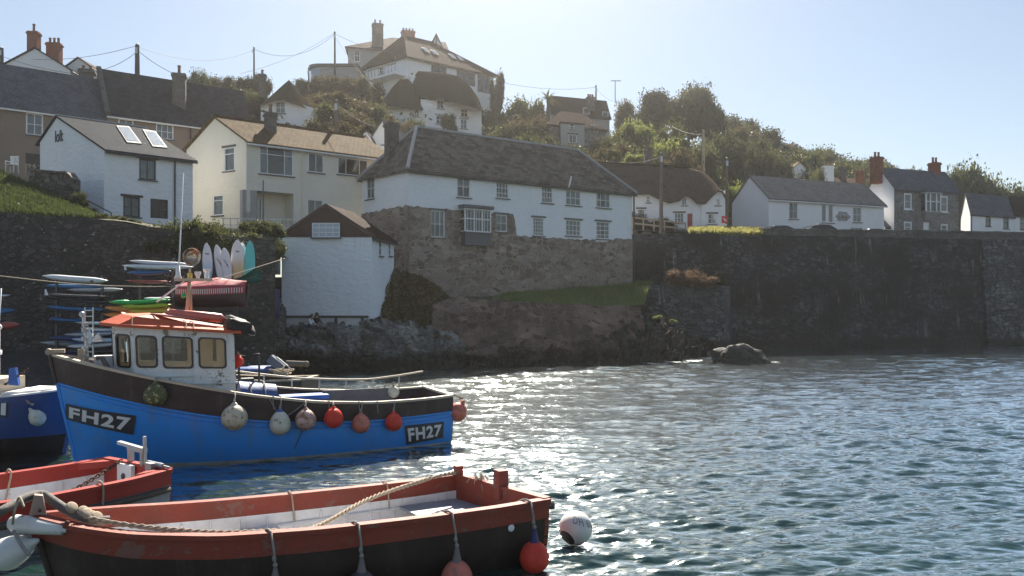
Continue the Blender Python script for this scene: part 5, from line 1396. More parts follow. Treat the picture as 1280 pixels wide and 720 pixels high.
    for px, d, top, w, m in ((922, 88, 222, 40, 'leaf_bright'), (945, 90, 220, 30, 'leaf_mid'), (1020, 104, 205, 24, 'leaf_mid'), (1000, 100, 214, 26, 'leaf_mid'), (975, 100, 214, 26, 'leaf_brown')):
        bush(px, d, top, w, m, 'garden bush among the roofs behind the bungalow', 'garden bushes behind the bungalow')
    # hedge and trees behind the terrace and cream house
    for i, (px, top, w, m) in enumerate(((252, 82, 30, 'leaf_mid'), (270, 90, 34, 'leaf_dark'), (290, 93, 30, 'leaf_dark'), (306, 93, 26, 'leaf_dark'), (328, 87, 24, 'leaf_brown'), (242, 95, 30, 'leaf_dark'), (372, 95, 30, 'leaf_dark'), (392, 98, 30, 'leaf_brown'), (408, 93, 26, 'leaf_brown'), (426, 93, 30, 'leaf_brown'), (447, 97, 34, 'leaf_brown'), (466, 100, 30, 'leaf_brown'), (452, 88, 24, 'leaf_dark'))):
        bush(px, 92+(i % 3)*2, top, w, m, 'dark scrubby tree along the hedge line behind the terrace', 'hedge trees behind the terrace', cat='tree', name='scrub_tree')
    for i, (px, d, top, w, m) in enumerate(((405, 84, 112, 50, 'leaf_brown'), (430, 84, 116, 50, 'leaf_brown'), (455, 82, 118, 50, 'leaf_brown'), (415, 78, 128, 56, 'leaf_mid'), (445, 77, 134, 56, 'leaf_brown'), (480, 82, 128, 40, 'leaf_mid'), (400, 74, 146, 40, 'leaf_brown'), (428, 73, 150, 50, 'leaf_brown'), (455, 74, 148, 44, 'leaf_brown'), (500, 78, 146, 40, 'leaf_brown'), (520, 80, 142, 30, 'leaf_mid'), (410, 70, 160, 40, 'leaf_brown'), (440, 70, 162, 34, 'leaf_mid'), (385, 80, 118, 30, 'leaf_brown'), (300, 82, 108, 40, 'leaf_dark'), (280, 84, 106, 40, 'leaf_dark'), (260, 84, 108, 40, 'leaf_dark'), (322, 82, 112, 30, 'leaf_dark'))):
        bush(px, d, top, w, m, 'rust brown scrub bush on the slope under the hilltop house', 'scrub bushes under the hilltop house')
    bush(562, 86.5, 140, 20, 'leaf_mid', 'spiky shrub against the white wall of the upper thatched cottage', z=WZ(166, 86.5))
    # hedge under the white and cream houses
    for i, (px, d, top, w) in enumerate(((200, 38.6, 268, 38), (222, 38.8, 264, 48), (248, 39.2, 266, 50), (270, 39.6, 270, 46), (290, 39.8, 280, 44), (185, 38.8, 275, 34), (235, 38.8, 276, 54), (262, 39.2, 280, 54), (205, 38.6, 282, 50), (300, 39.8, 288, 44), (325, 40.6, 286, 40), (345, 41, 296, 26))):
        bush(px, d, top, w, 'leaf_hedge', 'dark overgrown hedge bush on top of the quay wall behind the surfboards', 'hedge bushes on the quay wall', z=WZ(326, d), name='hedge_bush')
    bush(320, 44.5, 271, 34, 'leaf_hedge', 'rounded dark shrub below the cream house porch', z=WZ(296, 44.5))
    bush(345, 45.5, 273, 24, 'leaf_hedge', 'small shrub beside the cream house railing', z=WZ(298, 45.5))
    bush(100, 42.5, 235, 17, 'leaf_hedge', 'dark clipped bush at the end of the garden wall', z=WZ(264, 42.5))
    for px, top, d in ((112, 254, 42.6), (125, 262, 42.4), (140, 266, 42.3), (155, 270, 42.2), (170, 273, 42.2)):
        bush(px, d, top, 20, 'leaf_hedge', 'low dark plant along the foot of the rough white house', 'low plants under the rough white house', z=WZ(282, d), name='low_plant', cat='plant')
    # plants on walls and terrace
    for px, d, top, bot, w, m in ((858, 62.6, 335, 362, 44, 'leaf_rust'), (878, 62.4, 340, 362, 34, 'leaf_rust'), (842, 62.8, 342, 360, 24, 'leaf_rust')):
        bush(px, d, top, w, m, 'rust coloured dry shrub growing on the pale streaked sea wall', 'rust coloured shrubs on the sea wall', z=WZ(bot, d), name='dry_shrub')
    bush(894, 64.5, 338, 26, 'leaf_hedge', 'dark bush in the corner behind the rust coloured shrubs', z=WZ(360, 64.5))
    bush(807, 64.5, 351, 18, 'leaf_bright', 'small bright green plant at the end of the grass terrace', z=WZ(358, 64.5), name='small_plant', cat='plant')
    bush(822, 53, 394, 12, 'leaf_bright', 'yellow green tuft on the dark rocks below the terrace', z=WZ(399, 53), name='plant_tuft', cat='plant')
    bush(842, 55, 399, 11, 'leaf_bright', 'second yellow green tuft on the dark rocks, closer to the pale wall', z=WZ(404, 55), name='plant_tuft', cat='plant')
    for px, top, w in ((800, 262, 26), (818, 272, 26), (835, 270, 22), (885, 282, 20), (896, 284, 14), (868, 283, 14)):
        bush(px, 72.6, top, w, 'leaf_brown' if px < 830 else 'leaf_hedge', 'brown garden shrub in front of the rolling thatched cottage', 'shrubs in front of the rolling thatched cottage', z=WZ(293, 72.6))
    # ivy bank beside the boathouse
    rng = np.random.RandomState(8); n = 9000
    V = np.zeros((n*4, 3), np.float32)
    for i in range(n):
        px = 478+rng.rand()*84; t = rng.rand()
        top = float(np.interp(px, [478, 486, 500, 525, 548, 562], [338, 335, 338, 345, 358, 372])); bot = float(np.interp(px, [478, 500, 530, 562], [404, 420, 440, 425]))
        py = top+(bot-top)*t; d = 51.6-3.2*t-1.0*abs(noise.noise(Vector((px*.09, t*5, 0))))+.5*rng.rand()
        c = np.array(W(px, py, d)); a = rng.normal(size=3); a[2] -= .6; a /= np.linalg.norm(a); b = np.cross(a, rng.normal(size=3)); b /= np.linalg.norm(b)
        s = .22+.2*rng.rand(); V[i*4:i*4+4] = c-a*s*.5, c+b*s*.22, c+a*s*.5, c-b*s*.22
    o = bpy.data.objects.new('ivy_bank', leaf_mesh('ivy_bank', V, M['ivy'])); COL.objects.link(o)
    tag(o, 'brown green creeper hanging down the bank beside the white boathouse', 'creeper')
    bk = MB()
    def P(u, v):
        px = 474+u*92; top = float(np.interp(px, [474, 486, 500, 525, 548, 566], [340, 337, 340, 347, 360, 374]))
        py = top+(445-top)*v; d = 52.2-3.0*v
        return W(px, py, d)
    bk.grid(P, 20, 12); tag(bk.build('earth_bank', M['scrub_ground'], smooth=True), kind='structure')
    # grass blades on the terrace, bank and verge
    def blades(name, n, f, h0, h1, mat):
        V = np.zeros((n*4, 3), np.float32); rng = np.random.RandomState(2)
        for i in range(n):
            p = f(rng); h = h0+(h1-h0)*rng.rand(); a = rng.rand()*6.28; w = h*.16
            e = np.array([math.cos(a)*w, math.sin(a)*w, 0]); l = rng.normal(size=3)*h*.3; l[2] = h
            V[i*4:i*4+4] = p-e, p+e, p+l+e*.3, p+l-e*.3
        o = bpy.data.objects.new(name, leaf_mesh(name, V, mat)); COL.objects.link(o); tag(o, kind='stuff'); return o
    def surf(rows):
        fr, bk = rows
        def f(rng):
            px = fr[0][0]+rng.rand()*(fr[-1][0]-fr[0][0]); v = rng.rand()
            a = [np.interp(px, [q[0] for q in fr], [q[k] for q in fr]) for k in (1, 2)]; u = (px-fr[0][0])/(fr[-1][0]-fr[0][0]); pb = bk[0][0]+u*(bk[-1][0]-bk[0][0])
            b = [np.interp(pb, [q[0] for q in bk], [q[k] for q in bk]) for k in (1, 2)]
            A = W(px, *a); B = W(pb, *b); return np.array(A.lerp(B, v))
        return f
    blades('grass', 9000, surf(([(615, 376, 50.9), (640, 377, 50.9), (700, 381, 51.7), (765, 385, 52.9), (806, 381, 54.5)], [(640, 366, 60), (700, 361, 62.5), (790, 352, 66.4), (812, 352, 66.4)])), .1, .3, M['leaf_grass'])
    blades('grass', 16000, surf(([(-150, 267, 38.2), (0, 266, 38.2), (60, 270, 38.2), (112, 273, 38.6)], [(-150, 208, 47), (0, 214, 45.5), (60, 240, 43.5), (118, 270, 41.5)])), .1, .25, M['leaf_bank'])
    blades('grass', 6000, surf(([(862, 293, 66.9), (905, 294.5, 66.9), (952, 296, 67.5)], [(862, 289, 70), (905, 288.5, 70), (952, 290, 70)])), .2, .5, M['leaf_verge'])
    # undergrowth over the whole hillside
    rng = np.random.RandomState(9); n = 60000; V = np.zeros((n*4, 3), np.float32); k = 0
    cl = None
    while k < n:
        if k % 24 == 0 or cl is None:
            px = -350+rng.rand()*1800; d0 = dstart(px); d = max(d0+(22 if px < 330 else 14), 66)+(rng.rand()**1.3)*95
            cl = (px, d, .4+.9*rng.rand())
        px, d, hh = cl; c = np.array((WX(px, d), d, ground(px, d)))+rng.normal(size=3)*np.array((1.0, 1.0, .45*hh))*.9; c[2] += hh*.6
        a = rng.normal(size=3); a /= np.linalg.norm(a); b = np.cross(a, rng.normal(size=3)); b /= np.linalg.norm(b); s = .35+.45*rng.rand()
        V[k*4:k*4+4] = c-a*s*.5, c+b*s*.25, c+a*s*.5, c-b*s*.25; k += 1
    o = bpy.data.objects.new('undergrowth', leaf_mesh('undergrowth', V, M['leaf_mid'])); COL.objects.link(o); tag(o, kind='stuff')
M['leaf_grass'] = foliage('grass_blades', (.13, .19, .035), (.20, .26, .065), .35, (.22, .24, .07), .2)
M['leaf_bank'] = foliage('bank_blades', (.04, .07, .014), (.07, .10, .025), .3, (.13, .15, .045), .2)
M['leaf_verge'] = foliage('verge_blades', (.16, .18, .045), (.28, .27, .08), .5, (.42, .38, .14), .2)
vegetation()

# ================================================================ poles, wires, small street things
def pole(px, top, base, d, label, r=.13, arms=0, name='utility_pole', mat=None, fit=True):
    a = W(px, base, d); b = W(px, top, d); a.z -= 1.0
    root = thing(name, label, 'pole', a); mb = MB(); mb.tube([a, a.lerp(b, .5), b], [r*1.15, r, r*.85], 9); mb.build('post', mat or M['wood_pole'], root)
    if arms:
        m2 = MB()
        for i in range(arms): m2.beam(b+Vector((-.7, 0, -.3-.5*i)), b+Vector((.7, 0, -.3-.5*i)), .1, .1)
        m2.build('cross_arm', mat or M['wood_pole'], root)
    if fit:
        m3 = MB(); m3.box(b+Vector((0, -.14, -.5)), (.2, .12, .5)); m3.sphere(b+Vector((0, 0, .03)), .1, 8, 6); m3.build('insulator', M['metal_grey'], root)
    return root
pole(171.5, 56, 100, 66, 'thick dark utility pole rising behind the terrace roof', .19, mat=M['wood_dark'])
pole(317.5, 59, 100, 92, 'thin utility pole among the hedge trees by the pointed thatched cottage', .10)
pole(418.5, 40, 96, 97, 'tall thin utility pole beside the hilltop sun room', .12, mat=M['wood_dark'])
pole(386, 85, 104, 93, 'short wooden post with a lamp in the hedge line', .10)
pole(420.5, 126, 172, 62, 'weathered utility pole with fittings behind the cream house roof', .17)
pole(745, 107, 134, 111, 'slim utility pole behind the brown roofed hillside house', .11)
pole(826.5, 192, 292, 69.5, 'tall utility pole standing in front of the rolling thatched cottage', .16, arms=1)
pole(908.5, 198, 286, 77.5, 'utility pole between the thatched cottage and the white bungalow', .14, arms=1)
pole(879, 162, 214, 90, 'two toned flagless pole standing behind the thatched ridge', .18, fit=False, mat=M['wood_pale'])
pole(2, 60, 100, 77, 'short dark pole beside the white gabled house chimney', .2, mat=M['wood_dark'])
pole(1082, 204, 234, 92, 'thin pole beside the red chimneys behind the bungalow', .09, fit=False)
def aerial(px, top, base, d, label, n=5):
    a = W(px, base, d); b = W(px, top, d); root = thing('television_aerial', label, 'aerial', a)
    mb = MB(); mb.tube([a, b], .06, 6); mb.build('mast', M['metal_grey'], root)
    m = MB(); m.beam(b+Vector((-.6, 0, 0)), b+Vector((.8, 0, 0)), .07)
    for i in range(n): m.beam(b+Vector((-.5+i*.25, -.35, 0)), b+Vector((-.5+i*.25, .35, 0)), .05)
    m.build('array', M['metal_grey'], root)
aerial(769, 101, 128, 110, 'tall television aerial on the skyline beside the thin open tree')
def wire(a, b, sag, label='', r=.02):
    a = W(*a); b = W(*b); mb = MB()
    mb.tube([a.lerp(b, i/14)-Vector((0, 0, sag*4*(i/14)*(1-i/14))) for i in range(15)], r, 5, cap=False)
    tag(mb.build('overhead_wire', M['wire'], None, origin=a), label or 'thin overhead wire strung between poles across the hillside', 'wire', None if label else 'overhead wires on the hillside')
for a, b, s in (((171, 57, 66), (42, 74, 76), .4), ((171, 58, 66), (318, 62, 92), 1.2), ((171, 62, 66), (222, 94, 64.6), .2), ((317, 61, 92), (418, 43, 97), 1.6), ((171, 65, 66), (128, 87, 63.5), .2), ((418, 44, 97), (470, 112, 88), .4),
                ((418, 42, 97), (508, 68, 98), .5), ((418, 41, 97), (300, 92, 80), .6), ((421, 131, 62), (486, 152, 57), .2), ((421, 130, 62), (470, 158, 70), .3), ((632, 104, 102), (745, 109, 111), .5), ((745, 110, 111), (768, 127, 100), .3),
                ((826, 197, 69.5), (908, 201, 77.5), .4), ((826, 196, 69.5), (742, 196, 60), .5), ((879, 168, 90), (840, 158, 100), .3), ((908, 201, 77.5), (1000, 224, 80), .4), ((2, 70, 77), (112, 94, 64), .3), ((386, 88, 93), (418, 84, 97), .2)):
    wire(a, b, s)
# white fence, sign, garden things on the road
def rail_fence():
    A, B = (791, 272, 70.5), (857, 279, 71.5); root = thing('rail_fence', 'pale wooden rail fence above the harbour wall in front of the thatched cottage', 'fence', W(791, 290, 70.5))
    for i in range(6):
        px = 791+66*i/5; y = 272+7*i/5; d = 70.5+i/5; mb = MB(); mb.beam(W(px, y+15, d), W(px, y-1, d), .11); mb.build('post', M['wood_pale'], root)
    for o in (0, 7): mb = MB(); mb.beam(W(791, 272+o, 70.4), W(857, 279+o, 71.4), .05, .14); mb.build('rail', M['wood_pale'], root)
rail_fence()
def agent_sign():
    root = thing('estate_sign', 'small red and white sign board on a post at the road edge by the bungalow', 'sign', W(905.5, 296, 70.2))
    mb = MB(); mb.beam(W(905.5, 297, 70.2), W(905.5, 271, 70.2), .09); mb.build('post', M['sign_white'], root)
    mb = MB(); a = W(902, 270, 70.1); b = W(909.5, 279, 70.1); mb.box((a+b)/2, (b.x-a.x, .05, a.z-b.z)); bd = mb.build('board', M['sign_red'], root)
    mb = MB(); c = (a+b)/2
    for q in ((-.06, .06), (.04, .0), (.08, -.1)): mb.box((c.x+q[0], c.y-.032, c.z+q[1]), (.14, .01, .1))
    mb.build('emblem', M['sign_white'], bd)
    mb = MB(); a = W(903, 280, 70.1); b = W(908.5, 282.5, 70.1); mb.box((a+b)/2, (b.x-a.x, .05, a.z-b.z)); mb.build('lower_board', M['sign_white'], root)
M['sign_red'] = paint('sign_red', (.55, .02, .03), .5, .1, .05)
agent_sign()
def garden_wall():
    wall_strip('garden_wall', 'weathered stepped garden wall of rough stone above the grass bank', [(WX(37, 44.5), 44.5, WZ(213, 44.5)), (WX(60, 44), 44, WZ(215.5, 44)), (WX(84, 43.6), 43.6, WZ(217, 43.6)), (WX(92, 43.5), 43.6, WZ(226, 43.5))], M['garden_stone'], .6, 7.6, bulge=.06, coping=.12, step=.4)
    rl = MB(); P = [W(38, 205, 45.2), W(55, 213, 44.8)]
    for px in (33, 37, 43): rl.beam(W(px, 222, 45.3), W(px, 205, 45.3), .09)
    rl.beam(W(32, 205, 45.3), W(45, 209, 45.2), .07); tag(rl.build('gate_rail', M['wood_pale'], None, origin=W(37, 222, 45.3)), 'short wooden gate railing at the top of the grass bank', 'railing')
    hr = MB(); hr.tube([W(108, 250, 44), W(139, 266, 44.5)], .035, 6); hr.tube([W(139, 266, 44.5), W(139, 275, 44.5)], .035, 6); hr.tube([W(109, 250, 44), W(109, 262, 44)], .035, 6); tag(hr.build('handrail', M['gutter'], None, origin=W(139, 275, 44.5)), 'dark metal handrail sloping down beside the rough white house', 'handrail')
    # white garden chair
    r = thing('garden_chair', 'white plastic garden chair at the top of the grass bank', 'chair', W(15, 216, 46)); c = W(15, 216, 46)
    mb = MB(); mb.box(c+Vector((0, 0, .45)), (.5, .48, .05)); mb.build('seat', M['plastic_chair'], r)
    mb = MB()
    for i in range(5): mb.box(c+Vector((-.2+i*.1, .24, .72)), (.07, .03, .5))
    mb.box(c+Vector((0, .24, .97)), (.5, .04, .08)); mb.build('backrest', M['plastic_chair'], r)
    for x in (-.22, .22):
        for y in (-.2, .2): mb = MB(); mb.beam(c+Vector((x*1.1, y*1.1, 0)), c+Vector((x, y, .44)), .05); mb.build('leg', M['plastic_chair'], r)
    for x in (-.25, .25): mb = MB(); mb.beam(c+Vector((x, -.2, .66)), c+Vector((x, .22, .66)), .05); mb.beam(c+Vector((x, -.2, .44)), c+Vector((x, -.2, .66)), .04); mb.build('armrest', M['plastic_chair'], r)
garden_wall()
def stairs():
    root = thing('stone_steps', 'worn stone steps climbing between the boathouse and the covered dinghy', 'steps', W(325, 405, 46))
    mb = MB(); n = 15
    for i in range(n):
        t = i/n; c = W(326+8*t, 405-62*t, 44.8+5.5*t); mb.box((c.x, c.y+.5, c.z-.35), (2.0+.2*random.random(), 1.2, .75+.03*random.random()), .08*random.uniform(-1, 1))
    mb.build('treads', M['step_stone'], root)
    hr = MB(); hr.beam(W(312, 376, 43.5), W(333, 333, 47), .1, .35); hr.beam(W(312, 405, 43.5), W(312, 372, 43.5), .12); hr.beam(W(333, 360, 47), W(333, 328, 47), .12)
    tag(hr.build('plank_fence', M['wood_dark'], None, origin=W(312, 405, 43.5)), 'dark plank fence sloping up beside the stone steps', 'fence')
    cb = thing('utility_cabinet', 'tall grey green metal cabinet at the head of the stone steps', 'cabinet', W(338, 342, 46))
    a, b = W(330, 292, 46), W(347, 343, 46); mb = MB(); mb.box(((a.x+b.x)/2, 46.3, (a.z+b.z)/2), (b.x-a.x, .6, a.z-b.z)); mb.box(((a.x+b.x)/2, 46.3, a.z+.04), (b.x-a.x+.1, .7, .08)); mb.build('casing', M['cabinet_green'], cb)
    mb = MB(); mb.box((a.x+.42, 45.985, (a.z+b.z)/2), (.68, .03, (a.z-b.z)*.9)); d = mb.build('door', M['cabinet_green'], cb)
    mb = MB(); mb.box((a.x+.70, 45.95, (a.z+b.z)/2), (.04, .04, .18)); mb.build('handle', M['metal_dark'], d)
    mb = MB(); mb.box((a.x+.62, 45.962, (a.z+b.z)/2+.4), (.12, .01, .3)); mb.build('notice', M['sign_white'], cb)
    pole(329, 225, 345, 46.5, 'thin metal aerial pole beside the grey green cabinet', .04, fit=False, mat=M['metal_dark'], name='aerial_pole')
    bn = MB(); c = W(341, 400, 45.6); bn.lathe([(.3, 0), (.38, .1), (.4, 1.6), (.36, 1.75), (.1, 1.8)], 14, (c.x, c.y, c.z)); tag(bn.build('barrel', M['tarp_navy'], None, origin=c, auto=40), 'dark blue plastic barrel in the shade beside the boathouse', 'barrel')
M['cabinet_green'] = paint('cabinet_green', (.12, .17, .17), .6, .4, .1, 3); M['tarp_navy'] = paint('navy_plastic', (.015, .02, .10), .5, .3, .1)
stairs()

def car_master(mat):
    root = thing('parked_car', 'car', 'car', (0, 0, 0))
    side = [(-2.05, .35), (-2.1, .62), (-1.95, .86), (-1.25, .95), (-.55, 1.42), (.75, 1.46), (1.5, 1.08), (1.98, 1.0), (2.08, .7), (2.05, .35)]
    mb = MB(); n = len(side)
    def w(z): return .86 if z < 1.0 else .86-.24*(z-1.0)/.46
    L = [Vector((x, -w(z), z)) for x, z in side]; Rr = [Vector((x, w(z), z)) for x, z in side]
    mb.add(L+Rr, [tuple(range(n-1, -1, -1)), tuple(range(n, 2*n))]+[(i, (i+1) % n, n+(i+1) % n, n+i) for i in range(n)])
    o = mb.build('body', mat, root)
    bm = bmesh.new(); bm.from_mesh(o.data); bmesh.ops.recalc_face_normals(bm, faces=bm.faces); bmesh.ops.bevel(bm, geom=bm.edges[:], offset=.06, segments=2, affect='EDGES'); bm.to_mesh(o.data); bm.free()
    for s in (-1, 1):
        g = MB(); e = .012*s
        g.poly([Vector((x, s*(w(z)+.012), z)) for x, z in ((-1.05, 1.0), (-.52, 1.36), (.1, 1.39), (.1, 1.0))]); g.poly([Vector((x, s*(w(z)+.012), z)) for x, z in ((.17, 1.0), (.17, 1.39), (.72, 1.38), (1.25, 1.06), (1.2, 1.0))]); g.build('side_window', M['car_glass'], root)
    for q, nm in (([(-1.22, .98), (-.58, 1.41)], 'windscreen'), ([(1.47, 1.11), (.79, 1.45)], 'rear_window')):
        g = MB(); (x0, z0), (x1, z1) = q; e = -.03 if x0 < 0 else .03
        g.quad(Vector((x0+e, -.72, z0+.05)), Vector((x0+e, .72, z0+.05)), Vector((x1+e, .58, z1+.0)), Vector((x1+e, -.58, z1+.0))); g.build(nm, M['car_glass'], root)
    for x in (-1.3, 1.3):
        for y in (-.8, .8):
            mb = MB(); mb.lathe([(.2, -.1), (.32, -.1), (.34, -.05), (.34, .05), (.32, .1), (.2, .1)], 18, (x, y, .33), Matrix.Rotation(R(90), 3, 'X')); wv = mb.build('wheel', M['tyre'], root)
            mb = MB(); mb.lathe([(.02, -.105), (.2, -.105), (.2, .105), (.02, .105)], 12, (x, y, .33), Matrix.Rotation(R(90), 3, 'X')); mb.build('rim', M['metal_grey'], wv)
    for x, mt, nm in ((-2.03, M['sign_white'], 'headlight'), (2.04, M['buoy_red'], 'tail_light')):
        for y in (-.62, .62): mb = MB(); mb.box((x, y, .76), (.08, .3, .14)); mb.build(nm, mt, root)
    return root
def cars():
    spec = [(970, 282.5, 74.5, 'car_black', 'black car roof with bright reflections parked by the bungalow gable'), (1026, 281.2, 75.5, 'car_black', 'dark hatchback parked in front of the bungalow plaque'), (1087, 286.5, 76, 'car_navy', 'dark blue car parked at the far end of the bungalow'),
            (1161, 288, 78, 'car_silver', 'silver car parked outside the grey stone house'), (1222, 291, 79.5, 'car_white', 'white car parked outside the first far white cottage'), (1277, 290.5, 81, 'car_silver', 'pale silver car parked by the brown slated cottage at the end of the row')]
    for nm, c in (('car_black', (.012, .012, .014)), ('car_navy', (.012, .016, .03)), ('car_silver', (.40, .41, .42)), ('car_white', (.75, .75, .75))):
        t = NT(nm); b = t.principled(Base_Color=c, Roughness=.25, Metallic=.5 if nm == 'car_silver' else 0); b.inputs['Coat Weight'].default_value = 1.0; b.inputs['Coat Roughness'].default_value = .05; M[nm] = t.out(b)
    m = car_master(M['car_black'])
    for i, (px, top, d, mt, lb) in enumerate(spec):
        c = m if i == 0 else copy_tree(m)
        c.location = (WX(px, d), d, WZ(top, d)-1.44); c.rotation_euler = (0, 0, R(14)+(math.pi if i % 2 else 0))
        c['label'] = lb; c['group'] = 'cars parked along the harbour road'
        for k in kids(c):
            if k.name.startswith('body') and i:
                k.data = k.data.copy(); k.data.materials.clear(); k.data.materials.append(M[mt])
cars()
# ================================================================ boats
class Hull:
    """local frame: X from bow (0) to stern (L), -Y the side towards the quay, Z up"""
    def __init__(s, bow, u, L, st, zk=-.6, rake=.5, skew=0.0, heel=0.0, fullb=1.5):
        s.bow = Vector((bow[0], bow[1], 0)); s.u = Vector((u[0], u[1], 0)).normalized(); s.L = L
        s.rz = math.atan2(s.u.y, s.u.x); s.st = st; s.zk = zk; s.rake = rake; s.skew = skew; s.fullb = fullb
        s.Mx = Matrix.Translation(s.bow) @ Matrix.Rotation(s.rz, 4, 'Z') @ Matrix.Rotation(heel, 4, 'X')
        s.heel = heel
        xs = [q[0] for q in st]
        s.fx = []
        n = 200; g = np.linspace(0, L, n)
        for k in (1, 2, 3):
            y = np.interp(g, xs, [q[k] for q in st])
            for _ in range(3 if k == 1 else 10):   # ease the joints of the station lines
                p = np.pad(y, 3, mode='reflect', reflect_type='odd'); y = np.convolve(p, np.ones(7)/7, 'valid')
            s.fx.append(y)
        s.g = g
    def f(s, k, x): return float(np.interp(x, s.g, s.fx[k]))
    def b(s, x): return max(.03, s.f(0, x))
    def zs(s, x): return s.f(1, x)
    def zb(s, x): return s.f(2, x)
    def half(s, x, z):
        zt = s.zs(x); v = min(1, max(0, (zt-z)/(zt-s.zk)))
        t = min(1, x/(s.L*.45)); p = s.fullb+(4.0-s.fullb)*t
        return s.b(x)*(1-v**p)**.7
    def pt(s, x, z, side=-1, off=0.0, zoff=0.0):
        h = s.half(x, z)
        e = .03; sl = (s.half(min(s.L, x+e), z)-s.half(max(0, x-e), z))/(2*e) if x > e else 1.0
        nx, ny = -sl, 1.0; q = math.hypot(nx, ny); nx /= q; ny /= q
        xx = x+s.rake*max(0, (s.st[0][2]-z)/s.st[0][2])*max(0, 1-x/(s.L*.4))**2
        y = side*h
        X = xx+nx*off*(1 if x > e else 0); Y = y+side*ny*off
        if side*Y < .004 and off < 0: Y = side*.004
        X -= Y*s.skew*(max(0, x/s.L))**4
        return Vector((X, Y, z+zoff))
    def w(s, p): return s.Mx @ Vector(p)
    def strip(s, mb, za, zb, nx=60, nz=4, side=-1, off=0.0, x0=0.0, x1=None):
        x1 = s.L if x1 is None else x1
        def P(a, b):
            x = x0+(x1-x0)*a; z0, z1 = za(x), zb(x); return s.pt(x, z0+(z1-z0)*b, side, off)
        mb.grid(P, nx, nz)
    def pix(s, p):
        q = s.w(p); return 640+F*q.x/q.y, HORIZ-F*(q.z-CAMH)/q.y
    def hit(s, px, py, side=-1):
        best = (1e9, 0, 0)
        for i in range(101):
            x = s.L*i/100
            lo, hi = -.3, s.zs(x)+.2
            for j in range(41):
                z = lo+(hi-lo)*j/40; a, b = s.pix(s.pt(x, min(z, s.zs(x)), side)+Vector((0, 0, max(0, z-s.zs(x)))))
                e = (a-px)**2+(b-py)**2
                if e < best[0]: best = (e, x, z)
        return best[1], best[2]
    def place(s, root): root.location = s.bow; root.rotation_euler = (s.heel, 0, s.rz)
    def shell(s, root, topm, botm, capm, inm, inbm=None, wall=.05, floor=.15, cap_w=.13, cap_t=.05, wl=.06, antifoul=True, band='bulwark', inband=.2, floorm=None):
        for side in (-1, 1):
            mb = MB(); s.strip(mb, s.zb, s.zs, 80, 4, side, .02)
            # bottom lip of the band
            s.strip(mb, lambda x: s.zb(x), lambda x: s.zb(x)+.0001, 80, 1, side, .0)
            mb.build(band, topm, root, smooth=True)
            mb = MB(); s.strip(mb, lambda x: wl if antifoul else s.zk, s.zb, 80, 8, side); mb.build('topside', botm, root, smooth=True)
            if antifoul: mb = MB(); s.strip(mb, lambda x: s.zk, lambda x: wl, 60, 6, side, .004); mb.build('boot_top', M['antifoul'], root, smooth=True)
            mb = MB(); zi = (lambda x: max(floor, s.zs(x)-inband)) if inbm else (lambda x: floor)
            s.strip(mb, lambda x: floor-.12, zi, 60, 5, side, -wall); mb.build('lining', inm, root, smooth=True)
            if inbm: mb = MB(); s.strip(mb, zi, s.zs, 60, 2, side, -wall+.006); mb.build('inner_strake', inbm, root, smooth=True)
            mb = MB()
            def P(a, c):
                x = s.L*a; o = [-cap_w*.62, -cap_w*.62, cap_w*.45, cap_w*.45, -cap_w*.62][int(round(c*4))]; zz = [0, cap_t, cap_t, -.015, 0][int(round(c*4))]
                return s.pt(x, s.zs(x), side, o, zz)
            mb.grid(P, 80, 4); mb.build('gunwale', capm, root)
        # transom
        mb = MB(); n = 14; zt = s.zs(s.L)
        pts = [s.pt(s.L, s.zk+(zt-s.zk)*j/n, -1) for j in range(n+1)]+[s.pt(s.L, s.zk+(zt-s.zk)*(n-j)/n, 1) for j in range(n+1)]
        e = Vector((.012, 0, 0)); k = len(pts)
        mb.add([p+e for p in pts]+[p-Vector((.06, 0, 0)) for p in pts], [tuple(range(k)), tuple(range(2*k-1, k-1, -1))]+[(i, (i+1) % k, k+(i+1) % k, k+i) for i in range(k)])
        mb.build('transom', topm, root)
        mb = MB(); a, b = s.pt(s.L, zt, -1), s.pt(s.L, zt, 1); mb.beam(a+Vector((-.02, 0, .03)), b+Vector((-.02, 0, .03)), .14, .055); mb.build('transom_cap', capm, root)
        mb = MB(); pl = [s.pt(s.L*(.04+.95*i/24), floor, -1, -wall) for i in range(25)]; pr = [s.pt(s.L*(.04+.95*i/24), floor, 1, -wall) for i in range(25)]
        for i in range(24): mb.quad(pl[i], pl[i+1], pr[i+1], pr[i])
        mb.build('floor', floorm or inm, root)
        mb = MB(); z0 = s.st[0][2]
        mb.tube([s.pt(0, z, -1)*1+Vector((-.03, .03, 0)) for z in np.linspace(s.st[0][3]-.02, z0+.03, 4)], .055, 8); mb.build('stem', topm, root)
        mb = MB(); mb.tube([s.pt(0, z, -1)*1+Vector((-.015, .03, 0)) for z in np.linspace(s.zk, s.st[0][3], 8)], .05, 8); mb.build('stem_foot', botm, root)
def conform_panel(h, name, mat, root, corners, off, side=-1):
    """corners: pixel corners TL, TR, BR, BL mapped to hull coordinates"""
    c = [h.hit(*q, side) for q in corners]
    def sz(u, v):
        a = [c[0][k]+(c[1][k]-c[0][k])*u for k in (0, 1)]; b = [c[3][k]+(c[2][k]-c[3][k])*u for k in (0, 1)]
        return [a[k]+(b[k]-a[k])*v for k in (0, 1)]
    mb = MB(); mb.grid(lambda u, v: h.pt(*sz(u, v), side, off), 14, 6)
    return mb.build(name, mat, root, smooth=True), sz
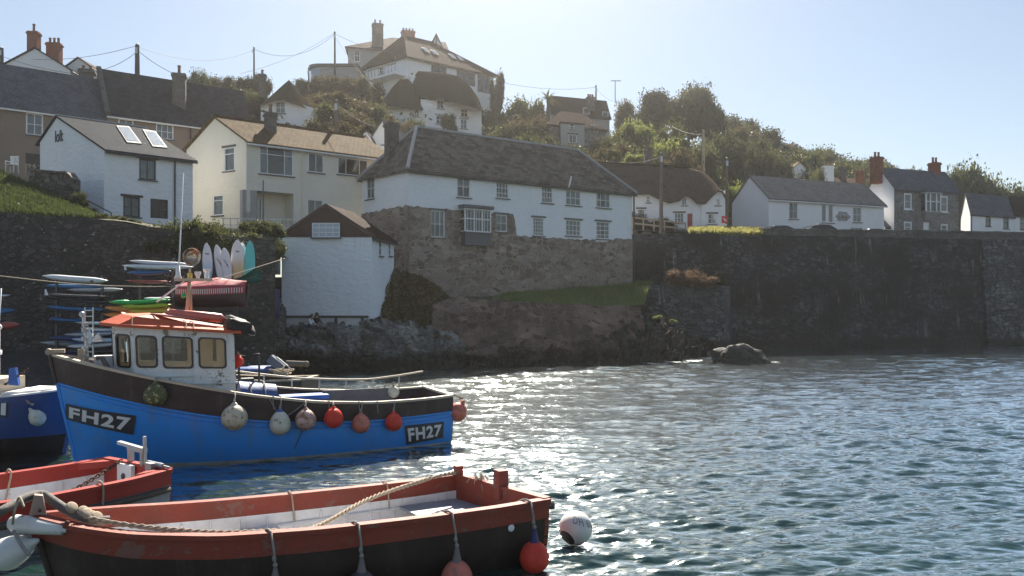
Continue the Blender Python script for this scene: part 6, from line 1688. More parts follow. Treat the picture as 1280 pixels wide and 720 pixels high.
def text_mesh(body, offset=.03):
    cu = bpy.data.curves.new('letters', 'FONT'); cu.body = body; cu.size = 1; cu.offset = offset; cu.resolution_u = 3; cu.space_character = 1.12
    o = bpy.data.objects.new('letters', cu); COL.objects.link(o); bpy.context.view_layer.update()
    me = bpy.data.meshes.new_from_object(o.evaluated_get(bpy.context.evaluated_depsgraph_get())); bpy.data.objects.remove(o)
    bm = bmesh.new(); bm.from_mesh(me); bmesh.ops.triangulate(bm, faces=bm.faces); bmesh.ops.subdivide_edges(bm, edges=[e for e in bm.edges if e.calc_length() > .25], cuts=2); bm.to_mesh(me); bm.free()
    vs = [v.co.copy() for v in me.vertices]; fs = [tuple(p.vertices) for p in me.polygons]
    x0 = min(v.x for v in vs); x1 = max(v.x for v in vs); y0 = min(v.y for v in vs); y1 = max(v.y for v in vs)
    return [((v.x-x0)/(x1-x0), (v.y-y0)/(y1-y0)) for v in vs], fs
def hull_number(h, root, body, corners, pad=(.06, .14), side=-1, offset=.036):
    pn, sz = conform_panel(h, 'number_panel', M['sign_black'], root, corners, .012 if h.st[0][2] < 2 else .03, side)
    uv, fs = text_mesh(body, offset)
    mb = MB(); o = .02 if h.st[0][2] < 2 else .042
    mb.add([h.pt(*sz(pad[0]+(1-2*pad[0])*u, 1-pad[1]-(1-2*pad[1])*v), side, o) for u, v in uv], fs)
    mb.build('number', M['sign_white'], pn)
def rope_between(pts, r, mat, label=None, twisted=False, group=None, name='rope', sag=0.0, parent=None):
    """pts: world points; smooth curve through them"""
    pts = [Vector(p) for p in pts]; P = []
    for i in range(len(pts)-1):
        p0, p1, p2, p3 = pts[max(0, i-1)], pts[i], pts[i+1], pts[min(len(pts)-1, i+2)]
        n = max(4, int((p2-p1).length/(r*2.2))) if twisted else 8
        for k in range(n):
            t = k/n; P.append(.5*((2*p1)+(p2-p0)*t+(2*p0-5*p1+4*p2-p3)*t*t+(3*p1-p0-3*p2+p3)*t*t*t)-Vector((0, 0, sag*4*t*(1-t))))
    P.append(pts[-1]); mb = MB()
    if twisted:
        L = 0; ref = Vector((0, 0, 1))
        for s in range(3):
            Q = []; L = 0
            for i, p in enumerate(P):
                if i: L += (p-P[i-1]).length
                t = (P[min(i+1, len(P)-1)]-P[max(0, i-1)]).normalized(); x = t.cross(ref).normalized(); y = x.cross(t); a = L/(r*7)*6.283+s*2.094
                Q.append(p+(x*math.cos(a)+y*math.sin(a))*r*.6)
            mb.tube(Q, r*.44, 6)
    else: mb.tube(P, r, 7)
    o = mb.build(name, mat, parent, origin=None if parent else pts[0], smooth=True)
    if label: tag(o, label, 'rope', group)
    return o
def buoy(c, r, mat, label, top=None, stretch=1.15, group=None, neckmat=None, rope=None, cat='buoy', name='buoy', nose=.5, tilt=0.0, text=None):
    """round fender buoy hung by its eye: ball, moulded neck and lanyard"""
    root = thing(name, label, cat, c, group); c = Vector(c)
    mb = MB(); prof = []
    for i in range(15):
        a = math.pi*i/14; rr = r*math.sin(a); zz = -r*math.cos(a)
        if zz > 0: zz *= stretch; rr *= 1-.08*(zz/r)
        prof.append((max(rr, .002), zz))
    mb.lathe(prof, 26, c, Matrix.Rotation(tilt, 3, 'Y')); mb.build('ball', mat, root, smooth=True)
    if nose:
        nb = MB(); z = r*stretch
        nb.lathe([(r*.42, z*.84), (r*.30, z*.96), (r*.20, z*1.02+r*nose*.5), (r*.12, z*1.02+r*nose), (r*.05, z*1.05+r*nose)], 14, c, Matrix.Rotation(tilt, 3, 'Y')); nb.build('neck', neckmat or mat, root, smooth=True)
    if top is not None:
        e = c+Vector((r*math.sin(tilt), 0, r*stretch+r*(nose or 0)))
        mb = MB(); t = Vector(top); m = e.lerp(t, .5)
        mb.tube([e, m+Vector((.012, 0, 0)), t], .016, 6); mb.sphere(e+Vector((0, 0, .03)), .032, 8, 6); mb.sphere(e.lerp(t, .25), .028, 8, 6, (1, 1, 1.5)); mb.build('lanyard', rope or M['rope'], root, smooth=True)
    return root

# ---------------------------------------------------------------- the blue fishing boat FH27
def fishing_boat():
    st = [(0, .04, 2.68, 2.0), (.4, .50, 2.58, 1.91), (1.0, .96, 2.42, 1.75), (2.0, 1.32, 2.17, 1.5), (3.2, 1.54, 1.9, 1.24), (4.5, 1.64, 1.63, 1.02), (6.0, 1.64, 1.40, .88), (7.5, 1.55, 1.29, .83), (9.0, 1.36, 1.29, .86), (9.8, 1.22, 1.33, .90)]
    h = Hull((-11.05, 19.2), (.907, .42), 9.8, st, -.75, .55)
    root = thing('fishing_boat', 'bright blue fishing boat with dark bulwarks, white wheelhouse and number FH27', 'fishing boat')
    h.shell(root, M['bulwark_brown'], M['hull_blue'], M['boat_cream'], M['bulwark_brown'], None, .07, .72, .11, .045, .05, floorm=M['boat_grey'])
    # rubbing band moulding
    for side in (-1, 1):
        mb = MB(); mb.tube([h.pt(9.8*i/60, h.zb(9.8*i/60), side, .015) for i in range(61)], .032, 6); mb.build('rubbing_strake', M['hull_blue'], root, smooth=True)
        mb = MB(); mb.tube([h.pt(9.8*i/60, h.zb(9.8*i/60)-.13, side, .004) for i in range(4, 61)], .016, 5); mb.build('plank_seam', M['hull_blue'], root, smooth=True)
    # foredeck
    mb = MB(); pl = [h.pt(.2+1.9*i/10, h.zs(.2+1.9*i/10)-.42, -1, -.07) for i in range(11)]; pr = [h.pt(.2+1.9*i/10, h.zs(.2+1.9*i/10)-.42, 1, -.07) for i in range(11)]
    for i in range(10): mb.quad(pl[i], pl[i+1], pr[i+1], pr[i])
    mb.build('foredeck', M['boat_grey'], root)
    # wheelhouse
    zb = 1.0
    base = [(1.42, -.34), (1.86, -.95), (4.12, -1.0), (4.12, 1.0), (1.86, .95), (1.42, .34)]
    top = [(1.30, -.36), (1.76, -.90), (4.06, -.95), (4.06, .95), (1.76, .90), (1.30, .36)]
    def zt(x): return 3.40-.075*(x-1.2)
    B = [Vector((x, y, zb)) for x, y in base]; T = [Vector((x, y, zt(x))) for x, y in top]
    def panel(mb, a, b, c, d, holes):
        def P(u, v, o=0): return (a.lerp(b, u)).lerp(d.lerp(c, u), v)
        us = sorted({0, 1, *[k for q in holes for k in q[:2]]}); vs = sorted({0, 1, *[k for q in holes for k in q[2:4]]})
        for u0, u1 in zip(us, us[1:]):
            for v0, v1 in zip(vs, vs[1:]):
                if any(q[0] < (u0+u1)/2 < q[1] and q[2] < (v0+v1)/2 < q[3] for q in holes): continue
                mb.quad(P(u0, v0), P(u1, v0), P(u1, v1), P(u0, v1))
        return P
    def rrect(u0, u1, v0, v1, r, n=5, asp=1.0, skew=(0, 0)):
        o = []
        for cx, cy, a0 in ((u1-r, v1-r*asp, 0), (u0+r, v1-r*asp, 90), (u0+r, v0+r*asp, 180), (u1-r, v0+r*asp, 270)):
            for i in range(n+1):
                a = R(a0+90*i/n); o.append((cx+r*math.cos(a), cy+r*asp*math.sin(a)))
        return o
    def cabin_window(a, b, c, d, q, out):
        P = lambda u, v: (a.lerp(b, u)).lerp(d.lerp(c, u), v)
        wid = (b-a).length; hei = (d-a).length; asp = wid/hei
        o1 = rrect(q[0]-.035/wid, q[1]+.035/wid, q[2]-.035/hei, q[3]+.035/hei, .10/wid, 5, asp); i1 = rrect(q[0]+.012/wid, q[1]-.012/wid, q[2]+.012/hei, q[3]-.012/hei, .075/wid, 5, asp)
        n = len(o1); mb = MB(); V = [P(*p)+out*.022 for p in o1]+[P(*p)+out*.022 for p in i1]+[P(*p)-out*.004 for p in o1]+[P(*p)-out*.02 for p in i1]
        mb.add(V, [(i, (i+1) % n, n+(i+1) % n, n+i) for i in range(n)]+[(i, 2*n+i, 2*n+(i+1) % n, (i+1) % n) for i in range(n)]+[(n+i, n+(i+1) % n, 3*n+(i+1) % n, 3*n+i) for i in range(n)])
        fr = mb.build('window_seal', M['black_plastic'], cab)
        # corner fillets close the square opening behind the seal
        g = MB(); g.poly([P(*p)-out*.004 for p in i1]); g.build('pane', M['cabin_glass'], fr)
        cf = MB(); sq = [(q[1], q[3]), (q[0], q[3]), (q[0], q[2]), (q[1], q[2])]; m = n//4
        for k in range(4):
            arc = i1[k*m:(k+1)*m]
            for i in range(len(arc)-1): cf.poly([P(*sq[k]), P(*arc[i]), P(*arc[i+1])])
        cf.build('corner', M['cabin_white'], fr)
    mb = MB(); W_ = []
    # (edge index, holes in u, v) - v fraction of the wall height
    specs = {1: [(.035, .215, .60, .905), (.29, .565, .595, .91), (.645, .90, .60, .915)], 0: [(.22, .82, .59, .905)], 5: [(.08, .48, .59, .905), (.52, .92, .59, .905)], 4: [(.18, .78, .59, .905)], 3: [(.1, .355, .60, .915), (.435, .71, .595, .91), (.785, .965, .60, .905)], 2: [(.10, .40, .50, .87), (.56, .90, .02, .87)]}
    cab = thing('wheelhouse', None, None); cab.parent = root
    for i in range(6):
        a, b, c, d = B[i], B[(i+1) % 6], T[(i+1) % 6], T[i]
        panel(mb, a, b, c, d, specs.get(i, []))
        out = (b-a).cross(d-a).normalized()
        for q in specs.get(i, []):
            if i == 2 and q[2] < .1: continue
            W_.append((a, b, c, d, q, out))
    mb.build('cabin_wall', M['cabin_white'], cab, weld=True)
    for w in W_: cabin_window(*w)
    # inner lining, pale brown board
    mb = MB(); k = .955; ctr = Vector((2.75, 0, 0))
    Bi = [Vector((2.75+(p.x-2.75)*k, p.y*k, zb+.02)) for p in B]; Ti = [Vector((2.75+(p.x-2.75)*k, p.y*k, p.z-.02)) for p in T]
    for i in range(6): panel(mb, Bi[(i+1) % 6], Bi[i], Ti[i], Ti[(i+1) % 6], [(1-q[1], 1-q[0], q[2], q[3]) for q in specs.get(i, [])])
    mb.poly([t-Vector((0, 0, .03)) for t in Ti]); mb.build('cabin_lining', M['cabin_inside'], cab)
    mb = MB(); mb.box((3.4, .25, 2.35), (.5, .06, 1.8)); mb.box((2.2, 0, 2.02), (.35, 1.5, .5)); mb.build('console', M['cabin_inside'], cab)
    mb = MB(); mb.tube([(1.43, -.36, 1.98), (1.87, -.975, 1.98), (4.14, -1.02, 1.93)], .022, 6); mb.tube([(1.9, -.965, 2.16), (3.1, -.985, 2.13)], .016, 6); mb.build('drip_moulding', M['cabin_white'], cab)
    # roof: sloping red edge all round, low crown
    def ring(pts, k, z, dx=0): return [Vector((2.7+(x-2.7)*k[0]+dx, y*k[1], z(x))) for x, y in pts]
    r0 = [(1.04, -.32), (1.48, -1.04), (4.22, -1.10), (4.22, 1.10), (1.48, 1.04), (1.04, .32)]
    R0 = [Vector((x, y, zt(x)-.02)) for x, y in r0]; R1 = [Vector((x, y, zt(x)+.05)) for x, y in r0]
    R2 = [Vector((2.85+(x-2.85)*(.74 if x < 2 else .9), y*.80, 3.64-.115*(x-1.2))) for x, y in r0]; R3 = [Vector((2.85+(x-2.85)*.4, y*.4, 3.66-.115*(x-1.2))) for x, y in r0]
    mb = MB(); n = 6; V = R0+R1+R2+R3; fs = [tuple(range(5, -1, -1)), tuple(range(18, 24))]
    for l in range(3):
        for i in range(6): fs.append((l*6+i, l*6+(i+1) % 6, (l+1)*6+(i+1) % 6, (l+1)*6+i))
    mb.add(V, fs); rf = mb.build('cabin_roof', M['roof_red'], cab, weld=True)
    for x in (1.75, 2.95, 3.12):
        mb = MB(); t = lambda xx, z: Vector((xx, 0, z))
        pth = [Vector((x, -1.09-.005, zt(x)+.03)), Vector((x, -.885, 3.655-.115*(x-1.2))), Vector((x, -.45, 3.67-.115*(x-1.2))), Vector((x, .45, 3.67-.115*(x-1.2))), Vector((x, .885, 3.655-.115*(x-1.2)))]
        mb.tube(pth, .013, 5); mb.build('lashing', M['rope'], rf)
    # mast with lights above the roof
    mp = h.hit; mz = 3.5
    mast = thing('mast', None, None); mast.parent = root; mx = 3.05
    mb = MB(); mb.tube([(mx-.05, -.05, mz), (mx, 0, mz+.65), (mx+.02, .02, mz+1.0)], [.05, .045, .04], 8); mb.tube([(mx+.07, .05, mz), (mx+.06, .03, mz+.6), (mx+.02, .02, mz+.98)], .03, 7); mb.build('mast_post', M['wood_pale'], mast, smooth=True)
    mb = MB(); mb.box((mx+.12, 0, mz+1.02), (.9, .2, .07)); mb.build('light_platform', M['boat_cream'], mast)
    mb = MB(); mb.tube([(mx-.25, -.02, mz+1.05), (mx-.23, -.02, mz+1.3), (mx-.12, -.02, mz+3.75)], [.05, .022, .008], 7); mb.lathe([(.10, 0), (.06, .08), (.045, .32)], 10, (mx-.25, -.02, mz+1.05)); mb.build('whip_aerial', M['sign_white'], mast, smooth=True)
    mb = MB(); mb.lathe([(.05, 0), (.06, .05), (.05, .16), (.09, .2), (.09, .26)], 10, (mx+.44, -.02, mz+1.05)); mb.build('lamp', M['sign_white'], mast)
    mb = MB(); mb.lathe([(.04, 0), (.05, .06), (.08, .12), (.08, .18)], 10, (mx+.22, -.06, mz+1.05)); mb.build('lamp', M['sign_white'], mast)
    mb = MB(); mb.lathe([(.06, 0), (.06, .12), (.05, .14)], 10, (mx+.03, 0, mz+1.05)); mb.build('lamp', M['lamp_amber'], mast)
    mb = MB(); mb.tube([(mx+.03, 0, mz+1.18), (mx+.03, 0, mz+1.35)], .025, 6)
    mb.lathe([(.03, -.13), (.13, -.10), (.2, -.02), (.235, .09), (.225, .09), (.19, .0), (.11, -.07), (.02, -.1)], 22, (mx+.05, 0, mz+1.62), Matrix.Rotation(R(100), 3, 'X') @ Matrix.Rotation(R(20), 3, 'Y')); mb.build('searchlight', M['brass'], mast, smooth=True)
    mb = MB(); mb.tube([(mx-.1, -.05, mz+.98), (mx-.75, -.1, mz+.45)], .022, 6); mb.build('stay', M['sign_white'], mast)
    mb = MB(); mb.lathe([(.03, 0), (.07, .04), (.05, .12)], 8, (mx-.12, -.12, mz+.55)); mb.build('lamp', M['lamp_green'], mast)
    # tarpaulin bundle at the rear edge of the roof
    mb = MB(); mb.sphere((0, 0, 0), 1, 20, 12)
    for v in mb.v:
        k = 1+.45*fbm(v*2.6+Vector((3, 0, 0))); v.x = math.copysign(abs(v.x)**.5, v.x)*.30*k; v.y = math.copysign(abs(v.y)**.5, v.y)*.7*k; v.z = math.copysign(abs(v.z)**.6, v.z)*.21*k-.25*v.x
        v += Vector((4.22, -.45, 3.30))
    tag_local(mb, 'black_tarpaulin', M['tarp_black'], h, 'black crumpled tarpaulin bundled on the rear edge of the red wheelhouse roof', 'tarpaulin')
    # roof cargo
    mb = MB(); c0, c1 = Vector((2.62, -.35, 3.68)), Vector((3.78, -.55, 3.54)); mb.tube([c0-Vector((.12, 0, 0)), c0, c0.lerp(c1, .5), c1, c1+Vector((.1, 0, -.02))], [.03, .10, .115, .115, .05], 14)
    tag_local(mb, 'rolled_raft', M['tube_red'], h, 'long faded red inflatable roll lashed on the wheelhouse roof', 'inflatable')
    mb = MB(); mb.sphere((2.9, -.3, 3.57), 1, 20, 8, (.75, .32, .045))
    for v in mb.v: v.z -= .12*(v.x-2.9)
    tag_local(mb, 'bodyboard', M['board_pink'], h, 'faded pink board lying flat on the wheelhouse roof under the inflatable roll', 'board')
    # far rail on stanchions
    rl = thing('side_rail', None, None); rl.parent = root
    xs = [4.35+i*.78 for i in range(7)]
    rp = [h.pt(x, h.zs(x), 1, -.02)+Vector((0, 0, .34+.10*max(0, (x-8.2)))) for x in np.linspace(4.2, 9.75, 24)]
    mb = MB(); mb.tube(rp, .028, 7); mb.build('handrail', M['boat_cream'], rl, smooth=True)
    for x in xs: mb = MB(); q = h.pt(x, h.zs(x), 1, -.02); mb.tube([q, q+Vector((0, 0, .34+.10*max(0, x-8.2)))], .022, 6); mb.build('stanchion', M['metal_grey'], rl)
    # fish pound board (grey) inside aft, engine casing, wire gear
    mb = MB(); mb.box((7.7, .95, 1.1), (2.1, .05, .62)); mb.box((6.6, .3, .95), (.05, 1.9, .5)); mb.build('pound_board', M['board_grey'], root)
    mb = MB()
    a = 4.5; pr = []
    for i in range(9): t = math.pi*i/8; pr.append((.56*math.cos(t), .86+1.08*math.sin(t)**.7))
    V = [Vector((4.2, y, z)) for y, z in pr]+[Vector((5.1, y*.95, .8+(z-.8)*.9)) for y, z in pr]; n = len(pr)
    for v in V: v.y -= .75
    mb.add(V, [tuple(range(n-1, -1, -1)), tuple(range(n, 2*n)), (0, n, 2*n-1, n-1)]+[(i, i+1, n+i+1, n+i) for i in range(n-1)])
    eng = mb.build('engine_casing', M['tarp_deep'], root, auto=40)
    for x in (4.45, 4.8): mb = MB(); mb.tube([(x, y-.75, z+.012) for y, z in [(q[0]*.985, .8+(q[1]-.8)*.965) for q in pr]], .016, 5); mb.build('strap', M['rope'], eng)
    mb = MB(); mb.box((6.1, .8, 1.28), (1.3, .6, .12)); mb.build('hatch_cover', M['tarp_blue'], root)
    # pot hauler frame behind the wheelhouse
    fr = MB(); fr.tube([(4.25, -.3, 1.4), (4.25, -.3, 2.55), (4.75, -.3, 2.6), (4.75, -.3, 1.4)], .03, 7); fr.tube([(4.3, .2, 1.2), (4.3, .2, 2.3)], .03, 7); fr.box((4.45, -.35, 1.7), (.3, .3, .55)); fr.build('hauler_frame', M['metal_dark'], root)
    # bow gear: light post, winch frame, samson post, white box
    bg = MB(); q = Vector((.75, .2, 2.1)); bg.tube([q, q+Vector((-.03, 0, .9)), q+Vector((-.1, 0, 1.5))], [.05, .04, .03], 8)
    for z in (.5, .7, .95, 1.15, 1.3): bg.box(q+Vector((-.05, -.05, z)), (.12, .12, .09), .4)
    bg.sphere(q+Vector((-.12, 0, 1.55)), .07, 12, 8); bp = bg.build('bow_light_post', M['metal_grey'], root)
    bg = MB(); bg.lathe([(.03, -.12), (.06, -.05), (.11, .08), (.10, .09)], 12, q+Vector((.22, -.1, .95)), Matrix.Rotation(R(60), 3, 'Y')); bg.build('lamp', M['sign_white'], bp)
    bg = MB(); bg.box((1.15, .35, 2.42), (.52, .45, .38)); bg.build('gear_box', M['boat_white'], root)
    bg = MB(); bg.box((1.02, -.1, 2.22), (.36, .3, .3)); bg.build('battery_box', M['black_plastic'], root)
    bg = MB()
    for x in (1.25, 1.65): bg.tube([(x, -.35, 1.9), (x, -.35, 2.28), (x+.28, -.35, 2.28), (x+.28, -.35, 1.9)], .026, 6); bg.lathe([(.09, -.03), (.09, .03)], 12, (x+.14, -.38, 2.12), Matrix.Rotation(R(90), 3, 'X'))
    bg.build('winch_frame', M['metal_dark'], root)
    bg = MB(); bg.tube([(1.5, -.75, 1.75), (1.28, -.62, 2.25), (1.1, -.5, 2.62), (.98, -.48, 2.6)], .06, 8); bg.build('wooden_davit', M['wood_pole'], root, smooth=True)
    bg = MB(); bg.box((.10, .0, 2.77), (.36, .18, .09)); bg.tube([(-.06, -.1, 2.76), (-.06, .1, 2.76)], .075, 10); bg.box((.62, 0, 2.55), (.14, .14, .5)); bg.build('stem_head', M['wood_pale'], root)
    hull_number(h, root, 'FH27', [(85, 503), (172, 520), (169, 541.5), (82, 524)])
    hull_number(h, root, 'FH27', [(507, 532), (554, 526), (554, 546), (507, 555)], side=-1)
    h.place(root)
    # buoys along the side
    G = 'buoys hung along the side of the blue fishing boat'
    sp = [(194, 494, 14, 'buoy_green', 1.02, 'algae stained green and cream buoy below the wheelhouse of the blue boat'), (293, 522, 16, 'buoy_cream', 1.02, 'big dirty cream buoy just behind the wheelhouse of the blue boat'), (350, 531, 13, 'buoy_white', 1.35, 'egg shaped dirty white buoy with a blue neck on the blue boat'),
          (382, 525, 13, 'buoy_pink', 1.05, 'bleached pinkish white buoy next to the egg shaped white one'), (417, 523, 12, 'buoy_red', 1.1, 'clean bright red buoy between the bleached one and the stained faded red one'), (451, 530, 11.5, 'buoy_faded', 1.1, 'stained faded red buoy hanging amidships on the blue boat'), (492, 528, 11, 'buoy_red', 1.1, 'bright red buoy hung next to the stern number of the blue boat')]
    for px, py, rp_, mt, stt, lb in sp:
        x, z = h.hit(px, py); p = h.w(h.pt(x, z, -1)); d = p.y; r = rp_*d/F
        n = (h.Mx.to_3x3() @ Vector((0, -1, 0))); c = p+n*r*.95; c = W(px, py, c.y)
        t = h.w(h.pt(x, h.zs(x), -1, .03)+Vector((0, 0, .05)))
        buoy(c, r, M[mt], lb, t, stt, None, M['tarp_blue'] if 'blue neck' in lb else None, M['rope_grey'], nose=.14)
    c = W(572, 515, 22.4); buoy(c, .27, M['buoy_faded'], 'faded red buoy hanging off the stern corner of the blue boat', h.w(h.pt(9.78, 1.33, -1)+Vector((.05, 0, .05))), 1.05, nose=.3, tilt=.5)
    c = h.w((4.42, -.62, 2.2)); buoy(W(297, 452, c.y), .15, M['buoy_red'], 'small bright orange red float stowed behind the wheelhouse', h.w((4.3, -.3, 2.55)), 1.05, nose=.3)
    c = W(492, 490, 23.6); buoy(c, .17, M['buoy_cream'], 'pale cream buoy beyond the far rail of the blue boat', h.w(h.pt(7.9, 1.29, 1)), 1.05, nose=.3)
    # loose lines over the side
    for px in (343, 408, 447, 470):
        x, _ = h.hit(px, 508); a = h.w(h.pt(x, h.zs(x), -1, .05, .06)); b = h.w(h.pt(x+.15, h.zs(x+.15), -1, -.2)+Vector((0, 0, -.25)))
        rope_between([h.w(h.pt(x, h.zs(x), -1, .07)+Vector((.02, 0, -.28))), a, b], .014, M['rope_grey'], 'thin grey line looped over the rail of the blue fishing boat', group='lines over the rail of the blue boat')
    x, _ = h.hit(338, 515); rope_between([h.w(h.pt(x, h.zs(x), -1, .06)), h.w(h.pt(x+.35, h.zs(x+.3)-.42, -1, .05)), h.w(h.pt(x+.9, h.zs(x+.9), -1, .06))], .014, M['rope_grey'], 'slack grey line sagging between two buoys of the blue boat')
    x, _ = h.hit(385, 530); rope_between([h.w(h.pt(x, h.zs(x)-.3, -1, .05)), h.w(h.pt(x-.25, .5, -1, .03)), h.w(h.pt(x-.5, -.2, -1, .03))], .011, M['wire'], 'thin dark line trailing from the bleached buoy into the water')
    return h
def tag_local(mb, name, mat, h, label, cat, group=None, smooth=True):
    """a loose thing on a boat: built in boat coordinates, placed in the world as its own object"""
    c = sum(mb.v, Vector())/len(mb.v)
    for v in mb.v: v -= c
    o = mb.build(name, mat, None, smooth=smooth); o.location = h.w(c); o.rotation_euler = (0, 0, h.rz)
    return tag(o, label, cat, group)
M['tarp_deep'] = clothmat('deep_blue_tarpaulin', (.035, .09, .27), .6)
M['cabin_inside'] = paint('varnished_board', (.78, .64, .44), .5, .35, .1, 2, dirtcol=(.3, .22, .12))
M['tube_red'] = paint('faded_red_pvc', (.50, .13, .10), .4, .3, .1, 4); M['board_pink'] = paint('faded_pink_foam', (.48, .22, .20), .7, .4, .1, 4)
M['brass'] = paint('searchlight_metal', (.45, .36, .28), .25, .3, .05, 8, .85)
M['lamp_amber'] = paint('amber_lens', (.6, .42, .08), .2, 0, 0); M['lamp_green'] = paint('green_lens', (.02, .35, .08), .2, 0, 0)
M['board_grey'] = paint('worn_pound_board', (.12, .11, .11), .7, .5, .2, 2, dirtcol=(.2, .19, .18))
FB = fishing_boat()

# ---------------------------------------------------------------- black and red open boat, close by
def open_boat():
    st = [(0, .05, 1.34, 1.08), (.4, .42, 1.24, .97), (1.0, .74, 1.14, .87), (2.0, .96, 1.03, .77), (3.2, 1.06, .97, .71), (4.5, 1.10, .94, .69), (5.7, 1.12, .93, .68), (6.5, 1.12, .95, .70)]
    h = Hull((-5.85, 9.8), (.87, .493), 6.5, st, -.45, .35, skew=.2, fullb=1.8)
    root = thing('open_boat', 'black hulled open wooden boat with dull red gunwale band and white inside', 'boat')
    h.shell(root, M['red_strake'], M['hull_black'], M['red_strake'], M['boat_white'], M['red_strake'], .045, .12, .14, .045, .05, antifoul=False, band='sheer_strake', inband=.23)
    # ribs along the lining, thwarts, stern sheets
    for x in np.linspace(.9, 6.0, 13):
        for side in (-1, 1):
            mb = MB(); mb.tube([h.pt(x, z, side, -.055) for z in np.linspace(.1, h.zs(x)-.26, 6)], .02, 5); mb.build('rib', M['boat_white'], root)
    for side in (-1, 1):
        mb = MB(); mb.tube([h.pt(x, .55, side, -.07) for x in np.linspace(.9, 6.3, 20)], .028, 5); mb.build('riser', M['boat_white'], root)
    def thwart(x0, x1, z, mat, name='thwart'):
        a, b, c, d = h.pt(x0, z, -1, -.05), h.pt(x1, z, -1, -.05), h.pt(x1, z, 1, -.05), h.pt(x0, z, 1, -.05)
        mb = MB(); mb.slab([[a, b, c, d]], .04); return mb.build(name, mat, root)
    thwart(2.55, 3.15, .58, M['boat_white']); thwart(5.25, 6.42, .58, M['boat_grey'], 'stern_bench'); thwart(1.0, 1.5, .75, M['boat_white'])
    mb = MB(); a = h.pt(4.6, .42, -1, -.1); b = h.pt(5.2, .42, -1, -.1); mb.slab([[a, b, b+Vector((0, .55, 0)), a+Vector((0, .55, 0))]], .04); mb.build('side_bench', M['boat_white'], root)
    # stem post with iron bolt, posts on the transom, cleat, drain plate
    mb = MB(); mb.add([Vector((-.10, -.07, 1.15)), Vector((.16, -.07, 1.15)), Vector((.16, .07, 1.15)), Vector((-.10, .07, 1.15)), Vector((.0, -.05, 1.62)), Vector((.09, -.05, 1.60)), Vector((.09, .05, 1.60)), Vector((.0, .05, 1.62))], [(3, 2, 1, 0), (4, 5, 6, 7), (0, 1, 5, 4), (1, 2, 6, 5), (2, 3, 7, 6), (3, 0, 4, 7)])
    sp = mb.build('stem_post', M['stem_wood'], root); mb = MB(); mb.sphere((.06, -.075, 1.43), .022, 8, 6); mb.build('bolt', M['rust'], sp)
    c = h.pt(6.5, .95, 1); d = h.pt(6.5, .95, -1)
    mb = MB(); p = c.lerp(d, .52); mb.box((p.x-.02, p.y, 1.02), (.17, .2, .46)); mb.build('rudder_post', M['red_strake'], root)
    mb = MB(); p = c.lerp(d, .04); mb.box((p.x-.05, p.y, 1.03), (.13, .13, .24)); mb.build('quarter_post', M['red_strake'], root)
    mb = MB(); p = c.lerp(d, .97); mb.tube([p+Vector((-.02, 0, -.08)), p+Vector((.12, -.06, -.07))], .07, 10); mb.build('mooring_stud', M['metal_dark'], root)
    mb = MB(); x, z = h.hit(636, 660); q = h.pt(x, z, -1, .012); mb.sphere(q, .055, 14, 8, (1, .35, 1)); mb.build('skin_fitting', M['sign_white'], root)
    h.place(root)
    # white fender strapped round the bow
    a, b = W(12, 653, 9.75), W(84, 663, 9.62)
    fr = thing('bow_fender', 'white tapered fender strapped along the bow of the black and red open boat', 'fender', a)
    mb = MB(); dv = b-a; mb.tube([a-dv*.01, a+dv*.03, a+dv*.1, a+dv*.3, a+dv*.65, a+dv*.93, a+dv*.94, a+dv*1.0], [.03, .075, .105, .108, .085, .065, .035, .03], 18); mb.build('body', M['fender_white'], fr, smooth=True)
    mb = MB(); mb.tube([b-Vector((.02, 0, .02)), b+Vector((0, 0, .09))], .022, 7); mb.sphere(b+Vector((0, 0, .09)), .03, 8, 6); mb.build('shackle', M['rust'], fr)
    # thick mooring rope laid over the bow and back to the stern
    P = lambda x, z, side=-1, o=0: h.w(h.pt(x, z, side, o))
    rope_between([W(110, 651, 9.75)+Vector((0, .02, .02)), P(1.2, 1.2, -1, -.12), P(2.0, 1.06, -1, -.16), P(2.7, .98, -1, -.25), P(3.15, .86, -1, -.4)+Vector((0, 0, .03)), h.w((4.4, .25, .98)), h.w((5.6, .78, 1.05)), P(6.4, 1.04, 1, -.1)], .04, M['rope'], 'thick twisted tan rope running from the bow across the open boat to its stern', twisted=True, name='mooring_rope')
    rope_between([W(-30, 650, 9.3), W(0, 640, 9.4), W(28, 624, 9.75), W(52, 618, 10.0), W(66, 626, 9.95), W(88, 640, 9.85), W(112, 650, 9.82), W(136, 650, 9.95)], .058, M['hose_grey'], 'grey padded hose around the mooring line over the stem post', name='padded_hose')
    mb = MB()
    for px, py, d in ((84, 637, 9.7), (99, 642, 9.72), (104, 645, 9.72), (110, 648, 9.74), (116, 649, 9.76)):
        c = W(px, py, d); mb.lathe([(.058, -.02), (.074, -.012), (.074, .012), (.058, .02)], 14, c+Vector((0, .1, 0)), Matrix.Rotation(R(50), 3, 'Y') @ Matrix.Rotation(R(20), 3, 'X'))
    tag(mb.build('rope_whipping', M['rope'], None, origin=W(100, 642, 9.72), smooth=True), 'turns of thin rope binding the end of the grey padded hose', 'rope')
    rope_between([W(16, 655, 9.55), W(18, 640, 9.45), W(24, 622, 9.5), W(30, 634, 9.4)], .014, M['rope'], 'thin pale lashing tied round the grey hose at the bow')
    rope_between([W(17, 664, 9.6), W(26, 680, 9.45), W(34, 691, 9.4), W(38, 694, 9.4)], .022, M['rope_grey'], 'short grey tail of rope hanging under the white bow fender')
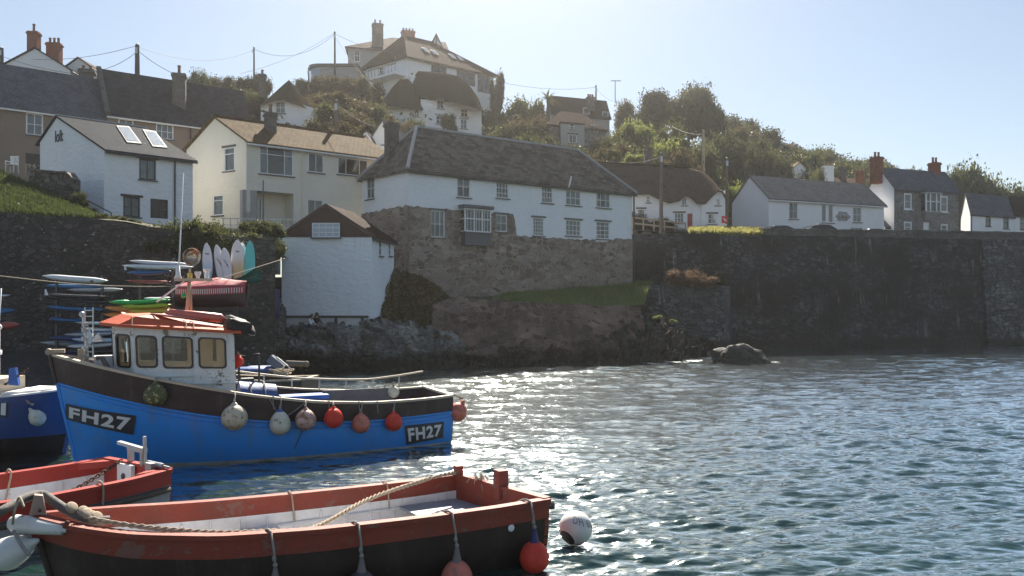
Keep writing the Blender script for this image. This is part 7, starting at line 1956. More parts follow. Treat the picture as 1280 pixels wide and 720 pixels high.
    # red buoys over the side
    def hung(px, py, rp_, mt, lb, d=None, neck=None):
        x, _ = h.hit(px-6, 650); t = P(x, h.zs(x), -1, .07)+Vector((0, 0, .05)); d = t.y-.12 if d is None else d; r = rp_*d/F
        c = W(px, py, d); buoy(c, r, M[mt], lb, t, 1.12, None, neck or M['buoy_neck'], M['rope_grey'], nose=.75)
        a = P(x, h.zs(x), -1, -.16)+Vector((0, 0, -.1)); rope_between([t+Vector((0, 0, .0)), P(x, h.zs(x), -1, -.02)+Vector((-.03, 0, .07)), a+Vector((-.06, 0, .08)), a+Vector((-.1, .02, -.1))], .017, M['rope_grey'], 'thin line over the gunwale holding a hanging buoy of the open boat', group='buoy lines over the gunwale of the open boat')
    hung(668, 697, 19, 'buoy_red', 'bright orange red buoy with dark neck at the stern quarter of the open boat', neck=M['tarp_navy'])
    hung(571, 722, 20, 'buoy_faded', 'faded red buoy with a grey neck hanging amidships on the open boat')
    hung(452, 735, 20, 'buoy_grey', 'dark grey buoy hanging lowest along the side of the open boat')
    hung(344, 745, 19, 'buoy_grey', 'dark buoy on a long line towards the bow of the open boat')
    for px in (362, 482):
        x, _ = h.hit(px, 630, 1); rope_between([P(x, h.zs(x)-.1, 1, .07), P(x, h.zs(x), 1, .06)+Vector((0, 0, .05)), P(x, h.zs(x), 1, -.12)+Vector((0, 0, .03)), P(x+.06, h.zs(x)-.38, 1, -.08)], .013, M['rope'], 'thin cord hung over the far gunwale inside the open boat', group='cords over the far gunwale')
    # frayed line end at the transom
    c = h.w(h.pt(6.42, 1.0, 1)).lerp(h.w(h.pt(6.42, 1.0, -1)), .3); mb = MB(); rr = random.Random(3)
    for i in range(26):
        q = c+Vector((rr.uniform(-.2, .25), rr.uniform(-.1, .1), rr.uniform(-.02, .1))); mb.tube([c+Vector((rr.uniform(-.05, .05), 0, 0)), c.lerp(q, .6)+Vector((0, 0, rr.uniform(0, .1))), q-Vector((0, 0, rr.uniform(0, .15)))], .005, 4)
    tag(mb.build('frayed_cord', M['rope'], None, origin=c), 'tangle of frayed pale cord on the transom of the open boat', 'cord')
    return h
M['stem_wood'] = paint('grey_weathered_oak', (.33, .25, .21), .75, .4, .3, 6, dirtcol=(.22, .1, .07)); M['hose_grey'] = paint('grey_padded_hose', (.12, .11, .10), .8, .5, .5, 7)
M['buoy_neck'] = paint('grey_buoy_neck', (.16, .13, .13), .6, .4, .1, 6); M['buoy_grey'] = paint('dark_grey_buoy', (.07, .06, .06), .55, .4, .1, 6)
OB = open_boat()
def float_text():
    c = W(719.5, 660, 13.1); r = .275
    root = thing('mooring_float', 'round white mooring float with black lower patch bobbing off the stern of the open boat', 'float', c)
    mb = MB(); mb.sphere(c, r, 30, 18); mb.build('ball', M['fender_white'], root, smooth=True)
    mb = MB(); 
    dr = Vector((-.62, -.6, -.5)).normalized(); q = dr.to_track_quat('Z', 'Y').to_matrix()
    mb.lathe([(.002, r*1.006)]+[(r*1.006*math.sin(a), r*1.006*math.cos(a)) for a in np.linspace(.05, .55, 6)], 20, c, q); mb.build('dark_patch', M['black_plastic'], root, smooth=True)
    uv, fs = text_mesh('DH 68', .01); mb = MB()
    V = []
    for u, v in uv:
        th = R(-62)+(u-.5)*1.5; ph = R(32)+(v-.5)*.5-.45*(u-.5)
        V.append(c+Vector((math.cos(th)*math.cos(ph), math.sin(th)*math.cos(ph), math.sin(ph)))*r*1.008)
    mb.add(V, fs); mb.build('lettering', M['faded_letter'], root)
M['faded_letter'] = paint('faded_lettering', (.28, .25, .22), .7, .3, 0)
float_text()

# ---------------------------------------------------------------- red gunwaled boat at the left
def red_boat():
    st = [(0, .05, 1.25, .98), (.5, .5, 1.13, .86), (1.2, .85, 1.0, .74), (2.5, 1.12, .90, .64), (4, 1.2, .85, .60), (5.4, 1.12, .84, .60), (6.2, 1.0, .87, .62)]
    h = Hull((-10.75, 10.15), (.588, .809), 6.2, st, -.45, .3, skew=.08, fullb=1.8)
    root = thing('open_boat', 'open boat with bright red gunwales, white inside and a rusty chain over its stern', 'boat')
    h.shell(root, M['red_bright'], M['boat_grey'], M['red_bright'], M['boat_white'], M['red_bright'], .045, .12, .15, .045, .05, antifoul=False, band='sheer_strake', inband=.24)
    for side in (-1, 1): mb = MB(); mb.tube([h.pt(x, h.zb(x)-.07, side, .03) for x in np.linspace(.2, 6.15, 40)], .06, 7); mb.build('rubbing_strake', M['wood_dark'], root, smooth=True)
    for x in np.linspace(.9, 5.8, 12):
        for side in (-1, 1): mb = MB(); mb.tube([h.pt(x, z, side, -.055) for z in np.linspace(.1, h.zs(x)-.26, 6)], .02, 5); mb.build('rib', M['boat_white'], root)
    def thwart(x0, x1, z, mat):
        a, b, c, d = h.pt(x0, z, -1, -.05), h.pt(x1, z, -1, -.05), h.pt(x1, z, 1, -.05), h.pt(x0, z, 1, -.05); mb = MB(); mb.slab([[a, b, c, d]], .04); mb.build('thwart', mat, root)
    thwart(3.2, 3.6, .5, M['boat_grey']); thwart(1.3, 1.7, .6, M['boat_white'])
    # outboard well boards and knees at the transom
    c = h.pt(6.2, .87, 1); d = h.pt(6.2, .87, -1)
    for t in (.12, .88): mb = MB(); p = c.lerp(d, t); mb.slab([[p+Vector((-.03, -.14, .03)), p+Vector((-.03, .14, .03)), p+Vector((-.6, .14 if t < .5 else -.14, .03))]], .12); mb.build('knee', M['red_bright'], root)
    mb = MB(); p = c.lerp(d, .42); mb.box((p.x-.12, p.y, .62), (.08, .5, .55)); mb.build('motor_board', M['boat_white'], root)
    mb = MB(); p = c.lerp(d, .42); mb.lathe([(.02, 0), (.055, 0), (.055, .02), (.02, .02)], 12, p+Vector((-.17, 0, -.2)), Matrix.Rotation(R(-90), 3, 'Y')); mb.build('drain_ring', M['metal_dark'], root)
    # grey bracket frame standing on the transom
    br = MB(); p = c.lerp(d, .52)+Vector((0, 0, .03))
    for o in (-.22, .22): br.box(p+Vector((-.03, o, .15)), (.09, .09, .32))
    br.box(p+Vector((-.03, 0, .28)), (.10, .55, .08)); br.beam(p+Vector((-.03, .65, .34)), p+Vector((-.03, -.25, .30)), .09, .06); br.beam(p+Vector((-.03, -.27, 0)), p+Vector((-.03, -.27, .55)), .05); br.build('motor_bracket', M['metal_grey'], root)
    cr = MB(); p = c.lerp(d, .78); cr.tube([p+Vector((-.05, .18, .09)), p+Vector((-.05, -.34, .09))], .05, 10); cr.box(p+Vector((-.1, -.05, .0)), (.16, .2, .26)); cr.tube([p+Vector((-.05, -.34, .09)), p+Vector((-.02, -.5, .08))], .02, 6); cr.build('clamp', M['metal_grey'], root)
    h.place(root)
    # chain from the transom down into the bottom of the boat
    a = h.w(c.lerp(d, .3)+Vector((-.05, 0, .06))); b = h.w(h.pt(3.55, .5, -1, -.5)); P = []
    for i in range(60):
        t = i/59; P.append(a.lerp(b, t)-Vector((0, 0, .10*math.sin(math.pi*t))))
    mb = MB()
    for i in range(len(P)-1):
        dv = P[i+1]-P[i]; L = dv.length
        if L < 1e-5: continue
    L = sum((P[i+1]-P[i]).length for i in range(59)); n = int(L/.075)
    for i in range(n):
        t = (i+.5)/n*59; k = min(58, int(t)); c0 = P[k].lerp(P[k+1], t-k); dv = (P[k+1]-P[k]).normalized()
        x = dv.cross(Vector((0, 0, 1))).normalized(); y = x.cross(dv); w = x if i % 2 else y
        mb.tube([c0+dv*.055*math.cos(q)+w*.034*math.sin(q) for q in np.linspace(0, 6.283, 9)], .013, 5, cap=False)
    tag(mb.build('mooring_chain', M['rust'], None, origin=a, smooth=True), 'rusty chain sagging over the stern into the red gunwaled boat', 'chain')
    cc = h.w(h.pt(3.4, .54, -1, -.45)); mb = MB()
    mb.tube([cc+Vector((.42*math.cos(q), .28*math.sin(q), .02+.10*math.sin(q))) for q in np.linspace(0, 6.283, 28)], .02, 6, cap=False); tag(mb.build('rope_hoop', M['wood_pole'], None, origin=cc, smooth=True), 'bent wooden hoop lying at the end of the rusty chain', 'hoop')
    for px, py, side in ((12, 590, 1), (128, 622, -1)):
        x, _ = h.hit(px, py, side); q = h.w(h.pt(x, h.zs(x), side, .05)+Vector((0, 0, .05)))
        rope_between([h.w(h.pt(x, h.zs(x)-.35, side, .06*side*-1 if side > 0 else .06)), q, h.w(h.pt(x, h.zs(x), side, -.13)+Vector((0, 0, .03))), h.w(h.pt(x-.1, h.zs(x)-.5, side, -.1))], .018, M['rope'], 'tan rope turned over the %s gunwale of the red edged boat' % ('far' if side > 0 else 'near'))
    buoy(W(10, 692, 9.7), .20, M['fender_white'], 'big white pear shaped fender hanging between the two open boats', W(30, 655, 9.9), 1.7, nose=.3, tilt=1.15, cat='fender', name='pear_fender')
red_boat()

# ---------------------------------------------------------------- navy boat behind the bow
def navy_boat():
    st = [(0, .05, 1.72, 1.55), (.5, .5, 1.66, 1.49), (1.2, .9, 1.60, 1.44), (2.5, 1.25, 1.55, 1.39), (4, 1.35, 1.5, 1.34), (7, 1.25, 1.45, 1.3)]
    h = Hull((-11.3, 20.9), (-.97, -.03), 7.0, st, -.5, .4)
    root = thing('navy_boat', 'navy blue boat with white deck moored beyond the bow of the blue fishing boat', 'boat')
    h.shell(root, M['hull_navy'], M['hull_navy'], M['sign_white'], M['boat_white'], None, .05, 1.3, .12, .03, .08, antifoul=False)
    hull_side = 1   # the side that faces the quay when the bow points right
    for side in (1,):
        mb = MB(); mb.grid(lambda u, v: h.pt(.05+6.9*u, .62-.62*v-.1, side, .006), 40, 4); mb.build('boot_top', M['hull_black'], root, smooth=True)
    hull_number(h, root, '1', [(-3, 498), (11.5, 499), (11, 521), (-3, 520)], side=1, pad=(.25, .1))
    mb = MB(); mb.slab([[Vector((.25, -.2, 1.72)), Vector((.25, .2, 1.72)), Vector((1.5, .85, 1.68)), Vector((1.5, -.85, 1.68))][::-1]], .05); mb.build('foredeck', M['sign_white'], root)
    mb = MB(); mb.box((2.1, .1, 1.75), (.9, 1.1, .5)); mb.build('deck_box', M['boat_cream'], root)
    mb = MB(); mb.tube([(1.98, .3, 1.5), (1.95, .3, 2.3), (1.9, .3, 3.25)], [.10, .08, .04], 9); mb.tube([(1.9, .3, 3.2), (1.84, .3, 4.3)], .025, 6); mb.sphere((1.9, .3, 3.3), .085, 10, 8); mb.box((1.94, .26, 2.65), (.14, .14, .12)); mb.build('light_mast', M['sign_white'], root, smooth=True)
    uv, fs = text_mesh('LE', .02); mb = MB(); mb.add([Vector((.98-.5*u, .62-.30*v-.12*u, 1.728)) for u, v in uv], fs); mb.build('deck_lettering', M['faded_letter'], root)
    h.place(root)
    o = W(17, 471, 20.3); mb = MB(); mb.add([o+Vector((x, y, z)) for x, y, z in ((-.09, -.05, .22), (.07, -.05, .24), (.16, -.06, -.22), (-.1, -.06, -.2), (-.09, .05, .22), (.07, .05, .24), (.14, .06, -.2), (-.1, .06, -.2))], [(0, 1, 2, 3), (7, 6, 5, 4), (0, 4, 5, 1), (1, 5, 6, 2), (2, 6, 7, 3), (3, 7, 4, 0)]); tag(mb.build('blue_bag', M['tarp_blue'], None, origin=o), 'small bright blue bag tied to the mast of the navy boat', 'bag')
    buoy(W(47, 523, 20.0), .19, M['buoy_white'], 'dirty white fender buoy between the navy boat and the blue bow', W(18, 490, 20.3), 1.3, nose=.4, tilt=-.7)
    # chain running up from the navy deck
    a, b = W(6, 481, 20.4), W(34, 462, 20.2); mb = MB()
    for i in range(16):
        c0 = a.lerp(b, i/15); dv = (b-a).normalized(); y = dv.cross(Vector((0, 1, 0))).normalized() if i % 2 else Vector((0, 1, 0)); mb.tube([c0+dv*.045*math.cos(q)+y*.03*math.sin(q) for q in np.linspace(0, 6.283, 8)], .012, 5, cap=False)
    tag(mb.build('bow_chain', M['rust'], None, origin=a, smooth=True), 'short rusty chain rising over the white deck of the navy boat', 'chain')
navy_boat()
# brown open boat with an outboard behind the wheelhouse
def outboard_boat():
    st = [(0, .05, 1.15, .95), (.6, .5, 1.08, .9), (1.5, .78, 1.02, .84), (3, .88, 1.0, .82), (4.4, .8, 1.05, .87)]
    h = Hull((WX(383, 30)-4.25, 30.7), (.99, -.14), 4.4, st, -.4, .3)
    root = thing('outboard_boat', 'small brown wooden boat with pale gunwales and a tilted outboard motor', 'boat')
    h.shell(root, M['wood_dark'], M['wood_dark'], M['wood_pale'], M['wood_dark'], None, .04, .3, .14, .05, .05, antifoul=False)
    mb = MB(); mb.box((3.0, 0, .8), (.3, 1.5, .05)); mb.build('thwart', M['wood_pale'], root)
    h.place(root)
    o = W(349, 458, 30.4); r = thing('outboard_motor', 'grey blue outboard motor tilted up on the small brown boat', 'outboard motor', o)
    mb = MB(); mt = Matrix.Rotation(R(40), 3, 'Y'); mb.box(o+Vector((-.12, 0, .12)), (.62, .32, .30), M=mt); mb.build('cowl', M['motor_grey'], r)
    mb = MB(); mb.box(o+Vector((.12, 0, -.2)), (.5, .16, .14), M=mt); mb.box(o+Vector((.02, 0, -.3)), (.14, .3, .3)); mb.build('bracket', M['metal_dark'], r)
    mb = MB(); mb.tube([o+Vector((-.1, 0, .35)), o+Vector((.35, -.1, .02)), o+Vector((.5, -.1, -.15))], .03, 6); mb.build('tiller', M['metal_grey'], r)
    mb = MB(); a, b = W(358, 454, 31.2), W(383, 455, 31.2); mb.tube([a, b], .11, 10); mb.sphere(b, .12, 10, 8); tag(mb.build('rolled_sail', M['wood_pole'], None, origin=a, smooth=True), 'brown rolled bundle lying across the stern of the small brown boat', 'bundle')
    o = W(322, 462, 30.4); mb = MB(); mb.sphere((0, 0, 0), 1, 18, 10)
    for v in mb.v: k = 1+.2*fbm(v*2); v.x *= .8*k; v.y *= .55; v.z *= .15*k; v += o
    tag(mb.build('blue_tarpaulin', M['tarp_deep'], None, origin=o, smooth=True), 'blue tarpaulin heaped in the bow of the small brown boat', 'tarpaulin')
    o = W(352, 466, 29.7); mb = MB(); rr = random.Random(5)
    for i in range(7): c = o+Vector((rr.uniform(-.25, .25), rr.uniform(-.1, .1), rr.uniform(-.05, .12))); mb.tube([c+Vector((.2*math.cos(q)*(1+.1*i), .13*math.sin(q), .03*math.sin(2*q))) for q in np.linspace(0, 6.283, 16)], .02, 5, cap=False)
    tag(mb.build('rope_coil', M['rope'], None, origin=o, smooth=True), 'pale rope coil in the stern of the small brown boat', 'rope')
M['motor_grey'] = paint('outboard_cowl', (.10, .12, .16), .4, .2, .05)
outboard_boat()

# ---------------------------------------------------------------- boards, kayaks and racks on the hard
def board_obj(name, a, b, w, t, mat, label, cat, group=None, rocker=.06, nose=1.0, up=(0, 0, 1), stripe=None, kayak=False):
    """lofted board or kayak hull between two world points"""
    a = Vector(a); b = Vector(b); d = (b-a); L = d.length; d.normalize(); up = Vector(up); up = (up-d*up.dot(d)).normalized(); sd = d.cross(up)
    mb = MB(); n = 26; m = 12
    for i in range(n+1):
        s = i/n; e = math.sin(math.pi*min(1, max(0, s)))
        ww = w/2*max(.02, (1-abs(2*s-1)**2.6))**.62; tt = t/2*max(.12, (1-abs(2*s-1)**4)); c = a+d*L*s+up*rocker*(2*s-1)**2
        for k in range(m):
            an = 2*math.pi*k/m; cx, cz = math.cos(an), math.sin(an)
            cz = math.copysign(abs(cz)**.7, cz)
            if kayak and cz > 0 and .3 < s < .7 and abs(cx) < .7: cz *= .35
            mb.v.append(c+sd*ww*cx+up*tt*cz)
    for i in range(n):
        for k in range(m): mb.f.append((i*m+k, i*m+(k+1) % m, (i+1)*m+(k+1) % m, (i+1)*m+k))
    mb.f.append(tuple(range(m-1, -1, -1))); mb.f.append(tuple(n*m+k for k in range(m)))
    o = mb.build(name, mat, None, origin=(a+b)/2, smooth=True)
    return tag(o, label, cat, group)
def plastic(name, c, r=.4): return paint(name, c, r, .25, .05, 3)
def hard_stuff():
    d = 33.0; rr = random.Random(6)
    C = {'white': (.66, .68, .70), 'grey': (.33, .35, .38), 'dark': (.03, .03, .035), 'blue': (.03, .13, .30), 'pale': (.40, .52, .62), 'navy': (.02, .04, .14), 'red': (.34, .06, .05), 'orange': (.62, .22, .04), 'green': (.03, .40, .10), 'lime': (.40, .48, .03), 'yellow': (.62, .42, .04), 'turq': (.05, .42, .42)}
    for k, v in C.items(): M['pl_'+k] = plastic('plastic_'+k, v)
    L = [(53, 135, 346, 352, 8, 'white', 'thick pale paddleboard strapped on the top arms of the tall rack', 'paddleboard'), (55, 137, 369, 372, 5, 'dark', 'dark board with one upturned fin on the second arms of the tall rack', 'board'), (58, 134, 384, 388, 6, 'blue', 'blue kayak on the third arms of the tall rack', 'kayak'), (62, 108, 399, 401, 5, 'blue', 'shorter blue kayak under the other blue one on the tall rack', 'kayak'),
         (94, 150, 404, 404, 4, 'pale', 'pale blue board on top of the low pile beside the tall rack', 'board'), (100, 150, 411, 413, 4, 'white', 'narrow white board in the low pile beside the tall rack', 'board'), (80, 150, 419, 417, 5, 'grey', 'grey board with a drooping fin in the low pile', 'board'), (90, 150, 425, 426, 6, 'pale', 'long pale blue board near the bottom of the low pile', 'board'), (84, 150, 434, 430, 6, 'white', 'white board lowest in the low pile beside the tall rack', 'board'),
         (162, 236, 327, 331, 5, 'white', 'white board uppermost on the rack behind the mast', 'board'), (153, 242, 333, 335, 6, 'white', 'longer white board second from the top on the rack behind the mast', 'board'), (159, 214, 342, 340, 6, 'blue', 'bright blue board under the white boards on the rack behind the mast', 'board'), (157, 214, 352, 353, 4, 'red', 'slim reddish board alone on the low arms behind the mast', 'board'),
         (136, 213, 379, 376, 7, 'green', 'green kayak uppermost in the bright pile behind the wheelhouse roof', 'kayak'), (180, 214, 374, 373, 4, 'white', 'short pale board lying on the green kayak', 'board'), (150, 214, 384, 382, 7, 'lime', 'lime green kayak under the green one in the bright pile', 'kayak'), (131, 213, 386, 387, 8, 'orange', 'orange kayak in the middle of the bright pile', 'kayak'), (129, 210, 394, 394, 8, 'orange', 'second orange kayak lowest in the bright pile', 'kayak'), (160, 213, 390, 389, 7, 'yellow', 'yellow kayak end showing beside the orange ones', 'kayak'),
         (-40, 13, 372, 370, 4, 'white', 'whitish board end at the edge of the racks above the blue kayak end', 'board'), (-40, 19, 391, 389, 9, 'blue', 'bright blue kayak end beyond the mast of the navy boat', 'kayak'), (-40, 25, 408, 407, 11, 'red', 'dull red kayak end below the bright blue one', 'kayak')]
    for i, (x0, x1, y0, y1, th, c, lb, cat) in enumerate(L):
        dd = d-.3+(.25 if th < 6 else 0)-(.9 if 400 < y0 else 0)+.12*(i % 3)
        board_obj('kayak' if cat == 'kayak' else 'board', W(x0, y0, dd), W(x1, y1, dd+.25), .62 if cat == 'kayak' else .55, th*dd/F, M['pl_'+c], lb, cat, kayak=cat == 'kayak', rocker=.04)
    for i in range(16):
        x0 = rr.choice((50, 56, 62, 92, 100, 84)); x1 = x0+rr.uniform(52, 86); y = rr.choice((358, 363, 377, 380, 393, 396, 408, 415, 423, 429, 439, 444)); dd = d+.25+rr.uniform(0, .6)
        if x1 > 160: x1 = 158
        board_obj('board', W(x0, y, dd), W(x1, y+rr.uniform(-1, 2), dd+.2), .55, .15+.08*rr.random(), M['pl_'+rr.choice(('navy', 'dark', 'dark', 'grey', 'blue'))], 'dark board stored deep in the racks against the quay wall', 'board', 'dark boards deep in the racks', rocker=.04)
    # fins
    for px, py, k, lb in ((58, 366, .55, 'small white fin standing up on the dark board of the tall rack'), (157, 335, .45, 'pale fin at the end of the longer white board')):
        mb = MB(); c = W(px, py, 32.6); mb.add([c+Vector(v)*k for v in ((-.12, -.02, -.18), (.12, -.02, -.18), (.0, 0, .26), (-.13, 0, .26), (-.12, .02, -.18), (.12, .02, -.18))], [(0, 1, 2, 3), (5, 4, 3, 2), (1, 5, 2), (4, 0, 3), (0, 4, 5, 1)]); tag(mb.build('board_fin', M['pl_white'], None, origin=c), lb, 'fin')
    def rack(px, top, base, dd, lv, label, w=2.4):
        r = thing('board_rack', label, 'rack', W(px, base, dd))
        for k in (-.5, .5):
            mb = MB(); x = WX(px, dd)+k*w; mb.beam(Vector((x, dd+.45, WZ(base, dd)-.2)), Vector((x, dd+.45, WZ(top, dd))), .09); mb.build('post', M['metal_dark'], r)
            for y in lv: mb = MB(); z = WZ(y, dd); mb.beam(Vector((x, dd+.45, z)), Vector((x, dd-.45, z+.08)), .06); mb.build('arm', M['metal_dark'], r)
    rack(92, 344, 470, 33.0, (354, 374, 390, 404), 'tall dark steel rack with boards on four pairs of arms', 1.9)
    rack(190, 322, 470, 33.2, (337, 346, 356), 'steel rack against the quay wall behind the mast of the blue boat', 1.4)
    # ladder and white paddle by the pile
    r = thing('ladder', 'grey metal ladder standing among the boards', 'ladder', W(111, 455, 31.6))
    for px in (106.5, 116.5): mb = MB(); mb.beam(W(px, 455, 31.6), W(px, 384, 31.6), .05); mb.build('rail', M['metal_grey'], r)
    for i in range(9): mb = MB(); mb.beam(W(106.5, 388+i*7.4, 31.6), W(116.5, 388+i*7.4, 31.6), .035); mb.build('rung', M['metal_grey'], r)
    mb = MB(); a = W(110, 404, 31.4); mb.tube([a, W(110, 428, 31.4)], .018, 6); mb.lathe([(.04, -.62), (.13, -.55), (.14, -.2), (.06, 0)], 12, W(110.5, 412, 31.4), Matrix.Diagonal(Vector((1, .3, 1)))); tag(mb.build('paddle', M['pl_white'], None, origin=a), 'white paddle blade hanging on the grey ladder', 'paddle')
    # upright surfboards
    S = [(259, 252.5, 304, 'sb_blue', 'white surfboard fading to pale blue at the bottom, standing first in the row', -.10), (273, 267, 306, 'sb_white', 'white surfboard with dark scribbles leaning second in the row', -.35), (282, 275.5, 310, 'sb_white', 'shorter round nosed white surfboard in the middle of the row', -.3), (297, 288.5, 300, 'sb_tan', 'white surfboard fading to tan at the bottom, tallest of the row', .0), (303, 297, 303, 'sb_white', 'white surfboard mostly hidden behind the tan tailed one', .1), (312.5, 306, 301, 'sb_turq', 'turquoise surfboard standing at the end of the row', .02)]
    for i, (px, x0, top, mt, lb, lean) in enumerate(S):
        dd = 37.6+.10*(i % 2)-(0 if i != 4 else -.25); wv = (px-x0)*2*dd/F; b = W(px+lean*-14, 354, dd); t = W(px+lean*6, top, dd+.25)
        sd = Vector((1, 0, 0)); o = board_obj('surfboard', b, t, wv, .07, M[mt], lb, 'surfboard', 'surfboards standing in a row', rocker=.05, up=(0, -1, 0))
        if i in (0, 3):
            mb = MB(); c = b.lerp(t, .72)+Vector((0, -.055, 0))
            for k in range(3): mb.tube([c+Vector((-.08+.06*k, -.0, .03)), c+Vector((-.05+.06*k, -.0, .06)), c+Vector((-.03+.06*k, 0, -.02))], .012, 5)
            mb.build('emblem', M['sign_black'], o)
        if i in (1, 2):
            mb = MB(); c = b.lerp(t, .55)+Vector((0, -.055, 0))
            for k in range(3): mb.tube([c+Vector((-.1+.08*k, 0, .2-.1*k)), c+Vector((.02+.06*k, 0, .0-.12*k))], .010, 5)
            mb.build('emblem', M['sign_black'], o)
    # covered dinghy on the hard
    st = [(0, .1, 2.75, 2.6), (.6, .55, 2.7, 2.55), (1.6, .8, 2.65, 2.5), (2.6, .85, 2.65, 2.5), (3.3, .75, 2.68, 2.53)]
    h = Hull((WX(308, 35.2)+.02, 35.2), (-.995, .1), 3.15, [(q[0]*.95, q[1], WZ(361, 35.2)+(q[2]-2.65), WZ(361, 35.2)+(q[2]-2.65)-.12) for q in st], WZ(384, 35.2), .25)
    root = thing('covered_dinghy', 'dinghy on the hard under a red cover with pale stripes along its edge', 'dinghy')
    h.shell(root, M['hull_maroon'], M['hull_maroon'], M['hull_maroon'], M['hull_maroon'], None, .04, WZ(375, 35.2), .1, .04, .0, antifoul=False)
    mb = MB(); zc = WZ(346, 35)
    def P(u, v):
        x = .0+3.05*u; s_ = v*2-1; b = h.b(x)+.06; ridge = (zc-h.zs(x))*(1-abs(u-.45)*1.0)*(.9 if u < .95 else .75)
        return Vector((x, s_*b, h.zs(x)+.03+ridge*(1-abs(s_)**1.3)-.10*(abs(s_) > .97)))
    mb.grid(P, 24, 16); cv = mb.build('cover', M['tarp_red'], root, smooth=True)
    mb = MB()
    for i in range(34):
        x = .15+2.8*i/33; q = h.pt(x, h.zs(x), 1, .075); mb.box(q+Vector((0, 0, -.13)), (.035, .012, .22)); 
    sk = MB(); sk.grid(lambda u, v: h.pt(.05+3.0*u, h.zs(.05+3.0*u)+.02-.3*v, 1, .062), 30, 2); s2 = sk.build('cover_skirt', M['tarp_red'], cv); mb.build('stripe', M['fender_white'], s2)
    h.place(root)
    mb = MB(); a = W(262, 398, 35.2)
    for px in (236, 296): mb.beam(W(px, 383, 35.0), W(px, 416, 35.0), .1); mb.beam(W(px, 383, 35.7), W(px, 416, 35.7), .1)
    mb.beam(W(228, 386, 35.3), W(308, 386, 35.3), .14); mb.beam(W(236, 392, 35.0), W(296, 392, 35.0), .08); tag(mb.build('boat_trestle', M['wood_dark'], None, origin=a), 'dark wooden trestle carrying the red covered dinghy', 'trestle')
    # green cover rising beside it
    mb = MB(); A, B_, C_ = W(284, 350, 36.3), W(320, 334, 36.3), W(318, 352, 36.3); 
    def G(u, v):
        p = A.lerp(B_.lerp(C_, v), u); p.y += .45*math.sin(math.pi*v)*u-.15*fbm(p*1.3); p.z -= .12*math.sin(math.pi*u)*(1-v); return p
    mb.grid(G, 20, 12); g2 = MB(); b0 = len(mb.v)
    for v in list(mb.v): mb.v.append(v+Vector((0, .5, -.1)))
    mb.f += [tuple(b0+i for i in reversed(f)) for f in mb.f]
    tag(mb.build('green_cover', M['tarp_green'], None, origin=A, smooth=True), 'dark green cover pulled up to a point beside the turquoise surfboard', 'cover')
    # red kayak on the rock ledge
    board_obj('kayak', W(282, 404, 45.6), W(328, 406, 46.2), .7, .36, M['pl_redk'], 'orange red kayak lying on the rock ledge beyond the wheelhouse roof', 'kayak', kayak=True)
    # mooring line drawn across the hard
    rope_between([W(-20, 341, 26), W(0, 345, 26), W(110, 356, 29), W(210, 358, 32), W(260, 352, 34), W(350, 325, 40), W(352, 324, 47.3)], .018, M['rope'], 'long mooring line drawn tight from the racks up to the boathouse')
def grad(name, c0, c1, z0, z1):
    t = NT(name); z = t.n('SeparateXYZ', Vector=t.pos()).outputs[2]
    base = t.mix(t.step(z, z0, z1), c1, c0); n = t.noise(t.coord('Object'), 3, 4); base = t.mix(t.math('MULTIPLY', t.step(n, .5, .8), .2), base, sc3(c0, .6))
    return t.out(t.principled(Base_Color=base, Roughness=.3))
M['sb_blue'] = grad('surfboard_blue_fade', (.70, .72, .74), (.30, .48, .66), WZ(345, 38.6), WZ(322, 38.6)); M['sb_tan'] = grad('surfboard_tan_fade', (.72, .72, .70), (.60, .42, .2), WZ(340, 38.6), WZ(316, 38.6))
M['sb_white'] = plastic('surfboard_white', (.68, .70, .72), .3); M['sb_turq'] = plastic('surfboard_turquoise', (.10, .52, .50), .3); M['hull_maroon'] = paint('dark_maroon_hull', (.05, .018, .02), .5, .3, .1, 2); M['pl_redk'] = plastic('plastic_orange_red', (.55, .12, .06))
hard_stuff()

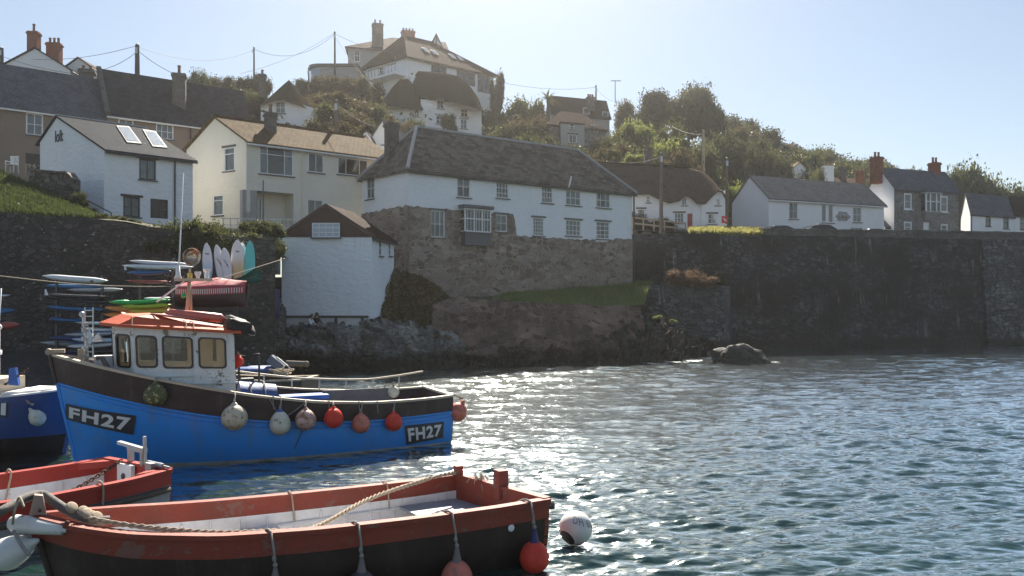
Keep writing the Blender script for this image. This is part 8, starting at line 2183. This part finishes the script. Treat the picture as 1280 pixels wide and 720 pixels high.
# ---------------------------------------------------------------- two people sitting on the rock ledge
def skin_chain(name, verts, edges, radii, mat, parent, root_i=0):
    me = bpy.data.meshes.new(name); me.from_pydata([tuple(v) for v in verts], edges, []); o = bpy.data.objects.new(name, me); COL.objects.link(o)
    m = o.modifiers.new('skin', 'SKIN')
    for i, r in enumerate(radii):
        sv = me.skin_vertices[0].data[i]; sv.radius = (r, r); sv.use_root = (i == root_i)
    o.modifiers.new('sub', 'SUBSURF').levels = 2; o.modifiers['sub'].render_levels = 2
    bpy.context.view_layer.update(); ev = o.evaluated_get(bpy.context.evaluated_depsgraph_get()); m2 = bpy.data.meshes.new_from_object(ev)
    o.modifiers.clear(); o.data = m2; m2.materials.clear(); m2.materials.append(mat); m2.polygons.foreach_set('use_smooth', [True]*len(m2.polygons)); o.parent = parent; return o
def sitter(loc, rz, lean, label, top, bottom, hair):
    root = thing('person', label, 'person', (0, 0, 0))
    l = lean; ch = Vector((0, math.sin(l), math.cos(l)))
    pel = Vector((0, 0, .12)); sp = pel+ch*.25; cst = pel+ch*.45; nk = pel+ch*.56; hd = nk+Vector((0, .05, .12)); tp = hd+Vector((0, .03, .13))
    V = [pel, sp, cst, nk, hd, tp]; E = [(0, 1), (1, 2), (2, 3), (3, 4), (4, 5)]; Rr = [.13, .12, .14, .06, .095, .085]
    arms = []; legs = []
    for s in (-1, 1):
        b = len(V); sh = cst+Vector((s*.17, 0, .04)); el = sh+Vector((s*.06, .12, -.24)); wr = el+Vector((-s*.08, .2, -.02)); V += [sh, el, wr, wr+Vector((-s*.02, .08, -.01))]; E += [(2, b), (b, b+1), (b+1, b+2), (b+2, b+3)]; Rr += [.06, .045, .035, .038]; arms.append((sh, el, wr))
        b = len(V); hp = pel+Vector((s*.1, .03, -.01)); kn = pel+Vector((s*.14, .40, .22)); an = kn+Vector((0, .08, -.40)); ft = an+Vector((0, .17, -.05)); V += [hp, kn, an, ft]; E += [(0, b), (b, b+1), (b+1, b+2), (b+2, b+3)]; Rr += [.085, .062, .042, .04]; legs.append((hp, kn, an))
    skin_chain('body', V, E, Rr, M['skin'], root)
    Vs = [pel+ch*.02, sp, cst, nk-ch*.05]; Es = [(0, 1), (1, 2), (2, 3)]; Rs = [.155, .145, .165, .09]
    for sh, el, wr in arms: b = len(Vs); Vs += [sh, el, el.lerp(wr, .5)]; Es += [(2, b), (b, b+1), (b+1, b+2)]; Rs += [.08, .065, .058]
    skin_chain('shirt', Vs, Es, Rs, top, root)
    Vs = [pel]; Es = []; Rs = [.15]
    for hp, kn, an in legs: b = len(Vs); Vs += [hp, kn, an]; Es += [(0, b), (b, b+1), (b+1, b+2)]; Rs += [.105, .08, .06]
    skin_chain('trousers', Vs, Es, Rs, bottom, root)
    mb = MB(); mb.sphere(hd+Vector((0, -.02, .06)), .115, 14, 10, (1, 1.05, 1.1)); mb.v = [v if v.y < hd.y+.06 or v.z > hd.z+.1 else Vector((v.x*.9, hd.y+.05, v.z)) for v in mb.v]; mb.build('hair', hair, root, smooth=True)
    for s in (-1, 1): mb = MB(); mb.sphere(hd+Vector((s*.036, .092, .03)), .014, 8, 6); mb.build('eye', M['black_plastic'], root)
    mb = MB(); mb.sphere(hd+Vector((0, .105, .0)), .02, 8, 6, (.8, 1, 1.3)); mb.build('nose', M['skin'], root)
    root.location = loc; root.rotation_euler = (0, 0, rz); return root
M['shirt_white'] = clothmat('white_shirt', (.70, .72, .76)); M['cloth_dark'] = clothmat('dark_clothes', (.03, .025, .025)); M['denim'] = clothmat('blue_trousers', (.06, .08, .14)); M['hair_dark'] = paint('dark_hair', (.025, .018, .014), .6, .2, .4, 20); M['hair_fair'] = paint('brown_hair', (.10, .06, .035), .6, .2, .4, 20)
sitter(W(383, 411.5, 45.8), R(-100), .6, 'person in a white shirt leaning forward on the rock ledge below the boathouse', M['shirt_white'], M['denim'], M['hair_fair'])
sitter(W(395, 411.5, 46.2), R(-25), .1, 'person in dark clothes sitting upright on the rock ledge beside the white shirted one', M['cloth_dark'], M['cloth_dark'], M['hair_dark'])
HAZE = .00062
# ================================================================ camera, light, sky
cam = bpy.data.cameras.new('camera'); co = bpy.data.objects.new('camera', cam); COL.objects.link(co)
cam.sensor_width = 36; cam.lens = 36*F/1280; cam.shift_y = (HORIZ-360)/1280; cam.clip_start = .1; cam.clip_end = 3000
co.location = (0, 0, CAMH); co.rotation_euler = (R(90), 0, 0); SC.camera = co
SUN_EL, SUN_AZ = R(42), R(-1.5)     # azimuth measured from straight ahead (+Y), towards -X when negative
w = bpy.data.worlds.new('World'); SC.world = w; w.use_nodes = True
nt = w.node_tree; nt.nodes.clear()
sky = nt.nodes.new('ShaderNodeTexSky'); sky.sky_type = 'NISHITA'; sky.sun_disc = False; sky.sun_elevation = SUN_EL; sky.sun_rotation = SUN_AZ
sky.altitude = 0; sky.air_density = 1.0; sky.dust_density = .4; sky.ozone_density = 1.2
bg = nt.nodes.new('ShaderNodeBackground'); bg.inputs[1].default_value = .0635
out = nt.nodes.new('ShaderNodeOutputWorld'); gm = nt.nodes.new('ShaderNodeGamma'); gm.inputs[1].default_value = .80; nt.links.new(sky.outputs[0], gm.inputs[0]); nt.links.new(gm.outputs[0], bg.inputs[0]); nt.links.new(bg.outputs[0], out.inputs[0])
sl = bpy.data.lights.new('sun', 'SUN'); sl.energy = 5.0; sl.angle = R(.53); sl.color = (1, .92, .79)
so = bpy.data.objects.new('sun', sl); COL.objects.link(so)
dv = Vector((math.sin(SUN_AZ)*math.cos(SUN_EL), math.cos(SUN_AZ)*math.cos(SUN_EL), math.sin(SUN_EL)))
so.rotation_euler = dv.to_track_quat('Z', 'Y').to_euler(); so.location = dv*100
vs = SC.view_settings; SC.display_settings.display_device = 'sRGB'; vs.view_transform = 'Standard'; vs.look = 'None'; vs.gamma = 1; vs.use_curve_mapping = False; vs.exposure = 1.5
SC.cycles.max_bounces = 8; SC.cycles.transparent_max_bounces = 12; SC.cycles.sample_clamp_indirect = 6; SC.cycles.caustics_reflective = False; SC.cycles.caustics_refractive = False
SC.cycles.use_denoising = True
try: SC.cycles.denoiser = 'OPENIMAGEDENOISE'
except Exception: pass

# the thin sea haze that veils the hillside towards the sun
mb = MB(); mb.box((0, 120, 22.2), (860, 400, 47.6))
hz = mb.build('haze', None); tag(hz, kind='stuff')
t = NT('sea_haze'); v = t.t.nodes.new('ShaderNodeVolumePrincipled'); v.inputs['Color'].default_value = (.93, .90, .86, 1); v.inputs['Density'].default_value = HAZE; v.inputs['Anisotropy'].default_value = .90
o_ = t.t.nodes.new('ShaderNodeOutputMaterial'); t.t.links.new(v.outputs[0], o_.inputs['Volume']); hz.data.materials.append(t.m)
SC.cycles.volume_bounces = 1
